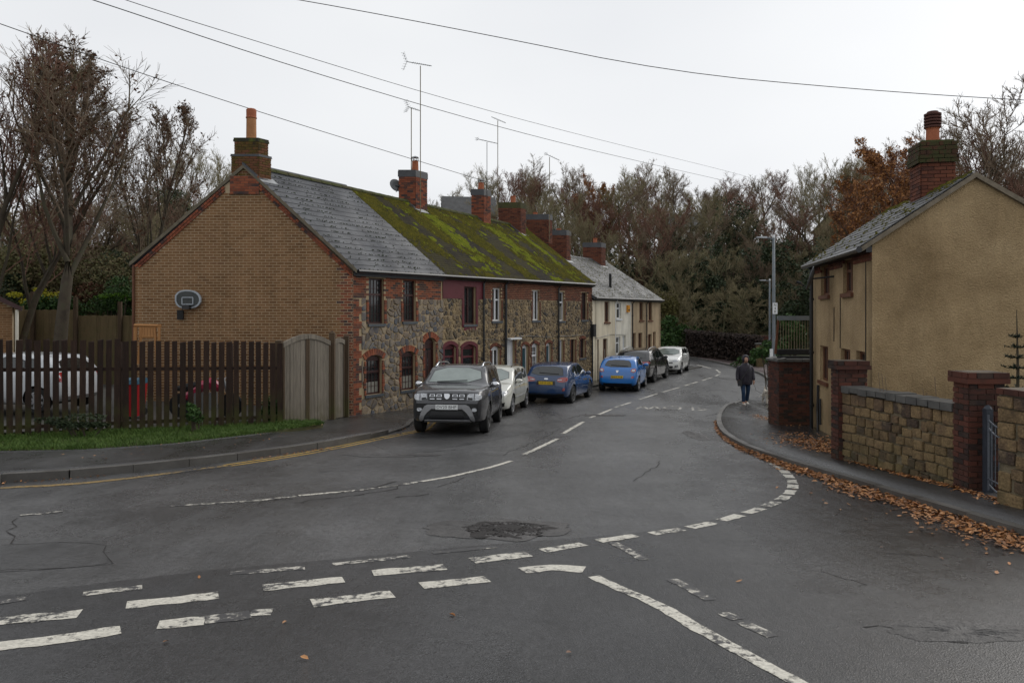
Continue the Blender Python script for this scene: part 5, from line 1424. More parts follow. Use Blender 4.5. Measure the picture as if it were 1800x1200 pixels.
def stone_wall(a, b, z0, z1, th, s, seed, label, coping='stone'):
    L = math.dist(a, b); fr = Frame(a, (b[0] - a[0], b[1] - a[1]), (-(b[1] - a[1]) * -1, (b[0] - a[0]) * -1))
    if fr.n[0] > 0: fr = Frame(a, (b[0] - a[0], b[1] - a[1]), (-fr.n[0], -fr.n[1]))
    t = thing('stone_wall', (a[0], a[1], z0), label, 'garden wall')
    mb = MB(); mb.fbox(fr, 0, L, z0 - .3, z1 - .1, -th, -.012); co = obj('core', mb, M('earthy_mortar', [(.10, .08, .05), (.19, .155, .10), (.05, .045, .03)], .95, 5, .5, 60), t)
    stones_to(co, rubble(fr, 0, L, z0 - .2, z1 - .1, [], s, seed, .014, .72, rows=True), m_sandstone, 300)
    if coping == 'stone':
        n = int(L / .22); out = []
        for k in range(n):
            out.append((fr.P((k + .5) * L / n, z1 - .03 + rnd.uniform(-.008, .008), -th / 2 + .02), fr.ax(), (L / n - .015, th + .07, rnd.uniform(.085, .12))))
        pieces('coping_stone', m_coping, t, out, jag=.03)
    else:
        out = brick_list(fr, 0, L, z1 - .08, z1, proud=.04)
        pieces('coping_brick', m_brick_garden, t, out, jag=.008)
        mb = MB(); mb.fbox(fr, 0, L, z1 - .1, z1 - .004, -th, -.01); obj('coping_bed', mb, m_mortar_dark, t)
    return fr
stone_wall((5.78, 12.9), (6.21, 10.36), -2.62, -1.29, .32, .215, 5, 'coursed brown sandstone garden wall between the two brick piers')
stone_wall((6.02, 9.15), (6.5, 6.2), -2.35, -.92, .4, .24, 6, 'taller sandstone wall with a brick coping, nearest on the far right', 'brick')
t = thing('garden_gate', (6.36, 9.85, -2.4), 'dark grey metal garden gate with wavy bars and a square post', 'gate')
mb = MB(); mb.box((6.37, 9.9, -1.86), (.045, .045, .58)); mb.lathe((6.37, 9.9, -1.28), [(.062, 0), (.045, .03), (.01, .05)], 4); obj('post', mb, M('dark_gate_paint', [(.03, .035, .045), (.05, .056, .07)], .45), t)
gx, gy, hx, hy = 6.33, 9.83, 6.2, 9.2
gp = lambda f, z: (gx + (hx - gx) * f, gy + (hy - gy) * f, z)
mb = MB(); mb.tube([gp(f / 8, -1.42 - .06 * math.sin(f / 8 * math.pi)) for f in range(9)], .012, 5); mb.tube([gp(f / 8, -1.52 - .08 * math.sin(f / 8 * math.pi)) for f in range(9)], .01, 5)
mb.tube([gp(0, -2.2), gp(1, -2.2)], .012, 5); mb.tube([gp(f / 8, -2.27 - .05 * math.sin(f / 8 * math.pi)) for f in range(9)], .012, 5); mb.tube([gp(0.01, -1.35), gp(.01, -2.35)], .014, 5); mb.tube([gp(.99, -1.35), gp(.99, -2.35)], .014, 5); obj('gate_frame', mb, M('dull_gate_metal', [(.09, .10, .12), (.14, .15, .17)], .45, metal=.4), t)
for k in range(1, 6):
    mb = MB(); mb.tube([gp(k / 6, -1.45), gp(k / 6, -2.25)], .008, 5); obj('bar', mb, MATS['dull_gate_metal'], t)

# brick wall with the trellis beyond the house
t = thing('brick_wall', (6.7, 18.5, -2.9), 'dark brick wall with a grey coping between the tan house and the walker', 'garden wall')
bx0, bx1, by0, by1, bz0, bz1 = 6.69, 7.8, 18.52, 19.3, -3.1, -1.22
mb = MB(); mb.box(((bx0 + bx1) / 2, (by0 + by1) / 2, (bz0 + bz1) / 2), ((bx1 - bx0) / 2 - .01, (by1 - by0) / 2 - .01, (bz1 - bz0) / 2)); co = obj('core', mb, m_mortar_dark, t)
fa = Frame((bx0, by0), (1, 0), (0, -1)); fb = Frame((bx0, by0), (0, 1), (-1, 0))
pieces('brick', m_brick_garden, co, brick_list(fa, 0, bx1 - bx0, bz0, bz1), jag=.006); pieces('side_brick', m_brick_garden, co, brick_list(fb, 0, by1 - by0, bz0, bz1), jag=.006, limit=200)
for k in range(2):
    mb = MB(); w2 = (bx1 - bx0 + .1) / 2; mb.box((bx0 - .05 + w2 * (k + .5), by0 + .12, bz1 + .04), (w2 / 2 - .005, .2, .035)); obj('coping_stone', mb, m_coping, t)
mb = MB(); mb.hexa([(bx0 - .07, by0 - .07, bz1), (bx0 + .16, by0 - .07, bz1), (bx0 + .16, by1, bz1), (bx0 - .07, by1, bz1), (bx0 - .07, by0 - .07, bz1 + .05), (bx0 + .16, by0 - .07, bz1 + .1), (bx0 + .16, by1, bz1 + .1), (bx0 - .07, by1, bz1 + .05)]); obj('coping_stone', mb, m_coping, t)
t = thing('railing', (6.9, 18.9, -1.1), 'dark railing with a flat metal top rail above the brick wall', 'railing')
mb = MB(); mb.box((7.2, 18.95, -.13), (.4, .05, .055)); obj('top_rail', mb, m_lamp, t)
mb = MB(); mb.box((7.2, 18.95, -1.0), (.4, .06, .07)); mb.box((7.15, 18.75, -1.12), (.4, .1, .03)); obj('base_beam', mb, m_blackmat, t)
for k in range(11):
    mb = MB(); x = 6.88 + k * .07; mb.tube([(x, 18.95, -.95), (x, 18.95, -.18)], .009, 5); obj('bar', mb, m_rustpole, t)
mb = MB(); mb.hexa([(6.72, 18.93, -1.05), (6.77, 18.93, -1.05), (6.77, 18.97, -1.05), (6.72, 18.97, -1.05), (6.8, 18.93, -.15), (6.85, 18.93, -.15), (6.85, 18.97, -.15), (6.8, 18.97, -.15)]); obj('post', mb, m_brownwood, t)
# ------------------------------------------------------------------ fences and gates on the left
t = thing('slatted_fence', (fB[0], fB[1], -2.9), 'long dark brown fence of upright spaced boards, green at the foot, along the grass verge', 'fence')
fl = resample([(fA[0], fA[1]), fB, fC], .17)
n = len(fl)
def ftop(y): return -.54 - .23 * (y - 15.5) / 3.4
rr_ = random.Random(8)
for i, (x, y) in enumerate(fl):
    a = fl[max(0, i - 1)]; b = fl[min(n - 1, i + 1)]; d = Vector((b[0] - a[0], b[1] - a[1], 0)).normalized(); nn = Vector((d.y, -d.x, 0))
    z1 = ftop(y) + rr_.uniform(-.03, .02); z0 = gz(x, y) + .08; wv = .12 + rr_.uniform(-.008, .01)
    lean = Vector((rr_.uniform(-.02, .02), rr_.uniform(-.008, .008), 1)).normalized()
    piece('board', m_wood_fence, t, (x, y, (z0 + z1) / 2), (tuple(d), tuple(nn), tuple(lean)), (wv, .02, z1 - z0), .012, i % 5)
for f in (.1, .66):
    for k in range(0, n - 1, 8):
        a = fl[k]; b = fl[min(n - 1, k + 8)]
        za = gz(*a) + .1 + (ftop(a[1]) - gz(*a)) * f; zb2 = gz(*b) + .1 + (ftop(b[1]) - gz(*b)) * f
        mb = MB(); mb.hexa([(a[0], a[1] + .02, za - .04), (b[0], b[1] + .02, zb2 - .04), (b[0], b[1] + .07, zb2 - .04), (a[0], a[1] + .07, za - .04), (a[0], a[1] + .02, za + .04), (b[0], b[1] + .02, zb2 + .04), (b[0], b[1] + .07, zb2 + .04), (a[0], a[1] + .07, za + .04)])
        obj('rail', mb, m_wood_fence, t)
for k in range(0, n, 14):
    x, y = fl[k]; mb = MB(); mb.box((x, y + .11, (gz(x, y) + ftop(y)) / 2), (.05, .05, (ftop(y) - gz(x, y)) / 2 - .04)); obj('post', mb, m_wood_fence, t)
def plank_gate(name, a, b, tops, z0, label, nb, posts=(), frame_arc=True):
    fr = Frame(a, (b[0] - a[0], b[1] - a[1]), (b[1] - a[1], -(b[0] - a[0])))
    L = math.dist(a, b); t = thing(name, (a[0], a[1], z0), label, 'gate')
    for k in range(nb):
        u0 = L * k / nb; u1 = L * (k + 1) / nb; m = (k + .5) / nb; z1 = tops(m) - .06
        d = rnd.uniform(-.004, .004)
        piece('plank', m_wood_grey, t, fr.P((u0 + u1) / 2, (z0 + z1) / 2, d), fr.ax(), (u1 - u0 - .008, .022, z1 - z0 + rnd.uniform(-.01, .0)), .01, k % 5)
    mb = MB(); k = 14
    for i in range(k):
        m0, m1 = i / k, (i + 1) / k
        mb.hexa([fr.P(L * m0, tops(m0) - .13, .035), fr.P(L * m1, tops(m1) - .13, .035), fr.P(L * m1, tops(m1) - .13, -.035), fr.P(L * m0, tops(m0) - .13, -.035), fr.P(L * m0, tops(m0), .035), fr.P(L * m1, tops(m1), .035), fr.P(L * m1, tops(m1), -.035), fr.P(L * m0, tops(m0), -.035)])
    obj('top_rail', mb, m_wood_grey, t)
    for u in (0.03, L - .03):
        mb = MB(); mb.fbox(fr, u - .03, u + .03, z0, tops(u / L) - .05, -.03, .03); obj('stile', mb, m_wood_post, t)
    return fr, t
def post(x, y, z0, z1, w, label, mat=m_wood_post, point=True):
    t = thing('gate_post', (x, y, z0), label, 'post')
    mb = MB(); mb.box((x, y, (z0 + z1) / 2), (w / 2, w / 2, (z1 - z0) / 2)); obj('shaft', mb, mat, t)
    mb = MB(); mb.add([(x - w * .55, y - w * .55, z1), (x + w * .55, y - w * .55, z1), (x + w * .55, y + w * .55, z1), (x - w * .55, y + w * .55, z1), (x, y, z1 + (.09 if point else .03))], [(0, 3, 2, 1), (0, 1, 4), (1, 2, 4), (2, 3, 4), (3, 0, 4)]); obj('cap', mb, mat, t)
pA, pB, pC, pD = (-5.98, 19.15), (-5.56, 20.05), (-5.13, 21.0), (-4.93, 21.75)
plank_gate('wooden_gate', (pA[0] + .02, pA[1] + .06), pB, lambda m: -.77 + .2 * math.sin(m * math.pi / 2), -2.98, 'left leaf of the arched silvery plank gate, beside the slatted fence', 7)
plank_gate('wooden_gate', (pB[0] + .01, pB[1] + .02), (pC[0] - .02, pC[1] - .08), lambda m: -.57 - .22 * (1 - math.cos(m * math.pi / 2)), -3.0, 'right leaf of the arched silvery plank gate, beside the pointed post', 7)
plank_gate('wooden_gate', (pC[0] + .04, pC[1] + .1), (pD[0], pD[1] - .05), lambda m: -.80 + .08 * math.sin(m * math.pi), -3.02, 'narrow silvery plank side gate next to the house corner', 5)
post(pA[0] - .05, pA[1], -3.1, -.72, .16, 'mossy timber post between the slatted fence and the plank gate', point=False)
post(pC[0] + .02, pC[1] + .02, -3.15, -.58, .15, 'pointed brown timber post between the wide gate and the narrow side gate')
post(pD[0] + .05, pD[1] + .05, -3.2, -.68, .14, 'brown timber post against the corner of the house', point=False)
def rock(name, c, s, mat, label, seed, flat=.6):
    t = MB(); r = random.Random(seed); bm = bmesh.new(); bmesh.ops.create_icosphere(bm, subdivisions=2, radius=1)
    for v in bm.verts:
        k = 1 + .35 * noise.noise(v.co * 1.3 + Vector((seed, 0, 0))); v.co = Vector((v.co.x * s[0] * k, v.co.y * s[1] * k, v.co.z * s[2] * k))
    t.add([tuple(v.co + Vector(c)) for v in bm.verts], [tuple(v.index for v in f.verts) for f in bm.faces]); bm.free()
    o = obj(name, t, mat)
    if label: tag(o, label, 'stone')
    return o
m_rock = M('grey_rock', [(.06, .06, .05), (.15, .14, .11), (.24, .22, .18)], .85, 6, .5, 40, .2)
c = G(560, 735, .05); rock('loose_stone', (c[0] - .3, c[1] + .3, -2.98), (.2, .14, .1), m_rock, 'pale loose stone lying before the foot of the wide gate', 3)
c = G(545, 741); rock('loose_stone', (c[0] - .1, c[1], gz(*c) + .12), (.16, .12, .09), m_rock, 'dark lumpy stone at the end of the grass verge', 9)
c = G(604, 727); rock('loose_stone', (c[0], c[1], gz(*c) + .12), (.17, .1, .05), M('tan_stone', [(.3, .17, .08), (.4, .25, .13)], .8), 'flat tan stone at the foot of the narrow side gate', 5)

# ------------------------------------------------------------------ plants
def leaf_cloud(mb, c, rad, n, size, r, shell_=.5, flat=1.0):
    for _ in range(n):
        while True:
            p = Vector((r.uniform(-1, 1), r.uniform(-1, 1), r.uniform(-1, 1)))
            l = p.length
            if l <= 1 and l > shell_ * r.random(): break
        q = Vector((c[0] + p.x * rad[0], c[1] + p.y * rad[1], c[2] + p.z * rad[2]))
        a = Vector((r.uniform(-1, 1), r.uniform(-1, 1), r.uniform(-1, 1))).normalized(); b = a.cross(Vector((r.uniform(-1, 1), r.uniform(-1, 1), r.uniform(-1, 1)))).normalized()
        s = size * r.uniform(.6, 1.4); o = len(mb.v)
        mb.v += [tuple(q - a * s), tuple(q + b * s * .5), tuple(q + a * s), tuple(q - b * s * .5)]; mb.f.append((o, o + 1, o + 2, o + 3)); mb.mi.append(0)
def lumpy(mb, c, rad, n, size, r, lumps=9, inner=.55):
    """a bush: many overlapping leaf clouds with gaps"""
    for k in range(lumps):
        p = Vector((r.gauss(0, .45), r.gauss(0, .45), r.gauss(0, .4)))
        f = r.uniform(.3, inner)
        leaf_cloud(mb, (c[0] + p.x * rad[0], c[1] + p.y * rad[1], c[2] + p.z * rad[2]), (rad[0] * f, rad[1] * f, rad[2] * f), n // lumps, size, r, .6)
def grow(seed, H, r0, dome=True, splay=.5, n1=9, n2=8, n3=7, n4=5, clear=.22, up=.5, fine=.012, leaf=None, double=False, wob=.12):
    """bare tree: returns trunk MB, crown MB, leaf MB in local coordinates"""
    r = random.Random(seed); T, C, Lf = MB(), MB(), MB()
    def limb(p, d, L, rad, n, mb, sides, curl):
        pts = [p.copy()]; rads = [rad]; d = d.normalized(); q = p.copy()
        for i in range(n):
            d = (d + Vector((r.gauss(0, wob), r.gauss(0, wob), r.gauss(0, wob) * .6 + curl))).normalized()
            q = q + d * (L / n); pts.append(q.copy()); rads.append(max(fine * .6, rad * (1 - .82 * (i + 1) / n)))
        mb.tube(pts, rads, sides, cap=False); return pts, rads
    def along(pts, f):
        k = f * (len(pts) - 1); i = min(len(pts) - 2, int(k)); return pts[i].lerp(pts[i + 1], k - i), (pts[i + 1] - pts[i]).normalized()
    trunks = [limb(Vector((0, 0, -.2)), Vector((r.gauss(0, .04), r.gauss(0, .04), 1)), H * .96, r0, 9, T, 8, .03)]
    if double: trunks.append(limb(Vector((r0 * .9, 0, .1)), Vector((.22, .05, 1)), H * .8, r0 * .7, 8, T, 7, .06))
    for pts, rads in trunks:
        for i in range(n1):
            f = clear + (1 - clear) * (i + r.random() * .8) / n1; p, d = along(pts, f * .97)
            a = i * 2.4 + r.uniform(-.5, .5); L = H * ((.36 - .62 * (f - .5) ** 2) if dome else (.42 * (1.05 - f) + .10)) * r.uniform(.75, 1.15)
            dd = (Vector((math.cos(a), math.sin(a), 0)) * splay + Vector((0, 0, up)) + d * .25)
            lp, lr = limb(p, dd, L, r0 * (1.1 - f) * .5 + fine, 5, T, 5, .10)
            for j in range(n2):
                g = .22 + .78 * (j + r.random()) / n2; p2, d2 = along(lp, min(.99, g)); L2 = L * r.uniform(.28, .5) * (1.15 - g * .5)
                dd2 = d2 + Vector((r.gauss(0, .55), r.gauss(0, .55), r.gauss(.15, .4)))
                l2, _ = limb(p2, dd2, L2, r0 * .09 + fine, 3, C, 4, .08)
                for k in range(n3):
                    g3 = .15 + .85 * r.random(); p3, d3 = along(l2, min(.99, g3)); L3 = L2 * r.uniform(.3, .6)
                    dd3 = d3 + Vector((r.gauss(0, .55), r.gauss(0, .55), r.gauss(.15, .4)))
                    l3, _ = limb(p3, dd3, L3, fine * 1.3, 2, C, 3, .06)
                    for m in range(n4):
                        p4, d4 = along(l3, r.uniform(.2, .99)); dd4 = d4 + Vector((r.gauss(0, .5), r.gauss(0, .5), r.gauss(.15, .4))); limb(p4, dd4, L3 * r.uniform(.3, .6), fine, 1, C, 3, 0)
                        if leaf and r.random() < leaf: leaf_cloud(Lf, p4, (.16, .16, .16), 3, .05 if leaf < .5 else .08, r)
    return T, C, Lf
def tree(meshes, loc, scale, rz, name, label, cat='tree', group=None, mats=None):
    mat4 = Matrix.Translation(Vector(loc)) @ Matrix.Rotation(rz, 4, 'Z') @ Matrix.Diagonal((scale[0], scale[0], scale[1], 1))
    t = thing(name, loc, label, cat, group, mat4=mat4)
    for nm, me in meshes:
        o = bpy.data.objects.new(nm, me); link(o, t, WORLD[t.name])
    return t
def mk_tree(key, seed, twig=None, bark=None, leafmat=None, ivy=0, **k):
    T, C, Lf = grow(seed, **k)
    out = [('trunk', T.mesh(key + '_trunk', bark or m_bark, True)), ('crown', C.mesh(key + '_crown', twig or m_twig))]
    if Lf.v: out.append(('leaves', Lf.mesh(key + '_leaves', leafmat or m_leaf_brown)))
    if ivy:
        mb = MB(); r = random.Random(seed + 5); H = k['H']
        for i in range(14):
            z = H * (.05 + .6 * i / 14); leaf_cloud(mb, (r.gauss(0, .25), r.gauss(0, .25), z), (.9 * ivy * r.uniform(.6, 1.2), .9 * ivy * r.uniform(.6, 1.2), .8), 260, .11, r, .5)
        out.append(('ivy', mb.mesh(key + '_ivy', m_leaf_dark)))
    return out
V_ = [
    mk_tree('ash', 1, m_twig_pale, m_bark_green, H=12, r0=.2, n1=13, n2=9, n3=8, n4=5, splay=0.65, up=0.56, fine=.009),
    mk_tree('sycamore', 2, m_twig, m_bark, H=12, r0=.22, n1=13, n2=9, n3=8, n4=5, splay=0.95, up=0.40, fine=.009),
    mk_tree('alder', 3, m_twig_red, m_bark, H=11, r0=.16, n1=13, n2=9, n3=8, n4=5, splay=0.60, up=0.64, fine=.009),
    mk_tree('oak', 4, m_twig_pale, m_bark_green, ivy=1.0, H=12, r0=.24, n1=13, n2=9, n3=8, n4=5, splay=0.95, up=0.32, fine=.009),
    mk_tree('willow', 5, m_twig_pale, m_bark_green, H=8, r0=.16, n1=13, n2=9, n3=8, n4=5, splay=1.15, up=0.24, fine=.009, clear=.06),
    mk_tree('birch', 6, m_twig, m_bark, H=11, r0=.13, n1=13, n2=9, n3=8, n4=5, splay=0.50, up=0.72, fine=.009),
    mk_tree('beech', 7, m_twig_red, m_bark, leafmat=m_leaf_orange, leaf=.6, H=10, r0=.2, n1=13, n2=9, n3=8, n4=5, splay=0.85, up=0.40, fine=.009),
    mk_tree('thicket', 8, m_twig, m_bark_green, ivy=.9, H=9, r0=.16, n1=13, n2=9, n3=8, n4=5, splay=0.75, up=0.40, fine=.009, clear=.05),
]
NAMES = ['pale bare ash tree', 'spreading bare tree', 'reddish bare alder', 'ivy clad oak', 'low willow', 'slender bare birch', 'beech with orange leaves', 'ivy clad thicket tree']
LAB = ['pale grey bare tree with upright limbs in the wood on the far bank', 'spreading bare brown tree in the wood on the far bank', 'reddish brown bare tree in the wood on the far bank',
       'bare tree with a dark ivy clad trunk in the wood on the far bank', 'low bushy pale bare tree at the foot of the wooded bank', 'slender bare brown tree in the wood on the far bank',
       'tree with orange brown leaves in the wood on the far bank', 'twiggy dark ivy covered tree in the wood on the far bank']
rt = random.Random(42)
LM = [(660, 'over the grey slate roof'), (725, 'just left of the tallest aerial'), (800, 'between the first two ridge chimneys'), (860, 'over the second ridge chimney'), (905, 'over the third ridge chimney'), (945, 'over the fourth ridge chimney'), (985, 'over the fifth chimney'), (1030, 'left of the last chimney'), (1075, 'right of the last chimney'), (1115, 'over the white cottage'), (1160, 'over the far beige gable'),
      (1200, 'above the left end of the hedge'), (1240, 'above the left half of the hedge'), (1280, 'above the right half of the hedge'), (1325, 'above the right end of the hedge'), (1360, 'behind the lamp posts'), (1400, 'just right of the lamp posts'), (1435, 'beside the eaves of the tan house'), (1475, 'over the lower slates of the tan house'), (1520, 'over the middle slates of the tan house'), (1570, 'left of the tan house chimney'), (1640, 'behind the tan house chimney'), (1700, 'over the peak of the tan gable'), (1760, 'over the right slope of the tan gable'), (2000, 'beyond the right slope of the tan gable')]
KN = ['pale grey bare tree', 'spreading brown bare tree', 'reddish bare tree', 'ivy clad bare tree', 'low bushy bare tree', 'slender brown bare tree', 'orange leaved tree', 'dark twiggy tree']
def lab(vi, px, Y):
    row = 'farthest of all' if Y > 117.5 else 'on the skyline' if Y > 106 else 'just below the skyline' if Y > 92 else 'high on the bank' if Y > 82 else 'halfway up the bank' if Y > 73.5 else 'low on the bank' if Y > 67 else 'at the bank foot' if Y > 58 else 'standing' if Y > 41 else 'near'
    return KN[vi] + ' ' + row + ' ' + min(LM, key=lambda t: abs(t[0] - px))[1]
def place(vi, px, Y, topy=None, h=None, sx=None, label=None, group='trees of the wooded bank'):
    X = (px - 900) / FPX * Y; z = hillz(X, Y) - .1
    H0 = [12, 12, 11, 12, 8, 11, 10, 9][vi]
    if topy is not None: h = (HOR - topy) / FPX * Y - z
    k = h / H0 * .93
    tree(V_[vi], (X, Y, z), (k * (sx or rt.uniform(.85, 1.15)), k), rt.uniform(0, 6.28), 'bare_tree', label or lab(vi, px, Y), 'tree', group)
sil = [(640, 345), (700, 340), (780, 338), (830, 305), (900, 296), (960, 298), (1010, 300), (1060, 292), (1110, 300), (1160, 286), (1210, 300), (1260, 300), (1300, 296), (1350, 312), (1400, 302), (1450, 298), (1500, 275), (1540, 262)]
def silh(px): return float(np.interp(px, [a for a, b in sil], [b for a, b in sil]))
for Y, x0, x1, n, drop, kinds in [(122, 560, 1600, 20, 4, (0, 1, 5, 2)), (112, 560, 1600, 21, 0, (0, 1, 5, 2)), (98, 700, 1590, 22, 6, (0, 1, 2, 5, 0)), (86, 820, 1560, 20, 30, (0, 3, 1, 2, 3)), (77, 960, 1560, 18, 75, (3, 2, 7, 0, 3)), (70, 1080, 1540, 17, 125, (7, 4, 3, 7, 4)), (64.5, 1150, 1480, 15, 185, (4, 7, 4, 4))]:
    for i in range(n):
        px = x0 + (x1 - x0) * (i + rt.uniform(.15, .85)) / n
        if Y < 90 and px < 1000 and rt.random() < .3: continue
        place(kinds[rt.randrange(len(kinds))], px, Y + rt.uniform(-3, 3), silh(px) + drop + rt.uniform(-8, 16) + (10 if px < 800 else 0))
for px, ty, Y, vi in [(1050, 322, 90, 6), (1010, 345, 84, 2), (1080, 340, 84, 2), (1110, 360, 80, 2)]: place(vi, px, Y, ty)
# behind the right hand house
for px, ty, Y, vi in [(1500, 285, 52, 0), (1545, 262, 48, 6), (1590, 262, 44, 6), (1570, 300, 40, 6), (1665, 190, 38, 1), (1620, 220, 46, 5), (1700, 175, 36, 5), (1740, 205, 34, 2), (1790, 215, 38, 1), (1840, 190, 34, 2), (1760, 240, 44, 0), (1680, 240, 50, 2), (1530, 320, 60, 6), (1900, 220, 40, 1)]:
    place(vi, px, Y, ty, group='trees behind the tan house')
# left background
for px, ty, Y, vi in [(300, 275, 60, 0), (335, 270, 64, 0), (370, 280, 62, 0), (270, 300, 56, 1), (395, 300, 70, 0), (250, 290, 50, 2)]:
    place(vi, px, Y, ty, label='bare grey tree behind the brick gable, ' + ('its crown nearest the chimney' if px > 380 else 'just left of the chimney' if px > 350 else 'over the middle of the slope' if px > 320 else 'over the lower slope' if px > 290 else 'near the eaves' if px > 260 else 'left of the eaves'), group='trees behind the brick gable')
_lg = ['leftmost', 'left of the tall yard tree', 'behind the tall yard tree', 'right of the tall yard tree', 'behind the narrow yard tree', 'beside the brick gable']
def LG(i, px): return 'dark tangled tree ' + ('near' if i % 3 == 0 else 'middle rank' if i % 3 == 1 else 'farther') + ' in the left thicket, ' + _lg[min(5, max(0, int((px + 60) / 60)))]
for i in range(26):
    px = rt.uniform(-60, 300); place(rt.choice((7, 3, 2, 7, 1)), px, 38 + 6 * (i % 3) + rt.uniform(0, 4), rt.uniform(300, 380), label=None if False else LG(i, px), group='trees behind the left gardens')
# big tree in the yard
T, C, Lf = grow(77, 11.6, .16, dome=False, splay=.42, n1=19, n2=10, n3=9, n4=6, clear=.33, up=.85, fine=.0055, leaf=.12, double=False, wob=.06)
tx, ty_ = (105 - 900) / FPX * 23, 23
t = tree([('trunk', T.mesh('t', m_bark, True)), ('crown', C.mesh('c', m_twig)), ('leaves', Lf.mesh('l', m_leaf_brown))], (tx, ty_, -2.6), (1.4, 1.06), 1.0, 'garden_tree', 'tall twin stemmed tree with withered brown leaves in the yard on the left')
T, C, Lf = grow(78, 9.2, .11, dome=False, splay=.4, n1=14, n2=8, n3=7, n4=5, clear=.2, up=.9, fine=.007, leaf=.16)
t = tree([('trunk', T.mesh('t', m_bark, True)), ('crown', C.mesh('c', m_twig)), ('leaves', Lf.mesh('l', m_leaf_brown))], ((235 - 900) / FPX * 27, 27, -2.6), (1.05, 1.3), 2.0, 'garden_tree', 'narrower tree with brown leaves left of the brick gable')
_yt = [('trunk', T.mesh('t', m_bark, True)), ('crown', C.mesh('c', m_twig_red))]
for px, Y, sx, sz, lb in ((15, 25, 1.3, 1.2, 'reddish twiggy tree at the left edge beside the tall yard tree'), (-60, 24, 1.2, 1.3, 'reddish twiggy tree partly cut off by the left edge')):
    tree(_yt, ((px - 900) / FPX * Y, Y, -2.6), (sx, sz), px * .1, 'garden_tree', lb, 'tree', 'twiggy trees behind the slatted fence')
# undergrowth over the bank
mb = MB(); r = random.Random(12)
for _ in range(66000):
    Y = 59 + 66 * r.random() ** 1.3; px = r.uniform(760, 1620); X = (px - 900) / FPX * Y
    if 13.0 < X < 24 and Y < 60: continue
    cl = noise.noise(Vector((X * .18, Y * .18, 4))); h = max(.1, (1.1 + 1.6 * cl)) * (1 if Y > 62 else .5)
    z = hillz(X, Y) + r.random() * h; s = r.uniform(.05, .13); o = len(mb.v)
    a = Vector((r.gauss(0, .5), r.gauss(0, .5), 1)).normalized(); b = a.cross(Vector((r.uniform(-1, 1), r.uniform(-1, 1), .1))).normalized()
    c = Vector((X, Y, z)); L = s * r.uniform(1.5, 5)
    mb.v += [tuple(c - b * s * .3), tuple(c + b * s * .3), tuple(c + a * L)]; mb.f.append((o, o + 1, o + 2)); mb.mi.append(0)
tag(obj('undergrowth', mb, m_leaf_winter), 'brown bramble undergrowth covering the floor of the wooded bank', 'undergrowth', kind='stuff')
mb = MB(); r = random.Random(13)
for px, py, Y, rx, rz_ in [(1290, 480, 72, 4.5, 3.5), (1240, 520, 68, 3, 3), (1350, 470, 74, 3, 3), (1300, 430, 80, 3, 4), (1220, 470, 76, 3, 3.4), (1420, 520, 66, 3, 2.4), (1390, 560, 62, 2.5, 1.8), (1265, 555, 66, 3, 1.8), (1180, 500, 78, 4, 3), (1130, 480, 82, 4, 3), (1460, 500, 62, 3, 3)]:
    X = (px - 900) / FPX * Y; lumpy(mb, (X, Y, (HOR - py) / FPX * Y), (rx, 2.2, rz_), 3400, .15, r, 12)
tag(obj('ivy_thicket', mb, m_leaf_dark), 'dark evergreen ivy masses among the bare trees of the bank', 'ivy', kind='stuff')
mb = MB(); r = random.Random(14)
for i in range(40):
    px = r.uniform(-80, 300); Y = r.uniform(30, 44); X = (px - 900) / FPX * Y; lumpy(mb, (X, Y, -1.0 + r.uniform(0, 3.2)), (2.2, 1.6, 1.8), 3200, .075, r, 10)
tag(obj('garden_thicket', mb, m_leaf_winter), 'tangled brown and dark thicket behind the left gardens', 'thicket', kind='stuff')
def bush(px, py, Y, rad, n, size, mat, label, seed, name='bush', lumps=9, stemz=None):
    X = (px - 900) / FPX * Y; z = (HOR - py) / FPX * Y; r = random.Random(seed); zb_ = stemz if stemz is not None else gz(X, Y)
    t = thing(name, (X, Y, zb_), label, 'bush'); mb = MB(); lumpy(mb, (X, Y, z), rad, n, size, r, lumps); obj('foliage', mb, mat, t)
    mb = MB()
    for k in range(5): mb.tube([(X + r.uniform(-.1, .1), Y, zb_ - .1), (X + r.uniform(-.6, .6) * rad[0], Y + r.uniform(-.4, .4) * rad[1], z)], .02, 4)
    obj('stems', mb, m_bark, t); return t
bush(85, 545, 29, (1.3, .8, .75), 3800, .06, m_leaf_green, 'green garden bush above the tan board fence, left of the tree trunk', 1)
bush(70, 520, 29.3, (.8, .6, .28), 1500, .05, m_leaf_yellow, 'yellow leaved shrub above the board fence on the left', 2)
bush(205, 540, 28.5, (1.1, .8, .8), 4200, .06, m_leaf_green, 'dark green bush above the board fence beside the brick gable', 3)
bush(208, 522, 28.2, (.75, .6, .2), 1300, .05, m_leaf_lime, 'bright lime green growth on top of the bush by the gable', 4)
bush(150, 530, 30.5, (1.3, .8, .6), 2600, .06, m_leaf_brown, 'reddish brown shrub between the green garden bushes', 5)
bush(40, 515, 31, (1.0, .8, .9), 2600, .07, m_leaf_dark, 'dark evergreen shrub by the small garage', 6)
bush(288, 400, 44, (2.2, 1.6, 2.2), 9000, .07, m_leaf_dark, 'dark conifer bulk behind the left slope of the gable', 7, 'evergreen_tree', 12)
bush(205, 485, 36, (1.8, 1.2, 1.4), 6500, .06, m_leaf_dark, 'dark evergreen beyond the garden left of the gable', 8, 'evergreen_tree')
bush(480, 722, 18.9, (.35, .2, .4), 1400, .035, m_leaf_green, 'ivy tangle at the foot of the post where fence and gate meet', 10)
bush(345, 728, 16.9, (.22, .15, .3), 700, .035, m_leaf_green, 'small ivy plant growing through the slatted fence', 11)
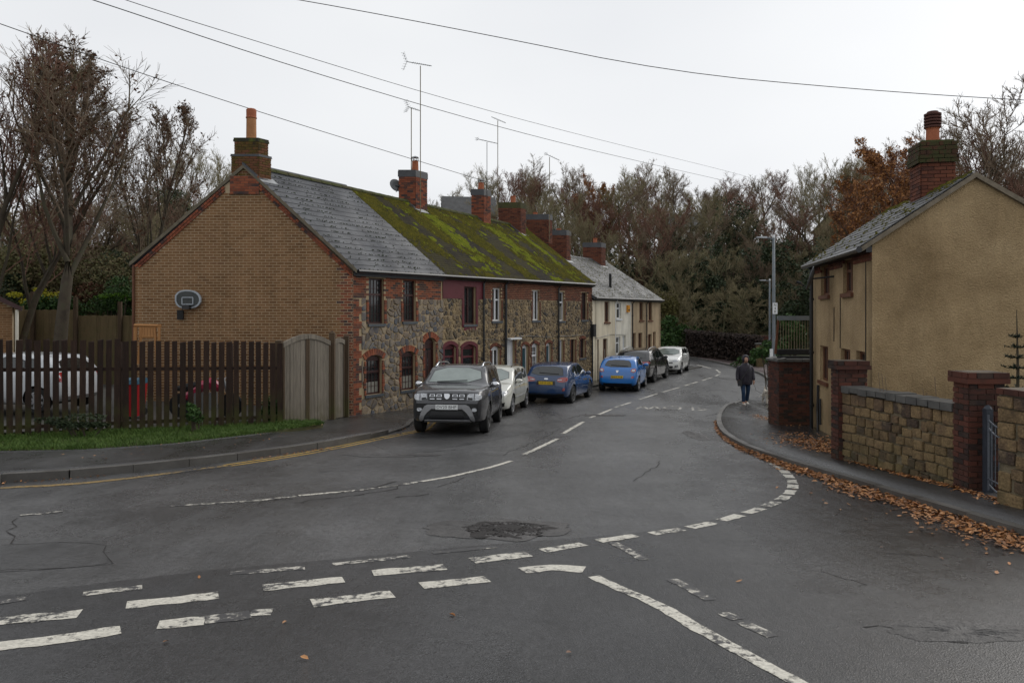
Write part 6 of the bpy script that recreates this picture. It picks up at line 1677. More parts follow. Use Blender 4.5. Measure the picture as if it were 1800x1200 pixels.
bush(150, 742, 15.9, (.9, .15, .15), 1500, .035, m_leaf_dark, 'dark low weeds along the foot of the slatted fence', 12)
bush(1395, 592, 20.2, (.5, .5, .5), 2600, .045, m_leaf_green, 'green leafy shrub behind the railing on the brick wall', 13)
bush(1352, 615, 30, (.6, .5, .5), 1200, .06, m_leaf_green, 'green shrub behind the nearer lamp post', 14)
bush(1183, 590, 62, (2.2, 1.5, 1.6), 2600, .12, m_leaf_green, 'green bush beside the far beige gable at the foot of the bank', 15)
bush(1160, 570, 64, (2.4, 1.5, 2.2), 3000, .12, M('yellowing_leaf', [(.07, .06, .02), (.12, .11, .03)], .8, 2, 0, 30, .6), 'yellowish scrub behind the far beige gable', 16)
bush(1330, 634, 47, (1.0, .6, .4), 1300, .07, m_leaf_green, 'low green plants at the end of the rubble wall', 17)

# board fence at the back of the yard
t = thing('board_fence', (-15, 27, -2.6), 'tan close boarded garden fence with tall dark posts behind the parked white car', 'fence')
P0, P1 = (-18.7, 27.0), (-13.2, 27.0)
nb = 38; frb = Frame(P0, (1, 0), (0, -1)); L = 5.6
for k in range(nb):
    px = 25 + (240 - 25) * k / nb
    zt = (HOR - (538 if px < 58 else 545 if px < 132 else 555 if px < 215 else 566)) / FPX * 27
    piece('board', m_wood_back, t, frb.P(L * (k + .5) / nb, (zt - 2.6) / 2, rnd.uniform(-.01, .01)), frb.ax(), (L / nb + .01 if k % 2 else L / nb - .012, .02, zt + 2.6), .008, k % 5)
for px in (58, 133, 211):
    X = (px - 900) / FPX * 26.9; zt = (HOR - (512 if px < 100 else 522 if px < 180 else 530)) / FPX * 26.9; mb = MB(); mb.box((X, 26.9, (zt - 2.6) / 2), (.06, .06, (zt + 2.6) / 2)); obj('post', mb, m_wood_post, t)
# small brick garage at the left edge
_n0 = len(col.objects)
t = thing('garage', (-17.5, 24, -2.6), 'small brown brick garage with a pale downpipe at the left edge', 'garage')
gx1 = (22 - 900) / FPX * 24; mb = MB(); mb.box((gx1 - 2.2, 25.2, -1.2), (2.2, 1.2, 1.45)); mb.add([(gx1, 24, .25), (gx1 - 4.4, 24, .25), (gx1 - 2.2, 24, 1.5), (gx1, 26.4, .25), (gx1 - 4.4, 26.4, .25), (gx1 - 2.2, 26.4, 1.5)], [(0, 2, 1), (3, 4, 5), (0, 3, 5, 2), (1, 2, 5, 4)]); w = obj('wall', mb, m_mortar_buff, t)
fg = Frame((gx1 - 1.5, 24), (1, 0), (0, -1)); pieces('brick', m_brick_brown, w, brick_list(fg, 0, 1.5, -2.6, .8, lambda m, z, a, b: z < .25 + 1.25 * (1.5 - b) / 2.2 - .05), limit=200)
mb = MB()
for s in (1, -1):
    a = Vector((gx1 - 2.2, 0, 1.62)); b = Vector((gx1 - 2.2 + s * 2.45, 0, .2)); mb.hexa([Vector((a.x, 23.85, a.z - .1)), Vector((b.x, 23.85, b.z - .1)), Vector((b.x, 26.5, b.z - .1)), Vector((a.x, 26.5, a.z - .1)), Vector((a.x, 23.85, a.z)), Vector((b.x, 23.85, b.z)), Vector((b.x, 26.5, b.z)), Vector((a.x, 26.5, a.z))])
obj('roof', mb, m_slate_old, t); mb = MB(); mb.hexa([(gx1 - 2.2, 23.82, 1.45), (gx1 + .25, 23.82, .05), (gx1 + .25, 23.86, .05), (gx1 - 2.2, 23.86, 1.45), (gx1 - 2.2, 23.82, 1.62), (gx1 + .25, 23.82, .2), (gx1 + .25, 23.86, .2), (gx1 - 2.2, 23.86, 1.62)]); obj('bargeboard', mb, m_maroon_dk, t)
mb = MB(); mb.tube([(gx1 + .12, 23.9, .1), (gx1 + .12, 23.9, -2.6)], .05, 8); obj('downpipe', mb, m_render_white, t)
_rot = Matrix.Translation((gx1, 24, 0)) @ Matrix.Rotation(R(33), 4, 'Z') @ Matrix.Translation((-gx1, -24, 0))
t.matrix_basis = _rot @ t.matrix_basis; WORLD[t.name] = t.matrix_basis.copy()
# shed roof and brick building beyond
t = thing('garden_shed', (-22.5, 38, -2), 'low garden shed with a dark felt roof beyond the board fence', 'shed')
mb = MB(); mb.box((-23.4, 39, .2), (1.5, 1.4, 1.6)); obj('wall', mb, m_wood_back, t)
mb = MB(); mb.hexa([(-25.4, 37.3, 1.35), (-21.4, 37.3, 1.35), (-22.2, 40.5, 2.3), (-24.8, 40.5, 2.3), (-25.4, 37.3, 1.45), (-21.4, 37.3, 1.45), (-22.2, 40.5, 2.4), (-24.8, 40.5, 2.4)]); obj('roof', mb, m_slate, t)
def far_house(c, w, d, h, rh_, wallm, label, rz, chim=True):
    t = thing('distant_house', c, label, 'house', rz=rz); M4 = WORLD[t.name]
    def tr(mb): mb.v = [tuple(M4 @ Vector(v)) for v in mb.v]; return mb
    mb = MB(); mb.box((0, 0, h / 2), (w / 2, d / 2, h / 2)); mb.add([(-w / 2, -d / 2, h), (-w / 2, d / 2, h), (-w / 2, 0, h + rh_), (w / 2, -d / 2, h), (w / 2, d / 2, h), (w / 2, 0, h + rh_)], [(0, 2, 1), (3, 4, 5)]); obj('wall', tr(mb), wallm, t)
    mb = MB()
    for s in (1, -1): mb.hexa([(-w / 2 - .2, s * (d / 2 + .3), h - .15), (w / 2 + .2, s * (d / 2 + .3), h - .15), (w / 2 + .2, 0, h + rh_), (-w / 2 - .2, 0, h + rh_), (-w / 2 - .2, s * (d / 2 + .3), h), (w / 2 + .2, s * (d / 2 + .3), h), (w / 2 + .2, 0, h + rh_ + .12), (-w / 2 - .2, 0, h + rh_ + .12)])
    obj('roof', tr(mb), m_slate_old, t)
    for x in (-w * .28, w * .2):
        mb = MB(); mb.box((x, -d / 2 - .02, h * .62), (.5, .04, .55)); f = obj('window', tr(mb), m_white, t); mb = MB(); mb.box((x, -d / 2 - .05, h * .62), (.42, .03, .47)); obj('pane', tr(mb), m_glass_dk, f)
    if chim: mb = MB(); mb.box((w * .3, 0, h + rh_ + .3), (.3, .3, .7)); obj('chimney', tr(mb), m_brick_sooty, t)
far_house((-5.6, 95, 9.2), 6.5, 6, 3.0, 2.6, m_brick_sooty, 'distant house with a plain grey roof on the skyline behind the chimneys', R(8), False)
far_house((-9.0, 97, 8.9), 4, 5, 2.6, 1.8, m_brick_red, 'small distant brick house left of the grey roofed one', R(-30), False)
far_house(((1490 - 900) / FPX * 88, 88, 3.2), 6, 5, 6.4, 2.3, m_render_beige, 'pale house with a dark roof half hidden by the trees above the bank', R(35), False)
far_house(((1195 - 900) / FPX * 104, 104, 8.6), 6, 5, 3.2, 2, m_render_white, 'whitish house glimpsed through the wood high on the bank', R(-10), False)

# rubble wall and hedge along the far pavement
rw = smooth_line([G(1040, 607), G(1110, 609), G(1150, 611.5), G(1200, 617), G(1240, 624), G(1290, 633), G(1322, 640)], 1)
t = thing('rubble_wall', (rw[-1][0], rw[-1][1], -3.5), 'low tumbledown wall of mossy rubble stones on the outside of the bend', 'stone wall')
rk = random.Random(31); pr = even(rw, 64); ml = []
for k in range(6):
    bm = bmesh.new(); bmesh.ops.create_icosphere(bm, subdivisions=2, radius=.5); me = bpy.data.meshes.new('rubble')
    for v in bm.verts: q = v.co * (1 + .5 * noise.noise(v.co * 2 + Vector((k * 3, 0, 0)))); v.co = Vector((q.x, q.y, q.z * .8))
    bm.to_mesh(me); bm.free(); me.materials.append(M('mossy_rubble', [(.05, .055, .05), (.14, .14, .13), (.07, .09, .04), (.22, .21, .19)], .9, 2, .6, 20, .5)); ml.append(me)
for row in range(3):
    for i, (x, y) in enumerate(pr[:-1]):
        f = i / 64; s = (.95 - .25 * f) * rk.uniform(.7, 1.15); o = bpy.data.objects.new('stone', rk.choice(ml))
        link(o, t, Matrix.Translation((x + rk.uniform(-.2, .2), y + .3 + row * .12 + rk.uniform(-.15, .15), gz(x, y) + .2 + row * (.42 - .15 * f) + rk.uniform(-.05, .08))) @ Matrix.Rotation(rk.uniform(0, 6), 4, 'Z') @ Matrix.Rotation(rk.uniform(-.5, .5), 4, 'X') @ Matrix.Diagonal((s, s * .8, s * .62, 1)))
t = thing('clipped_hedge', (17, 56, -3.5), 'long dark copper hedge clipped flat behind the rubble wall', 'hedge')
mb = MB(); rh2 = random.Random(6); ha, hb = Vector(((1207 - 900) / FPX * 60, 60, 0)), Vector(((1332 - 900) / FPX * 50, 50, 0))
for _ in range(26000):
    f = rh2.random(); p = ha.lerp(hb, f); z0, z1 = -3.4, (HOR - (583 + 10 * f)) / FPX * p.y + .12 * noise.noise(Vector((f * 14, 0, 0)))
    e = rh2.random(); q = Vector((p.x + rh2.gauss(0, .1), p.y + (rh2.uniform(-.5, .5) if e < .3 else -.5 + rh2.gauss(0, .08)), (z1 + rh2.gauss(0, .06)) if e < .3 else rh2.uniform(z0, z1)))
    a = Vector((rh2.uniform(-1, 1), rh2.uniform(-1, 1), rh2.uniform(-1, 1))).normalized(); b = a.orthogonal().normalized(); s = .09 * rh2.uniform(.6, 1.4); o = len(mb.v)
    mb.v += [tuple(q - a * s), tuple(q + b * s * .6), tuple(q + a * s), tuple(q - b * s * .6)]; mb.f.append((o, o + 1, o + 2, o + 3)); mb.mi.append(0)
obj('foliage', mb, m_hedge_brown, t)
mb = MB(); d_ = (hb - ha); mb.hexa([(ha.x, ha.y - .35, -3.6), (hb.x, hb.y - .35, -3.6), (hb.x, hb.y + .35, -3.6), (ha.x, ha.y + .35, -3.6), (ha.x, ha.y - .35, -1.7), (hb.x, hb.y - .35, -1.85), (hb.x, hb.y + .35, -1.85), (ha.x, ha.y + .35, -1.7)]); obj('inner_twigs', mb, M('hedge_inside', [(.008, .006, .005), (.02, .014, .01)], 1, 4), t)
t = thing('boundary_wall', (17.6, 51, -3.4), 'reddish brown wall at the right end of the dark hedge', 'garden wall'); mb = MB(); mb.box((17.5, 51, -2.5), (.75, .12, .95)); obj('core', mb, m_mortar_dark, t)
fq = Frame((16.75, 50.87), (1, 0), (0, -1)); pieces('brick', m_brick_garden, t, brick_list(fq, 0, 1.5, -3.4, -1.55), limit=60)
t = thing('stone_gatepost', (16.0, 46.5, -3.4), 'stone gatepost with a flat cap behind the farther lamp post', 'gatepost'); mb = MB(); mb.box((15.6, 46.5, -2.7), (.2, .2, .72)); obj('shaft', mb, m_sandstone, t); mb = MB(); mb.box((15.6, 46.5, -1.93), (.26, .26, .05)); obj('cap', mb, m_coping, t)

# ------------------------------------------------------------------ lamp posts, wires, aerials
def lamp(px, pyt, pyb, Y, label, sign=False):
    X = (px - 900) / FPX * Y; zt = (HOR - pyt) / FPX * Y; z0 = gz(X, Y) + .05
    t = thing('street_lamp', (X, Y, z0), label, 'street lamp', 'lamp posts on the right pavement')
    mb = MB(); mb.lathe((X, Y, z0), [(.085, 0), (.085, 1.1), (.065, 1.2), (.06, (zt - z0) * .6), (.045, zt - z0)], 12); obj('pole', mb, m_lamp, t, smooth=True)
    mb = MB(); mb.tube([(X, Y, zt - .08), (X - .12, Y, zt - .02), (X - .3, Y, zt + .01)], .028, 8); obj('arm', mb, m_lamp, t)
    mb = MB(); mb.hexa([(X - .26, Y - .09, zt - .02), (X - .62, Y - .07, zt + .0), (X - .62, Y + .07, zt + .0), (X - .26, Y + .09, zt - .02), (X - .26, Y - .08, zt + .05), (X - .62, Y - .05, zt + .035), (X - .62, Y + .05, zt + .035), (X - .26, Y + .08, zt + .05)]); hd = obj('lantern', mb, m_metal, t)
    mb = MB(); mb.lathe((X, Y, zt), [(.05, 0), (.05, .09), (.02, .1)], 10); obj('sensor', mb, m_white, t)
    if sign:
        mb = MB(); mb.box((X + .02, Y - .08, -.02 + (HOR - 541) / FPX * Y - .0), (.085, .006, .2)); s = obj('sign_plate', mb, m_white, t)
        for k, ch in enumerate(('N', '4', 'R')):
            V, F = text_mesh(ch, .13); mb = MB(); mb.add([(X + .02 + v[0], Y - .09, (HOR - 541) / FPX * Y + .06 - k * .12 + v[1]) for v in V], F); obj('character', mb, m_black, s)
        mb = MB(); mb.box((X - .09, Y - .02, -1.45), (.05, .03, .16)); obj('plate', mb, m_white, t)
    return X, Y
lamp(1360, 418, 0, 26.6, 'taller grey lamp post with a white sign, rising behind the brick wall', True)
lamp(1353, 493, 0, 45, 'farther, smaller looking grey lamp post near the bend')
def wire(pts, Ya, Yb, rad, label):
    a, b = pts[0][0], pts[-1][0]; P = []
    for px, py in smooth_line(pts, 2):
        f = (px - a) / (b - a); Y = 1 / ((1 - f) / Ya + f / Yb); P.append(((px - 900) / FPX * Y, Y, (HOR - py) / FPX * Y))
    mb = MB(); mb.tube(P, rad, 5); tag(obj('overhead_wire', mb, m_blackmat), label, 'wire', 'overhead wires')
wire([(-400, -98), (0, 42), (220, 120), (440, 192), (640, 254), (850, 318), (868, 323)], 14, 33, .011, 'thick overhead wire coming in at the upper left to the second chimney')
wire([(-60, -70), (165, 0), (460, 100), (740, 185), (950, 243), (1150, 290), (1240, 310), (1300, 324)], 17, 76, .014, 'lower of the two long thin wires running to the distant wood')
wire([(-60, -98), (215, 0), (500, 88), (760, 168), (1020, 238), (1280, 301), (1330, 316)], 17, 80, .011, 'upper of the two long thin wires running to the distant wood')
wire([(300, -36), (530, 0), (850, 60), (1180, 127), (1500, 157), (1800, 177), (2100, 190)], 20, 22, .011, 'single wire crossing the sky to the upper right')
def aerial(px, pyt, pyb, Y, parts, label, mat=m_rustpole, r=.018):
    X = (px - 900) / FPX * Y; k = Y / FPX; zt = (HOR - pyt) * k; zb_ = (HOR - pyb) * k
    t = thing('roof_aerial', (X, Y, zb_), label, 'aerial', 'television aerials on the chimneys')
    mb = MB(); mb.tube([(X, Y, zb_), (X, Y, zt)], r, 6); obj('mast', mb, mat, t)
    for kind, x0, y0, x1, y1 in parts:
        a = Vector(((x0 - 900) * k, Y - .15, (HOR - y0) * k)); b = Vector(((x1 - 900) * k, Y + .15, (HOR - y1) * k))
        mb = MB(); mb.tube([a, b], .016, 5); bm_ = obj('boom', mb, m_metal, t)
        d = (b - a); L = d.length; d.normalize(); s = d.cross(Vector((0, 0, 1))).normalized(); mb = MB()
        nE = 9 if kind == 'yagi' else 5
        for i in range(nE): c = a.lerp(b, .25 + .75 * i / nE); mb.tube([c - s * .12 * (1 - .04 * i), c + s * .12 * (1 - .04 * i)], .006, 4)
        if kind in ('yagi', 'grid', 'panel'):
            h = .3 if kind == 'yagi' else .22; c = a
            for i in range(7 if kind != 'panel' else 3):
                z = (-1 + 2 * i / 6) * h if kind != 'panel' else (-1 + i) * .045
                off = d * (-.12 * abs(z) / h); mb.tube([c + off + Vector((0, 0, z)) - s * .18 + d * 0, c + off + Vector((0, 0, z)) + s * .18], .006, 4)
                mb.tube([c + off + Vector((0, 0, z)) - d * .1, c + off + Vector((0, 0, z)) + d * .06], .006, 4)
            if kind != 'panel': mb.tube([c + Vector((0, 0, -h)) - d * .12, c, c + Vector((0, 0, h)) - d * .12], .008, 4)
        obj('elements', mb, m_metal, t, kind='stuff')
aerial(739, 116, 392, 28.55, [('yagi', 716, 111, 758, 114)], 'tallest aerial, on the first ridge chimney, with a wide yagi array')
aerial(723, 190, 300, 29.1, [('grid', 719, 190, 737, 193)], 'shorter rusty aerial with a grid array left of the tallest one')
aerial(856, 250, 372, 32.6, [('panel', 840, 246, 874, 251)], 'thin dark aerial on the second ridge chimney with a long boom', m_blackmat, .014)
aerial(875, 212, 395, 34.6, [('dip', 864, 207, 889, 215)], 'tall aerial between the second and third ridge chimneys with a slanting boom')
aerial(966, 276, 425, 36.4, [('panel', 960, 272, 984, 281)], 'aerial with a small reflector above the fourth ridge chimney')
aerial(1002, 312, 432, 39.0, [], 'bare aerial mast on the first chimney of the rendered cottages')

# backboard on the gable
t = thing('basketball_backboard', ((332 - 900) / FPX * 22.2, 22.2, .4), 'dark basketball backboard with a pale edge hung on the brown brick gable', 'backboard')
k = 22.18 / FPX; ol = [(309, 519), (316, 511), (331, 509), (346, 512), (354, 521), (354, 533), (343, 542), (318, 542), (309, 533)]; ol = smooth_line(ol + [ol[0]], 1)[:-1]
def plate(pts, y0, y1, mat, name):
    n = len(pts); mb = MB(); f = [((a - 900) * k, y0, (HOR - b) * k) for a, b in pts]; g = [(p[0], y1, p[2]) for p in f]
    mb.add(f + g, [tuple(range(n)), tuple(range(2 * n - 1, n - 1, -1))] + [(i, n + i, n + (i + 1) % n, (i + 1) % n) for i in range(n)]); return obj(name, mb, mat, t)
m_edge = M('pale_grey_edge', [(.32, .35, .38), (.4, .43, .46)], .4)
plate(ol, 22.12, 22.2, m_edge, 'rim'); plate([(331.5 + (a - 331.5) * .87, 525.5 + (b - 525.5) * .85) for a, b in ol], 22.11, 22.13, M('smoked_panel', [(.04, .045, .045), (.06, .065, .062)], .3), 'board')
mb = MB(); q = [((a - 900) * k, 22.1, (HOR - b) * k) for a, b in ((322, 523), (341, 523), (341, 535), (322, 535), (322, 523))]
for a, b in zip(q, q[1:]): mb.tube([a, b], .018, 4)
obj('target_square', mb, m_edge, t)
mb = MB(); mb.box(((332 - 900) * k, 22.02, (HOR - 540) * k), (.1, .09, .06)); obj('hoop_mount', mb, m_black, t); mb = MB(); mb.box(((316 - 900) * k, 22.22, (HOR - 553) * k), (.09, .03, .14)); obj('wall_plate', mb, m_blackmat, t)

# things in the yard seen through the slats
t = thing('timber_frame', ((258 - 900) / FPX * 20.8, 20.8, -2.6), 'pale orange timber frame leaning against the brick gable behind the slats', 'timber frame')
k2 = 20.8 / FPX; Q = lambda px, py, dy=0: Vector(((px - 900) * k2, 20.8 + dy, (HOR - py) * k2))
for nm, a, b, w_ in [('post', (236, 720), (238, 575), .06), ('post', (278, 720), (280, 570), .05), ('rail', (236, 572), (283, 573), .05), ('brace', (242, 640), (250, 577), .04), ('brace', (277, 640), (272, 577), .04), ('rail', (244, 592), (276, 592), .03)]:
    p, q = Q(*a), Q(*b); mb = MB(); mb.tube([p, q], w_, 4); obj(nm, mb, m_wood_new, t)
for i in range(6):
    mb = MB(); p = Q(247 + i * 5, 583); mb.box(p, (.036, .012, .13)); obj('board', mb, m_wood_new, t)
t = thing('wheelie_bin', ((233 - 900) / FPX * 18.8, 18.8, -2.6), 'red bin with a blue lid behind the slatted fence', 'bin')
cx_ = (233 - 900) / FPX * 18.8; mb = MB(); mb.hexa([(cx_ - .2, 18.6, -2.6), (cx_ + .2, 18.6, -2.6), (cx_ + .2, 19.0, -2.6), (cx_ - .2, 19.0, -2.6), (cx_ - .26, 18.55, -1.8), (cx_ + .26, 18.55, -1.8), (cx_ + .26, 19.05, -1.8), (cx_ - .26, 19.05, -1.8)]); obj('body', mb, M('red_plastic', [(.35, .015, .02), (.42, .02, .025)], .4), t)
mb = MB(); mb.hexa([(cx_ - .28, 18.52, -1.79), (cx_ + .28, 18.52, -1.79), (cx_ + .28, 19.08, -1.79), (cx_ - .28, 19.08, -1.79), (cx_ - .25, 18.55, -1.68), (cx_ + .25, 18.55, -1.68), (cx_ + .25, 19.05, -1.66), (cx_ - .25, 19.05, -1.66)]); obj('lid', mb, M('blue_plastic', [(.03, .09, .14), (.04, .12, .18)], .4), t)
for s in (-1, 1): mb = MB(); mb.lathe((cx_ + s * .22, 19.0, -2.52), [(.09, -.02), (.09, .02)], 12, Matrix.Rotation(R(90), 3, 'Y')); obj('wheel', mb, m_rubber, t)
mb = MB(); xx = (209 - 900) / FPX * 17.6; mb.tube([(xx, 17.6, -2.75), (xx, 17.6, -1.55)], .03, 8); tag(obj('turquoise_pole', mb, M('turquoise_paint', [(.04, .25, .24), (.06, .32, .3)], .5)), 'thin turquoise pole standing behind the slatted fence', 'pole')
def motorbike():
    X, Y, z = (362 - 900) / FPX * 18.6, 18.6, -2.62; t = thing('motorbike', (X, Y, z), 'black and pink red motorbike parked behind the slatted fence', 'motorbike')
    Rx = Matrix.Rotation(R(90), 3, 'X')
    for s in (-.62, .62):
        mb = MB(); mb.lathe((X + s, Y, z + .3), [(.2, -.05), (.3, -.05), (.31, 0), (.3, .05), (.2, .05)], 20, Rx); wv = obj('wheel', mb, m_rubber, t); mb = MB(); mb.lathe((X + s, Y, z + .3), [(.05, -.06), (.05, .06)], 10, Rx)
        for i in range(6): a = i * math.pi / 3; mb.tube([(X + s, Y, z + .3), (X + s + .22 * math.cos(a), Y, z + .3 + .22 * math.sin(a))], .012, 4)
        obj('rim', mb, m_metal, wv)
    mb = MB(); mb.tube([(X - .5, Y, z + .5), (X - .1, Y, z + .78), (X + .15, Y, z + .85), (X + .4, Y, z + .7)], [.1, .13, .17, .08], 10); obj('tank', mb, M('pink_red_paint', [(.4, .03, .08), (.5, .05, .1)], .3, coat=.5), t)
    mb = MB(); mb.tube([(X - .75, Y, z + .72), (X - .45, Y, z + .75), (X - .1, Y, z + .82)], [.06, .11, .1], 8); obj('seat', mb, m_blackmat, t)
    mb = MB(); mb.box((X, Y, z + .42), (.24, .15, .2)); obj('engine', mb, m_metal, t)
    mb = MB(); mb.tube([(X + .62, Y, z + .3), (X + .45, Y, z + .95)], .035, 8); mb.tube([(X + .42, Y - .33, z + 1.0), (X + .46, Y, z + .96), (X + .42, Y + .33, z + 1.0)], .018, 6); obj('fork', mb, m_metal, t)
motorbike()
# small fir and dry stems behind the garden wall
X, Y = (1787 - 900) / FPX * 11, 11.0
t = thing('small_fir', (X, Y, -2.4), 'small sparse fir tree behind the stone wall at the right edge', 'fir tree'); mb = MB(); mb.tube([(X, Y, -2.4), (X + .02, Y, -.9), (X, Y, .05)], [.03, .02, .004], 6); obj('trunk', mb, m_bark, t)
mb = MB(); rf_ = random.Random(3)
for i in range(11):
    z = -1.9 + i * .155; L = .72 * (1 - i / 12.5)
    for j in range(5):
        a = j * 1.257 + i * .7; L *= .9; tip = Vector((math.cos(a) * L, math.sin(a) * L, .13 * L)); b0 = Vector((X, Y, z))
        mb.tube([b0, b0 + tip * .5 + Vector((0, 0, -.02)), b0 + tip], [.008, .006, .003], 4)
        for q in range(int(150 * L) + 14):
            f = rf_.random(); c = b0 + tip * f; d = (tip.normalized() * .6 + Vector((rf_.gauss(0, .6), rf_.gauss(0, .6), rf_.gauss(0.1, .4)))).normalized() * rf_.uniform(.03, .07); s = Vector((-d.y, d.x, 0)).normalized() * .009; o = len(mb.v)
            mb.v += [tuple(c - s), tuple(c + s), tuple(c + d)]; mb.f.append((o, o + 1, o + 2)); mb.mi.append(0)
obj('branches', mb, m_fir, t)
t = thing('dry_stems', (6.3, 12.3, -1.9), 'thin dry plant stems standing behind the sandstone garden wall', 'plant')
for px, y0, y1, Y in [(1544, 655, 690, 12), (1550, 657, 690, 12), (1556, 662, 700, 12), (1643, 662, 712, 11.2), (1622, 682, 706, 11.3), (1628, 690, 706, 11.3)]:
    mb = MB(); a = Vector(((px - 900) / FPX * Y, Y, (HOR - y0) / FPX * Y)); b = Vector(((px + 6 - 900) / FPX * Y, Y, (HOR - y1) / FPX * Y - .25)); mb.tube([a, b], .005, 4); obj('stem', mb, m_twig, t)
# ------------------------------------------------------------------ cars
def carpaint(name, c, rough=.28, metal=.0):
    return M(name, [tuple(k * .92 for k in c), c], rough, 1.5, 0, 60, spec=.5, coat=.9, metal=metal)
m_cglass = M('car_glass', [(.012, .015, .015), (.02, .024, .024)], .04, 2, 0, 60, spec=.9)
m_cscreen = M('windscreen_glass_pale_reflection', [(.15, .18, .17), (.26, .30, .28)], .05, 1.2, 0, 60, spec=.8)  # pale base colour stands in for sky reflection and the bright interior
m_chrome = M('bright_chrome', [(.55, .56, .58), (.65, .66, .68)], .18, 3, 0, 60, metal=.9)
m_silverpl = M('satin_silver_plastic', [(.36, .37, .38), (.42, .43, .44)], .35, 3, 0, 60, metal=.3)
m_skid = M('grey_skid_plate_plastic', [(.20, .20, .205), (.27, .27, .275)], .4, 3, 0, 60)
m_lampclear = M('headlamp_lens', [(.22, .23, .25), (.62, .64, .66)], .12, 22, .2, 30, spec=.9, coat=1)
m_lampred = M('red_lamp_lens', [(.20, .008, .01), (.38, .012, .015)], .15, 8, .1, 30, spec=.8, coat=1)
m_lamporange = M('amber_lamp_lens', [(.4, .12, .03), (.5, .2, .08)], .2, 8, 0, 30)
m_yplate = M('yellow_number_plate', [(.62, .42, .03), (.68, .47, .04)], .4, 3, 0, 30)
m_wplate = M('white_number_plate', [(.66, .67, .66), (.72, .73, .72)], .4, 3, 0, 30)
m_alloy = M('alloy_wheel', [(.22, .22, .23), (.34, .34, .35)], .35, 5, 0, 30, metal=.7)
m_alloy_dk = M('dark_alloy_wheel', [(.05, .05, .052), (.12, .12, .125)], .35, 5, 0, 30, metal=.6)
def interp(tab, s):
    return float(np.interp(s, [a for a, b in tab], [b for a, b in tab]))
def car(sp, fa, ra, label, cat='car', group='cars parked along the kerb'):
    L, W_, H, wb, fo, r = sp['L'], sp['W'], sp['H'], sp['wb'], sp['fo'], sp['r']
    fz, rz_ = gz(*fa) + sp.get('dz', 0), gz(*ra) + sp.get('dz', 0)
    if 'z' in sp: fz = rz_ = sp['z']
    F = Vector((fa[0], fa[1], fz)); B = Vector((ra[0], ra[1], rz_)); X = (F - B).normalized(); mid = (F + B) / 2
    Yv = Vector((0, 0, 1)).cross(X).normalized(); Z = X.cross(Yv)
    M4 = Matrix(((X.x, Yv.x, Z.x, mid.x), (X.y, Yv.y, Z.y, mid.y), (X.z, Yv.z, Z.z, mid.z), (0, 0, 0, 1)))
    t = thing(sp['name'], mid, label, cat, group, mat4=M4)
    xf = wb / 2 + fo; hw = W_ / 2
    st = [0, .015, .04, .08, .13, .2, .3] + list(np.arange(.4, L - .35, .1)) + [L - .3, L - .22, L - .14, L - .08, L - .04, L - .015, L]
    top, bot, wid, belt = sp['top'], sp['bot'], sp['wid'], sp['belt']
    mb = MB(); rows = []
    sm_ = lambda tab, s, e=.05: (interp(tab, s - e) + 2 * interp(tab, s) + interp(tab, s + e)) / 4
    for s in st:
        e = .012 if s < .15 or s > L - .12 else .06
        w = hw * interp(wid, s); zb_ = interp(bot, s); tp = sm_(top, s, e); bl = min(sm_(belt, s), tp - .035)
        gh = max(0, tp - bl); cr = .055 if gh > .2 else .03 + .02 * min(1, gh / .2)
        for a in (fo, fo + wb): w += .018 * math.exp(-((s - a) / (r * 1.1)) ** 4) * sp.get('flare', 1)
        y1 = .945 * w; yr_ = max(.3, y1 - .27 * gh)
        zm = bl - zb_
        pr = [(0, zb_), (.55 * w, zb_), (.86 * w, zb_ + .015), (.95 * w, zb_ + .07 * zm + .02), (.985 * w, zb_ + .25 * zm), (w, zb_ + .48 * zm), (w * .997, zb_ + .66 * zm), (.985 * w, zb_ + .80 * zm), (.98 * w, zb_ + .90 * zm), (y1, bl)]
        zt = tp - cr
        for f in (.3, .62, .9): pr.append((y1 + (yr_ - y1) * f - .0, bl + (zt - bl) * f))
        pr += [(yr_ - .03, zt + cr * .25), (yr_ * .80, zt + cr * .58), (yr_ * .45, zt + cr * .88), (0, tp)]
        rows.append(pr)
    n = len(rows[0]); N = 2 * n - 2
    for s, pr in zip(st, rows):
        full = [(y, z) for y, z in pr] + [(-y, z) for y, z in pr[-2:0:-1]]
        for y, z in full: mb.v.append((xf - s, y, z))
    for i in range(len(st) - 1):
        for k in range(N):
            k2 = (k + 1) % N; mb.f.append((i * N + k, i * N + k2, (i + 1) * N + k2, (i + 1) * N + k)); mb.mi.append(0)
    mb.f.append(tuple(range(N))[::-1]); mb.mi.append(0); mb.f.append(tuple((len(st) - 1) * N + k for k in range(N))); mb.mi.append(0)
    me = mb.mesh('body_raw', [sp['paint'], m_blackmat], True)
    bmx = bmesh.new(); bmx.from_mesh(me); bmesh.ops.recalc_face_normals(bmx, faces=bmx.faces); bvh = BVHTree.FromBMesh(bmx); bmx.to_mesh(me); bmx.free()
    tmp = bpy.data.objects.new('tmp', me); col.objects.link(tmp)
    cb = MB(); cb.cur = 1
    for x in (wb / 2, -wb / 2):
        for s in (1, -1): cb.lathe((x, s * (hw - .02), r), [(r + .055, -.27), (r + .055, .27)], 32, Matrix.Rotation(R(90), 3, 'X'))
    cm = cb.mesh('cut', [sp['paint'], m_blackmat]); b2 = bmesh.new(); b2.from_mesh(cm); bmesh.ops.recalc_face_normals(b2, faces=b2.faces); b2.to_mesh(cm); b2.free()
    co = bpy.data.objects.new('cut', cm); col.objects.link(co)
    md = tmp.modifiers.new('b', 'BOOLEAN'); md.operation = 'DIFFERENCE'; md.object = co; md.solver = 'EXACT'
    dg = bpy.context.evaluated_depsgraph_get(); dg.update()
    res = bpy.data.meshes.new_from_object(tmp.evaluated_get(dg))
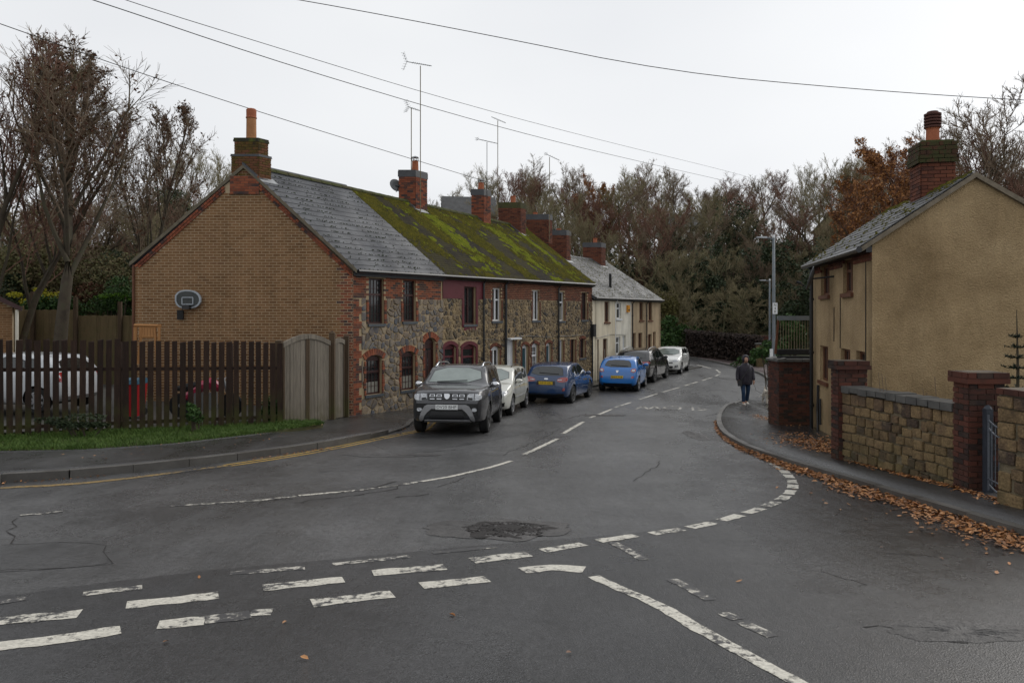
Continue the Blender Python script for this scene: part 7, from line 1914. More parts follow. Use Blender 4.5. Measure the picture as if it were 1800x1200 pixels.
    bpy.data.objects.remove(tmp); bpy.data.objects.remove(co)
    res.polygons.foreach_set('use_smooth', [True] * len(res.polygons))
    try: res.set_sharp_from_angle(angle=R(38))
    except Exception: pass
    res.name = 'body'
    body = obj('body', res, None, t, local=True)
    def cast(ax, a, b):
        if ax == 'f': o_, d = Vector((xf + 2, a, b)), Vector((-1, 0, 0))
        elif ax == 'r': o_, d = Vector((xf - L - 2, a, b)), Vector((1, 0, 0))
        elif ax == 'l': o_, d = Vector((a, 3, b)), Vector((0, -1, 0))
        elif ax == 'd': o_, d = Vector((a, -3, b)), Vector((0, 1, 0))
        else: o_, d = Vector((a, b, 4)), Vector((0, 0, -1))
        h, nn, _, _ = bvh.ray_cast(o_, d)
        if h is None: return None, None
        if nn.dot(d) > 0: nn = -nn
        return h, nn
    def decal(name, mat, poly, ax, off=.006, parent=None, res_=.07, smooth_=0, grow_=0.0):
        if smooth_: poly = smooth_line(list(poly) + [poly[0]], smooth_)[:-1]
        if grow_:
            cx = sum(p[0] for p in poly) / len(poly); cy = sum(p[1] for p in poly) / len(poly); q = []
            for p in poly:
                l = math.hypot(p[0] - cx, p[1] - cy) or 1; q.append((p[0] + (p[0] - cx) / l * grow_, p[1] + (p[1] - cy) / l * grow_))
            poly = q
        pts = resample(list(poly) + [poly[0]], res_)[:-1]; nB = len(pts)
        x0, x1 = min(p[0] for p in pts), max(p[0] for p in pts); y0, y1 = min(p[1] for p in pts), max(p[1] for p in pts); allp = list(pts)
        def inside(x, y):
            c = False
            for i in range(nB):
                a, b = pts[i], pts[i - 1]
                if (a[1] > y) != (b[1] > y) and x < (b[0] - a[0]) * (y - a[1]) / (b[1] - a[1]) + a[0]: c = not c
            return c
        for i in range(int((x1 - x0) / res_) + 1):
            for j in range(int((y1 - y0) / res_) + 1):
                x, y = x0 + (i + .5) * res_, y0 + (j + .5) * res_
                if inside(x, y) and min(math.dist((x, y), p) for p in pts) > res_ * .45: allp.append((x, y))
        vs, es, fs, *_ = delaunay_2d_cdt([Vector(p) for p in allp], [], [list(range(nB))], 1, 1e-5)
        m = MB(); ok = {}
        for i, v in enumerate(vs):
            h, nn = cast(ax, v.x, v.y)
            if h is not None: ok[i] = len(m.v); p = h + nn * off; m.v.append(tuple(p))
        for f in fs:
            if all(i in ok for i in f): m.f.append(tuple(ok[i] for i in f)); m.mi.append(0)
        if not m.f: return None
        # give the edge a skirt down to the body so that it is not paper thin
        bd = [ok[i] for i in range(nB) if i in ok and i < len(vs)]
        o_ = len(m.v)
        if len(bd) == nB:
            for i in range(nB):
                h, nn = cast(ax, vs[i].x, vs[i].y); m.v.append(tuple(h - nn * .01))
            for i in range(nB):
                j = (i + 1) % nB; m.f.append((bd[i], bd[j], o_ + j, o_ + i)); m.mi.append(0)
        me = m.mesh(name, mat); bb = bmesh.new(); bb.from_mesh(me); bmesh.ops.recalc_face_normals(bb, faces=bb.faces)
        out = {'f': Vector((1, 0, 0)), 'r': Vector((-1, 0, 0)), 'l': Vector((0, 1, 0)), 'd': Vector((0, -1, 0)), 't': Vector((0, 0, 1))}[ax]
        if sum((f.normal.dot(out) * f.calc_area() for f in bb.faces)) < 0: bmesh.ops.reverse_faces(bb, faces=bb.faces)
        bb.to_mesh(me); bb.free()
        return obj(name, me, None, parent or t, local=True)
    D = decal
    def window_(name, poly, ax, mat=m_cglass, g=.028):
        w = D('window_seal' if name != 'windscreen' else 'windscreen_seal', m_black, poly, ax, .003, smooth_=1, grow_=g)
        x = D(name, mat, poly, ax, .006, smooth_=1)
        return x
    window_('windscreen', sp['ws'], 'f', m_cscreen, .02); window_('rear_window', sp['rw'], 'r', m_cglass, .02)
    S2X = lambda p: (xf - p[0], p[1])
    for ax in 'ld':
        for poly in sp['side']: window_('side_window', [S2X(p) for p in poly], ax)
        for d in sp.get('side_extra', []):
            D(d[0], d[1], [S2X(p) for p in d[2]], ax, d[3] if len(d) > 3 else .004, smooth_=1 if len(d[2]) > 4 else 0)
        for s in sp['seams']:    # door shut lines
            for a, b in zip(s, s[1:]):
                dx, dz = b[0] - a[0], b[1] - a[1]; l = math.hypot(dx, dz); nx, nz = -dz / l * .006, dx / l * .006
                D('door_gap', m_blackmat, [S2X((a[0] + nx, a[1] + nz)), S2X((b[0] + nx, b[1] + nz)), S2X((b[0] - nx, b[1] - nz)), S2X((a[0] - nx, a[1] - nz))], ax, .002, res_=.12)
        for (s, z) in sp['handles']:
            h, nn = cast(ax, xf - s, z)
            if h: m = MB(); m.box(h + nn * .02, (.085, .016, .016)); obj('door_handle', m, sp.get('handlemat', sp['paint']), t, local=True)
    for ax, key in (('f', 'front'), ('r', 'rear')):
        for d in sp.get(key, []):
            nm, mat, poly, mir = d[:4]; off = d[4] if len(d) > 4 else .006
            D(nm, mat, poly, ax, off, res_=.05, smooth_=1 if len(poly) > 4 else 0)
            if mir: D(nm, mat, [(-p[0], p[1]) for p in poly][::-1], ax, off, res_=.05, smooth_=1 if len(poly) > 4 else 0)
    # number plates
    for ax, z, mat, txt in sp.get('plates', []):
        h, nn = cast(ax, 0, z); s = 1 if ax == 'f' else -1; m = MB(); x = h.x + s * .015; m.box((x, 0, z), (.012, .26, .056)); pl = obj('number_plate', m, mat, t, local=True)
        V, Fc = text_mesh(txt, .105); xs = [v[0] for v in V]; k = .46 / (max(xs) - min(xs)); cx = (max(xs) + min(xs)) / 2
        m = MB(); m.add([(x + s * .0135, s * (v[0] - cx) * k, z - .036 + v[1] * 1.0) for v in V], Fc); o = obj('plate_characters', m, m_black, pl); o.matrix_basis = Matrix.Identity(4); WORLD[o.name] = M4
    # wheels
    for x in (wb / 2, -wb / 2):
        for s in (1, -1):
            Rx = Matrix.Rotation(R(90), 3, 'X'); c = (x, s * (hw - .115), r); m = MB()
            m.lathe(c, [(r * .66, -.1), (r * .93, -.105), (r, -.08), (r, .08), (r * .93, .105), (r * .66, .1)], 32, Rx); w = obj('wheel', m, m_rubber, t, local=True, smooth=False)
            m = MB(); rr0 = r * .67; oy = s * .075
            m.lathe((c[0], c[1] + oy * .35, c[2]), [(rr0, -.05), (rr0, .05)], 28, Rx)
            obj_d = obj('wheel_disc', m, m_blackmat, w); obj_d.matrix_basis = Matrix.Identity(4)
            m = MB(); ns = sp.get('spokes', 5)
            m.tube([(c[0] + rr0 * .97 * math.cos(2 * math.pi * i / 28), c[1] + oy * 1.25, c[2] + rr0 * .97 * math.sin(2 * math.pi * i / 28)) for i in range(29)], .014, 5, cap=False)
            for i in range(ns):
                for dd in ((-.09, .09) if sp.get('twin') else (0,)):
                    a = 2 * math.pi * i / ns + .3 + dd; ww = .022 if sp.get('twin') else .036
                    p = Vector((math.cos(a), 0, math.sin(a))); q = Vector((-math.sin(a), 0, math.cos(a))); C = Vector((c[0], c[1] + oy, c[2])); out = Vector((0, s * .028, 0))
                    P = [C + p * .04 - q * ww, C + p * rr0 * .98 - q * ww * .75, C + p * rr0 * .98 + q * ww * .75, C + p * .04 + q * ww]
                    m.hexa([v - out * .2 for v in P] + [v + out for v in P])
            m.lathe((c[0], c[1] + oy + s * .02, c[2]), [(.06, -.03), (.06, .03)], 12, Rx); rm = obj('rim', m, sp.get('alloy', m_alloy), w); rm.matrix_basis = Matrix.Identity(4)
    # mirrors
    for s in (1, -1):
        h, nn = cast('l' if s > 0 else 'd', xf - sp['mir'][0], sp['mir'][1])
        y = h.y; m = MB(); bm = bmesh.new(); bmesh.ops.create_icosphere(bm, subdivisions=2, radius=1)
        m.add([(h.x + v.co.x * .085 - .02 * abs(v.co.y), y + s * (.13 + v.co.y * .115), h.z + .05 + v.co.z * .075 * (1 - .25 * s * v.co.y)) for v in bm.verts], [tuple(v.index for v in f.verts) for f in bm.faces]); bm.free()
        mr = obj('door_mirror', m, sp.get('mirmat', sp['paint']), t, local=True, smooth=True)
        m = MB(); m.tube([(h.x, y - s * .01, h.z - .01), (h.x, y + s * .1, h.z + .02)], .022, 6); q = obj('mirror_arm', m, m_blackmat, mr); q.matrix_basis = Matrix.Identity(4)
    if sp.get('rails'):
        a, b = sp['rails']
        for s in (1, -1):
            pts = []
            for i in range(13):
                f = i / 12; ss = a + (b - a) * f; h, nn = cast('t', xf - ss, s * (hw * .66))
                pts.append(Vector((h.x, h.y, h.z + .01 + .055 * min(1, 6 * f, 6 * (1 - f)))))
            m = MB(); m.tube(pts, sp.get('railr', .02), 7); obj('roof_rail', m, sp.get('railmat', m_silverpl), t, local=True, smooth=True)
    if sp.get('antenna'):
        h, nn = cast('t', xf - sp['antenna'], 0); m = MB(); m.tube([h, h + Vector((-.1, 0, .16))], .007, 5); obj('antenna', m, m_black, t, local=True)
    for ax, z in sp.get('wipers', []):
        m = MB(); hs = [cast(ax, y, z + .012 * k) for k, y in enumerate((-.45, -.2, .05, .3))]
        m.tube([h + nn * .02 for h, nn in hs if h], .009, 4); obj('wiper', m, m_black, t, local=True)
    # dark underbody so that daylight does not pass under the shell oddly
    m = MB(); m.box((0, 0, interp(bot, L / 2) + .04), (L / 2 - .5, hw * .7, .05)); obj('underbody', m, m_blackmat, t, local=True)
    return t

def profile(L, H, hz0, hz1, sc, sr, se, st_, zt, b0, b1, nose=.62, zbot=.2, roofdrop=.05, tailz=.62, hatch=True, wn=.74, wt_=.80):
    return dict(
        top=[(0, nose), (.025, hz0 - .16), (.06, hz0 - .06), (.13, hz0 - .01), (.3, hz0 + .03), (sc - .25, hz1 - .015), (sc, hz1), (sr, H - .055), (sr + .3, H - .008), ((sr + se) / 2, H), (se - .25, H - roofdrop * .6), (se, H - roofdrop - .02), (st_, zt), (L - .06, zt - .12), (L - .02, tailz + .12), (L, tailz)],
        bot=[(0, zbot + .16), (.06, zbot + .07), (.25, zbot + .01), (.6, zbot), (L - .6, zbot + .01), (L - .15, zbot + .08), (L, zbot + .2)],
        wid=[(0, wn), (.02, wn + .06), (.07, wn + .13), (.18, .93), (.4, .975), (.8, .99), (L * .5, 1), (L - .9, .99), (L - .4, .965), (L - .15, .93), (L - .05, .88), (L, wt_)],
        belt=[(0, hz0 - .1), (.5, hz0 - .04), (sc, b0), (L * .6, (b0 + b1) / 2), (se, b1), (L, b1 - .06)])
P_ = profile
# dark grey four by four, nose towards the camera
duster = dict(name='parked_car', L=4.34, W=1.80, H=1.63, wb=2.67, fo=.84, r=.36, paint=carpaint('dark_grey_metallic_paint', (.022, .023, .028), .42), flare=1.6,
    **P_(4.34, 1.63, 1.04, 1.15, 1.08, 1.72, 3.95, 4.18, 1.12, 1.05, 1.12, nose=.66, zbot=.27, tailz=.7),
    ws=[(-.66, 1.19), (.66, 1.19), (.56, 1.53), (-.56, 1.53)], rw=[(-.55, 1.16), (.55, 1.16), (.48, 1.5), (-.48, 1.5)],
    side=[[(1.50, 1.12), (2.12, 1.13), (2.12, 1.49), (1.84, 1.49)], [(2.2, 1.13), (2.95, 1.15), (2.92, 1.49), (2.2, 1.49)], [(3.05, 1.17), (3.5, 1.2), (3.3, 1.46), (3.03, 1.48)]],
    seams=[[(1.25, .45), (1.3, 1.0), (1.5, 1.1)], [(2.16, .4), (2.16, 1.5)], [(3.0, .75), (3.02, 1.1)]], handles=[(2.0, 1.0), (2.82, 1.02)], handlemat=m_chrome,
    side_extra=[('sill_trim', m_blackmat, [(1.3, .28), (3.1, .28), (3.1, .42), (1.3, .40)], .012)],
    mir=(1.42, 1.08), mirmat=m_chrome, rails=(1.75, 3.7), railr=.026, railmat=m_chrome, wipers=[('f', 1.185)], alloy=m_alloy_dk, spokes=6, twin=True,
    front=[('grille', m_black, [(-.44, .80), (.44, .80), (.46, .97), (-.46, .97)], False, .004),
           ('headlight', m_lampclear, [(.47, .83), (.62, .80), (.78, .83), (.80, .94), (.66, .965), (.48, .96)], True, .012), ('lamp_bezel', m_black, [(.49, .83), (.60, .81), (.60, .87), (.49, .88)], True, .017), ('lamp_divider', m_blackmat, [(.625, .80), (.64, .80), (.65, .96), (.635, .96)], True, .018),
           *[('grille_bar', m_chrome, [(x, z), (x + .135, z), (x + .125, z + .05), (x + .01, z + .05)], True, .016) for x in (.12, .28) for z in (.895,)],
           *[('grille_bar', m_chrome, [(x + .012, z), (x + .12, z), (x + .125, z + .018), (x + .01, z + .018)], True, .016) for x in (.12, .28) for z in (.835,)],
           *[('grille_gap', m_black, [(x + .02, z), (x + .115, z), (x + .108, z + .028), (x + .027, z + .028)], True, .019) for x in (.12, .28) for z in (.905,)],
           ('badge', m_chrome, [(-.07, .955), (.07, .955), (.06, .88), (.02, .84), (-.02, .84), (-.06, .88)], False, .024),
           ('lower_bumper', m_blackmat, [(-.72, .46), (.72, .46), (.74, .74), (-.74, .74)], False, .004),
           ('skid_plate', m_silverpl, [(-.62, .33), (-.55, .38), (-.42, .62), (.42, .62), (.55, .38), (.62, .33), (.70, .33), (.60, .56), (.48, .73), (-.48, .73), (-.60, .56), (-.70, .33)], False, .018),
           ('skid_plate', m_silverpl, [(-.45, .335), (.45, .335), (.43, .38), (-.43, .38)], False, .018),
           ('air_intake', m_black, [(-.42, .40), (.42, .40), (.36, .56), (-.36, .56)], False, .012),
           ('fog_light', m_lampclear, [(.60, .56), (.68, .56), (.70, .60), (.68, .64), (.60, .64), (.58, .60)], True, .02)],
    rear=[('tail_light', m_lampred, [(.66, .95), (.80, .95), (.78, 1.12), (.68, 1.12)], True, .012)],
    plates=[('f', .66, m_wplate, 'DV20 BHP')])
duster['front'] = [f for f in duster['front'] if f[0] != 'skid_plate'] + [
    ('skid_plate', m_skid, [(.34, .635), (.50, .50), (.58, .33), (.67, .33), (.60, .56), (.50, .715), (.30, .715)], True, .018),
    ('skid_plate', m_skid, [(-.36, .615), (.36, .615), (.36, .715), (-.36, .715)], False, .018), ('skid_plate', m_skid, [(-.56, .315), (.56, .315), (.53, .36), (-.53, .36)], False, .018)]
car(duster, (-1.44, 17.95), (-1.2, 20.6), 'dark grey four by four with silver roof rails parked nose first, nearest the camera')
astra = dict(name='parked_car', L=4.50, W=1.75, H=1.48, wb=2.70, fo=.9, r=.315, paint=carpaint('pale_silver_beige_paint', (.55, .55, .49), .3),
    **P_(4.50, 1.48, .78, .99, 1.08, 1.95, 4.2, 4.36, 1.0, .93, 1.02, nose=.5, zbot=.19, roofdrop=.1),
    ws=[(-.66, 1.02), (.66, 1.02), (.54, 1.37), (-.54, 1.37)], rw=[(-.55, 1.03), (.55, 1.03), (.45, 1.33), (-.45, 1.33)],
    side=[[(1.62, 1.0), (2.25, 1.0), (2.25, 1.35), (1.98, 1.33)], [(2.32, 1.0), (3.1, 1.03), (3.05, 1.35), (2.32, 1.36)], [(3.18, 1.04), (3.95, 1.1), (3.75, 1.3), (3.15, 1.35)]],
    seams=[[(1.35, .35), (1.42, .9), (1.6, .98)], [(2.28, .3), (2.28, 1.35)], [(3.15, .6), (3.17, 1.02)]], handles=[(2.1, .86), (3.0, .88)],
    side_extra=[('side_moulding', m_silverpl, [(1.4, .50), (3.15, .52), (3.15, .555), (1.4, .535)], .01)],
    mir=(1.55, .97), rails=(2.1, 4.0), railr=.013, railmat=m_black, wipers=[('f', 1.01)], spokes=7, alloy=m_alloy,
    front=[('headlight', m_lampclear, [(.40, .62), (.62, .60), (.79, .66), (.80, .78), (.66, .76), (.46, .70)], True, .01), ('grille', m_black, [(-.34, .60), (.34, .60), (.38, .67), (-.38, .67)], False, .006), ('grille_bar', m_chrome, [(-.36, .68), (.36, .68), (.37, .705), (-.37, .705)], False, .014),
           ('air_intake', m_black, [(-.42, .30), (.42, .30), (.48, .42), (-.48, .42)], False, .006), ('air_intake', m_black, [(.55, .31), (.74, .33), (.76, .45), (.58, .42)], True, .006)],
    rear=[('tail_light', m_lampred, [(.62, .8), (.78, .8), (.76, 1.05), (.64, 1.05)], True)], plates=[('f', .5, m_wplate, 'FN09 LKD')])
car(astra, (-.82, 22.9), (-.34, 25.56), 'pale silver estate car parked between the dark grey four by four and the blue hatchback')
hatch_rear = lambda: None
fiesta = dict(name='parked_car', L=4.04, W=1.74, H=1.47, wb=2.49, fo=.83, r=.33, paint=carpaint('mid_blue_metallic_paint', (.010, .040, .12), .25),
    **P_(4.04, 1.47, .80, .98, 1.05, 1.85, 3.62, 3.92, 1.0, .93, 1.03, nose=.55, zbot=.17, roofdrop=.09, tailz=.6),
    ws=[(-.64, 1.01), (.64, 1.01), (.52, 1.36), (-.52, 1.36)], rw=[(-.60, 1.04), (.60, 1.04), (.54, 1.27), (.40, 1.33), (-.40, 1.33), (-.54, 1.27)],
    side=[[(1.55, .99), (2.55, 1.02), (2.5, 1.36), (1.93, 1.34)], [(2.63, 1.03), (3.35, 1.14), (3.1, 1.3), (2.58, 1.36)]],
    seams=[[(1.3, .35), (1.35, .9), (1.52, .97)], [(2.6, .35), (2.62, 1.0)]], handles=[(2.42, .87)], handlemat=m_black,
    mir=(1.48, .96), wipers=[('r', 1.08)], antenna=3.4, spokes=5, twin=True, alloy=m_alloy_dk,
    front=[('headlight', m_lampclear, [(.45, .68), (.75, .7), (.76, .8), (.5, .76)], True)],
    rear=[('tail_light', m_lampred, [(.40, .84), (.44, .93), (.60, .97), (.76, .99), (.80, .88), (.72, .80), (.52, .80)], True, .012), ('lamp_highlight', m_lampclear, [(.44, .86), (.60, .875), (.60, .90), (.45, .90)], True, .018),
          ('tailgate_recess', m_black, [(-.36, .70), (.36, .70), (.34, .84), (-.34, .84)], False, .004), ('lower_valance', m_blackmat, [(-.66, .26), (.66, .26), (.68, .40), (-.68, .40)], False, .006), ('rear_reflector', m_lampred, [(.62, .50), (.70, .50), (.73, .60), (.65, .60)], True, .012),
          ('badge', m_chrome, [(-.06, .885), (.06, .885), (.075, .91), (.06, .935), (-.06, .935), (-.075, .91)], False, .014)],
    plates=[('r', .765, m_yplate, 'WP19 HFL')])
car(fiesta, (2.30, 29.75), (1.45, 27.4), 'mid blue hatchback seen from behind, parked just ahead of the pale silver estate car')
adam = dict(name='parked_car', L=3.70, W=1.72, H=1.48, wb=2.31, fo=.76, r=.32, paint=carpaint('bright_blue_paint', (.008, .15, .48), .22),
    **P_(3.70, 1.48, .82, 1.0, .98, 1.65, 3.2, 3.52, 1.02, .98, 1.08, nose=.55, zbot=.18, roofdrop=.12, tailz=.62, wt_=.78),
    ws=[(-.62, 1.03), (.62, 1.03), (.5, 1.37), (-.5, 1.37)], rw=[(-.56, 1.05), (.56, 1.05), (.52, 1.22), (.40, 1.33), (-.40, 1.33), (-.52, 1.22)],
    side=[[(1.45, 1.03), (2.45, 1.08), (2.35, 1.36), (1.78, 1.35)], [(2.53, 1.1), (3.0, 1.2), (2.75, 1.33), (2.45, 1.36)]],
    seams=[[(1.2, .35), (1.28, .95), (1.42, 1.0)], [(2.5, .35), (2.5, 1.06)]], handles=[(2.35, .9)], mir=(1.38, 1.0), wipers=[('r', 1.08)], antenna=3.0, spokes=5, alloy=m_alloy,
    front=[('headlight', m_lampclear, [(.45, .68), (.72, .7), (.73, .8), (.5, .8)], True)],
    rear=[('tail_light', m_lampred, [(.56, .86), (.60, .98), (.76, 1.0), (.78, .88), (.70, .82)], True, .012), ('lamp_surround', m_lampclear, [(.60, .87), (.74, .875), (.74, .95), (.63, .95)], True, .017),
          ('rear_reflector', m_lampred, [(.60, .60), (.70, .60), (.71, .68), (.61, .68)], True, .012), ('lower_valance', m_blackmat, [(-.60, .27), (.60, .27), (.62, .36), (-.62, .36)], False, .006), ('badge', m_chrome, [(-.035, .82), (.035, .82), (.045, .9), (-.045, .9)], False, .014), ('badge', m_chrome, [(-.06, .88), (.06, .88), (.06, .91), (-.06, .91)], False, .015)],
    plates=[('r', .64, m_yplate, 'BN15 EUE')])
car(adam, (5.35, 34.3), (4.66, 32.1), 'small bright blue car seen from behind in front of the black four by four')
lexus = dict(name='parked_car', L=4.80, W=1.89, H=1.66, wb=2.75, fo=1.0, r=.38, paint=carpaint('black_metallic_paint', (.012, .012, .014), .22), flare=1.3,
    **P_(4.80, 1.66, .98, 1.12, 1.2, 2.0, 4.2, 4.62, 1.16, 1.06, 1.2, nose=.62, zbot=.22, roofdrop=.14, tailz=.72),
    ws=[(-.7, 1.15), (.7, 1.15), (.58, 1.54), (-.58, 1.54)], rw=[(-.66, 1.2), (.66, 1.2), (.54, 1.46), (-.54, 1.46)],
    side=[[(1.75, 1.13), (2.5, 1.15), (2.5, 1.5), (2.12, 1.5)], [(2.58, 1.15), (3.4, 1.2), (3.3, 1.5), (2.58, 1.52)], [(3.5, 1.22), (4.0, 1.33), (3.7, 1.46), (3.42, 1.49)]],
    seams=[[(1.5, .45), (1.55, 1.05), (1.72, 1.1)], [(2.54, .4), (2.54, 1.5)], [(3.45, .8), (3.46, 1.2)]], handles=[(2.35, .98), (3.25, 1.02)], mir=(1.68, 1.1), rails=(2.2, 4.0), railr=.018, wipers=[('r', 1.22)], spokes=5, twin=True, alloy=m_alloy_dk,
    front=[('headlight', m_lampclear, [(.5, .8), (.8, .84), (.8, .94), (.55, .9)], True)],
    rear=[('tail_light', m_lampred, [(.40, 1.0), (.62, .94), (.86, .92), (.88, 1.06), (.62, 1.04), (.42, 1.05)], True, .012), ('garnish', m_chrome, [(-.4, 1.02), (.4, 1.02), (.4, 1.05), (-.4, 1.05)], False, .014), ('rear_reflector', m_lampred, [(.70, .46), (.73, .46), (.74, .62), (.71, .62)], True, .012), ('lower_valance', m_blackmat, [(-.66, .3), (.66, .3), (.7, .44), (-.7, .44)], False, .006)], plates=[('r', .84, m_yplate, 'YD17 OKC')])
car(lexus, (7.3, 39.3), (6.2, 36.8), 'black four by four seen from behind between the bright blue and the white car')
white = dict(name='parked_car', L=3.95, W=1.72, H=1.49, wb=2.5, fo=.8, r=.32, paint=carpaint('white_paint', (.75, .75, .72), .25),
    **P_(3.95, 1.49, .86, 1.02, 1.0, 1.65, 3.55, 3.82, 1.02, .98, 1.08, nose=.56, zbot=.2, roofdrop=.08),
    ws=[(-.66, 1.05), (.66, 1.05), (.54, 1.38), (-.54, 1.38)], rw=[(-.55, 1.05), (.55, 1.05), (.45, 1.33), (-.45, 1.33)],
    side=[[(1.42, 1.03), (2.1, 1.05), (2.1, 1.37), (1.75, 1.37)], [(2.18, 1.05), (2.95, 1.08), (2.9, 1.36), (2.18, 1.38)], [(3.03, 1.1), (3.35, 1.15), (3.2, 1.32), (3.0, 1.35)]],
    seams=[[(1.25, .4), (1.28, .95), (1.4, 1.0)], [(2.14, .35), (2.14, 1.36)]], handles=[(2.0, .9), (2.85, .92)], mir=(1.35, 1.02), wipers=[('f', 1.04)], spokes=6, alloy=m_alloy,
    front=[('headlight', m_lampclear, [(.36, .72), (.60, .70), (.78, .76), (.79, .86), (.60, .83)], True, .012), ('grille', m_black, [(-.5, .62), (.5, .62), (.46, .68), (-.46, .68)], False, .006), ('grille_bar', m_chrome, [(-.34, .76), (.34, .76), (.34, .79), (-.34, .79)], False, .012),
           ('air_intake', m_black, [(-.45, .32), (.45, .32), (.5, .46), (-.5, .46)], False, .006), ('fog_surround', m_black, [(.58, .38), (.74, .42), (.74, .54), (.6, .5)], True, .008), ('fog_light', m_lampclear, [(.63, .42), (.70, .44), (.70, .50), (.64, .48)], True, .014)],
    rear=[('tail_light', m_lampred, [(.62, .8), (.78, .8), (.76, 1.0), (.64, 1.0)], True)], plates=[('f', .55, m_wplate, 'FG66 ZVO')])
car(white, (8.85, 42.3), (9.8, 44.6), 'white hatchback facing the camera, last in the row of parked cars')
hid = dict(white); hid.update(name='parked_car', z=-2.5, rear=[('tail_light', m_lampred, [(.58, .78), (.78, .78), (.76, 1.0), (.62, 1.02)], True)], spokes=8)
hid['paint'] = carpaint('cool_white_paint', (.58, .60, .62), .25)
car(hid, (-14.2, 19.5), (-11.72, 19.2), 'white hatchback parked in the yard behind the slatted fence', group=None)

# ------------------------------------------------------------------ the walker and the dog
def skin(pts, edges, rad, lvl=2):
    me = bpy.data.meshes.new('sk'); me.from_pydata([tuple(p) for p in pts], edges, [])
    o = bpy.data.objects.new('sk', me); col.objects.link(o)
    md = o.modifiers.new('s', 'SKIN'); sv = me.skin_vertices[0].data
    for i, r in enumerate(rad): sv[i].radius = r if isinstance(r, tuple) else (r, r)
    sv[0].use_root = True
    o.modifiers.new('u', 'SUBSURF').levels = lvl
    dg = bpy.context.evaluated_depsgraph_get(); dg.update(); res = bpy.data.meshes.new_from_object(o.evaluated_get(dg)); bpy.data.objects.remove(o)
    V = [tuple(v.co) for v in res.vertices]; Fc = [tuple(p.vertices) for p in res.polygons]; m = MB(); m.add(V, Fc); return m
wx_, wy_ = G(1310, 711, .07)
WH = 84 / FPX * wy_
m_jacket = M('dark_quilted_fabric', [(.010, .008, .014), (.026, .021, .034)], .5, 9, .6, 22, spec=.4, stretch=(1, 1, 3), bdist=.03)
m_jeans = M('blue_denim', [(.008, .022, .05), (.018, .042, .09)], .85, 8, .3, 90)
m_skin = M('skin', [(.36, .20, .14), (.42, .25, .18)], .6, 6, 0, 60)
m_shoe = M('pale_trainer', [(.45, .42, .38), (.6, .56, .5)], .6, 8, 0, 60)
t = thing('person', (wx_, wy_, gz(wx_, wy_) + .07), 'person in dark hooded quilted jacket and blue jeans walking on the right pavement', 'person')
Bz_ = gz(wx_, wy_) + .07; K = WH / 1.66
V3 = lambda x, y, z: Vector((wx_ + x * K, wy_ + y * K, Bz_ + z * K))
pts = [V3(0, 0, .88), V3(0, 0, 1.02), V3(0, -.01, 1.18), V3(0, -.01, 1.32), V3(0, -.02, 1.41), V3(0, -.04, 1.50), V3(0, -.05, 1.60),
       V3(-.09, 0, .84), V3(-.10, -.12, .47), V3(-.10, -.10, .10), V3(-.10, -.20, .045),
       V3(.09, 0, .84), V3(.09, .02, .47), V3(.07, .16, .11), V3(.07, .07, .05),
       V3(-.17, 0, 1.34), V3(-.23, .02, 1.08), V3(-.25, -.05, .86), V3(-.25, -.08, .79),
       V3(.17, 0, 1.34), V3(.24, .03, 1.08), V3(.27, -.04, .86), V3(.27, -.07, .79)]
ed = [(0, 1), (1, 2), (2, 3), (3, 4), (4, 5), (5, 6), (0, 7), (7, 8), (8, 9), (9, 10), (0, 11), (11, 12), (12, 13), (13, 14), (3, 15), (15, 16), (16, 17), (17, 18), (3, 19), (19, 20), (20, 21), (21, 22)]
rad = [.14, .135, .15, .12, .06, .075, .085, .09, .058, .04, .035, .09, .058, .04, .035, .04, .035, .03, .028, .04, .035, .03, .028]
obj('body', skin(pts, ed, [r * K for r in rad]), m_skin, t, smooth=True)
def loft(rings, n=20):
    m = MB()
    for (x, y, z, rx, ry) in rings:
        for k in range(n):
            a = 2 * math.pi * k / n; q = 1 + .03 * math.sin(a * 5 + z * 20); m.v.append(tuple(V3(x + rx * q * math.cos(a), y + ry * q * math.sin(a), z)))
    for i in range(len(rings) - 1):
        for k in range(n): k2 = (k + 1) % n; m.f.append((i * n + k, i * n + k2, (i + 1) * n + k2, (i + 1) * n + k)); m.mi.append(0)
    m.f.append(tuple(range(n))[::-1]); m.mi.append(0); m.f.append(tuple((len(rings) - 1) * n + k for k in range(n))); m.mi.append(0); return m
jk = obj('jacket', loft([(0, 0, .70, .215, .165), (0, 0, .72, .235, .18), (0, 0, .78, .232, .178), (0, 0, .80, .24, .185), (0, 0, .88, .232, .178), (0, 0, .90, .238, .182), (0, 0, 1.0, .228, .17), (0, 0, 1.02, .235, .175), (0, 0, 1.12, .23, .168), (0, 0, 1.14, .236, .172), (0, 0, 1.26, .232, .16), (0, 0, 1.34, .205, .14), (0, -.01, 1.40, .13, .115), (0, -.02, 1.45, .09, .095)]), m_jacket, t, smooth=True)
for s, hx, hy in ((-1, 0, 0), (1, 0, .0)):
    m = skin([V3(s * .16, 0, 1.35), V3(s * .225, .01, 1.24), V3(s * .255, .02, 1.08), V3(s * .275, -.03, .92), V3(s * .275, -.06, .84)], [(0, 1), (1, 2), (2, 3), (3, 4)], [.085 * K, .085 * K, .076 * K, .068 * K, .06 * K]); q = obj('sleeve', m, m_jacket, jk, smooth=True)
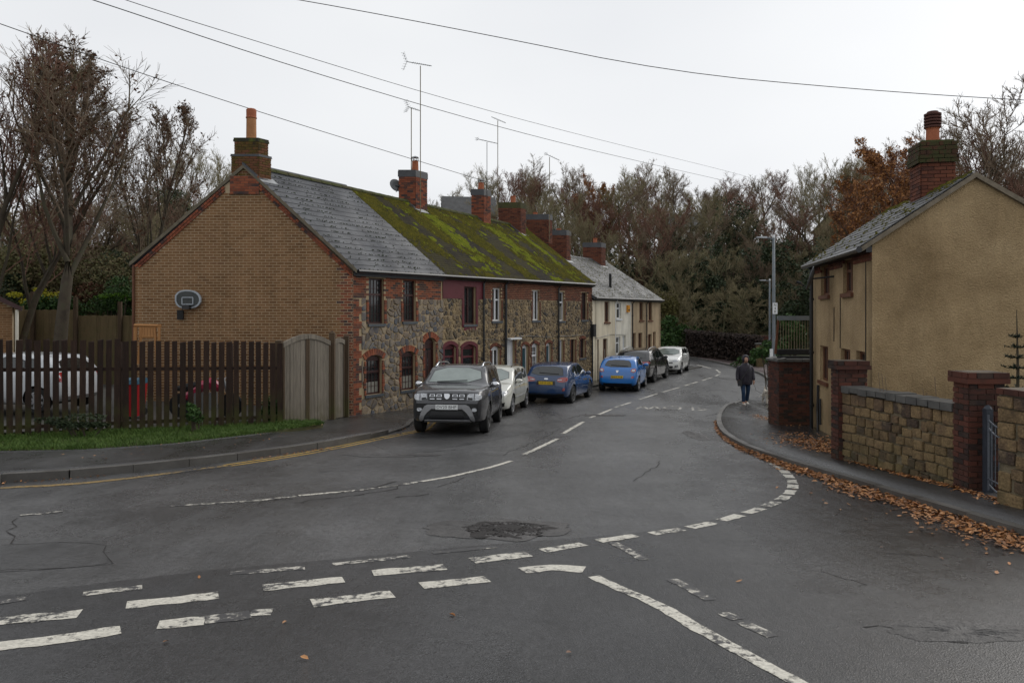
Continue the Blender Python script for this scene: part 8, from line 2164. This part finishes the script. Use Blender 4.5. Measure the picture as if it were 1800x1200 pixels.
# hood with an opening for the face, face features
m = MB(); bm = bmesh.new(); bmesh.ops.create_icosphere(bm, subdivisions=3, radius=1)
for v in bm.verts:
    c = v.co; d = 1.0
    if c.y < -.45 and abs(c.x) < .66 and -.8 < c.z < .6: d = .66
    v.co = c * d
m.add([tuple(V3(v.co.x * .125, -.035 + v.co.y * .135, 1.585 + v.co.z * .155)) for v in bm.verts], [tuple(v.index for v in f.verts) for f in bm.faces]); bm.free(); obj('hood', m, m_jacket, jk, smooth=True)
m = MB(); bm = bmesh.new(); bmesh.ops.create_icosphere(bm, subdivisions=2, radius=1); m.add([tuple(V3(v.co.x * .074, -.088 + v.co.y * .064, 1.565 + v.co.z * .10)) for v in bm.verts], [tuple(v.index for v in f.verts) for f in bm.faces]); hd = obj('face', m, m_skin, t, smooth=True)
m = MB(); m.add([tuple(V3(v.co.x * .012, -.152 + v.co.y * .016, 1.56 + v.co.z * .022)) for v in bm.verts], [tuple(v.index for v in f.verts) for f in bm.faces]); obj('nose', m, m_skin, hd)
for s in (-1, 1): m = MB(); m.add([tuple(V3(s * .027 + v.co.x * .012, -.138 + v.co.y * .006, 1.59 + v.co.z * .006)) for v in bm.verts], [tuple(v.index for v in f.verts) for f in bm.faces]); obj('eye', m, m_black, hd)
m = MB(); m.add([tuple(V3(v.co.x * .022, -.136 + v.co.y * .006, 1.515 + v.co.z * .006)) for v in bm.verts], [tuple(v.index for v in f.verts) for f in bm.faces]); obj('mouth', m, m_maroon_dk, hd); bm.free()
for s, kn, an, tz in ((-1, -.12, -.10, 0), (1, .02, .13, .02)):
    m = skin([V3(s * .085, 0, .82), V3(s * .10, kn * .5, .66), V3(s * .10, kn, .47), V3(s * .095, (kn + an) / 2, .28), V3(s * .09, an, .09 + tz)], [(0, 1), (1, 2), (2, 3), (3, 4)], [.105 * K, .09 * K, .073 * K, .065 * K, .066 * K]); obj('trouser_leg', m, m_jeans, t, smooth=True)
    m = MB(); y = an - .06; m.hexa([V3(s * .09 - .045, y + .11, 0.0), V3(s * .09 + .045, y + .11, 0), V3(s * .09 + .04, y - .13, 0), V3(s * .09 - .04, y - .13, 0), V3(s * .09 - .04, y + .11, .09), V3(s * .09 + .04, y + .11, .09), V3(s * .09 + .03, y - .12, .05), V3(s * .09 - .03, y - .12, .05)]); obj('shoe', m, m_shoe, t)
# hands with fingers
for s in (-1, 1):
    m = MB(); b = V3(s * .272, -.075, .80); m.tube([b + Vector((0, 0, .05)) * K, b + Vector((0, 0, .02)) * K, b - Vector((0, 0, .025)) * K, b - Vector((0, 0, .055)) * K], [.026 * K, .033 * K, .034 * K, .026 * K], 8)
    for k in range(4): q = b + Vector((0, (-.028 + k * .019), -.05)) * K; m.tube([q, q + Vector((-s * .008, -.004, -.035)) * K, q + Vector((-s * .028, -.008, -.055 + abs(k - 1.5) * .006)) * K], .009 * K, 5)
    q = b + Vector((-s * .01, -.036, .01)) * K; m.tube([q, q + Vector((-s * .015, -.018, -.03)) * K, q + Vector((-s * .02, -.015, -.05)) * K], .010 * K, 5); obj('hand', m, m_skin, t)
tb = thing('shoulder_bag', V3(-.25, -.1, .75), 'black shoulder bag worn across the front of the walking person', 'bag')
m = MB(); m.hexa([V3(-.30, -.12, .66), V3(-.17, -.16, .66), V3(-.17, -.20, .66), V3(-.31, -.16, .66), V3(-.31, -.10, .86), V3(-.16, -.14, .86), V3(-.16, -.19, .86), V3(-.32, -.15, .86)]); obj('pouch', m, m_black, tb)
m = MB(); m.tube([V3(-.22, -.17, .84), V3(-.1, -.19, 1.02), V3(.03, -.175, 1.2), V3(.12, -.11, 1.36), V3(.1, .02, 1.42)], .012 * K, 5); obj('strap', m, m_black, tb)
# the dog, half hidden by the wall
dx_, dy_ = G(1349, 711, .07); dz_ = gz(dx_, dy_) + .09
td = thing('dog', (dx_, dy_, dz_), 'whitish terrier dog on a lead, half hidden by the brick wall', 'dog')
DV = lambda x, y, z: Vector((dx_ + x, dy_ + y, dz_ + z))
m_fur = M('cream_dog_fur', [(.35, .30, .24), (.6, .55, .47)], .95, 14, .8, 60, bdist=.02)
dp = [DV(0.02, .22, .36), DV(0, .05, .37), DV(0, -.12, .35), DV(-.01, -.22, .43), DV(-.02, -.27, .50), DV(-.03, -.38, .47), DV(.03, .36, .47), DV(.04, .40, .58),
      DV(-.075, .20, .28), DV(-.08, .15, .2), DV(-.085, .23, .12), DV(-.085, .21, .02), DV(.085, .22, .28), DV(.09, .20, .2), DV(.09, .27, .12), DV(.09, .24, .02),
      DV(-.065, -.14, .24), DV(-.07, -.15, .13), DV(-.07, -.17, .02), DV(.065, -.14, .24), DV(.07, -.12, .13), DV(.07, -.13, .02)]
de = [(1, 0), (1, 2), (2, 3), (3, 4), (4, 5), (0, 6), (6, 7), (0, 8), (8, 9), (9, 10), (10, 11), (0, 12), (12, 13), (13, 14), (14, 15), (2, 16), (16, 17), (17, 18), (2, 19), (19, 20), (20, 21)]
dr = [.10, .11, .12, .075, .085, .035, .025, .015, .06, .04, .028, .03, .06, .04, .028, .03, .045, .032, .032, .045, .032, .032]
obj('body', skin(dp, de, dr), m_fur, td, smooth=True)
for s in (-1, 1):
    m = MB(); m.add([DV(s * .03 - .02, -.24, .55), DV(s * .075 - .02, -.24, .55), DV(s * .06 - .02, -.22, .63), DV(s * .05 - .02, -.21, .55)], [(0, 1, 2), (1, 3, 2), (3, 0, 2), (0, 3, 1)]); obj('ear', m, m_fur, td)
    m = MB(); m.lathe(DV(s * .028 - .025, -.345, .52), [(.01, -.006), (.012, 0), (.006, .008)], 8); obj('eye', m, m_black, td)
m = MB(); m.lathe(DV(-.03, -.415, .47), [(.012, -.012), (.018, 0), (.01, .012)], 8); obj('nose', m, m_black, td)
m = MB(); m.tube([V3(.27, -.09, .74), V3(.36, -.05, .5), Vector((dx_ - .2, dy_ - .15, dz_ + .36)), DV(-.01, -.2, .46)], .006, 4); tag(obj('dog_lead', m, m_black), 'thin dog lead running from the walking person to the terrier', 'lead')
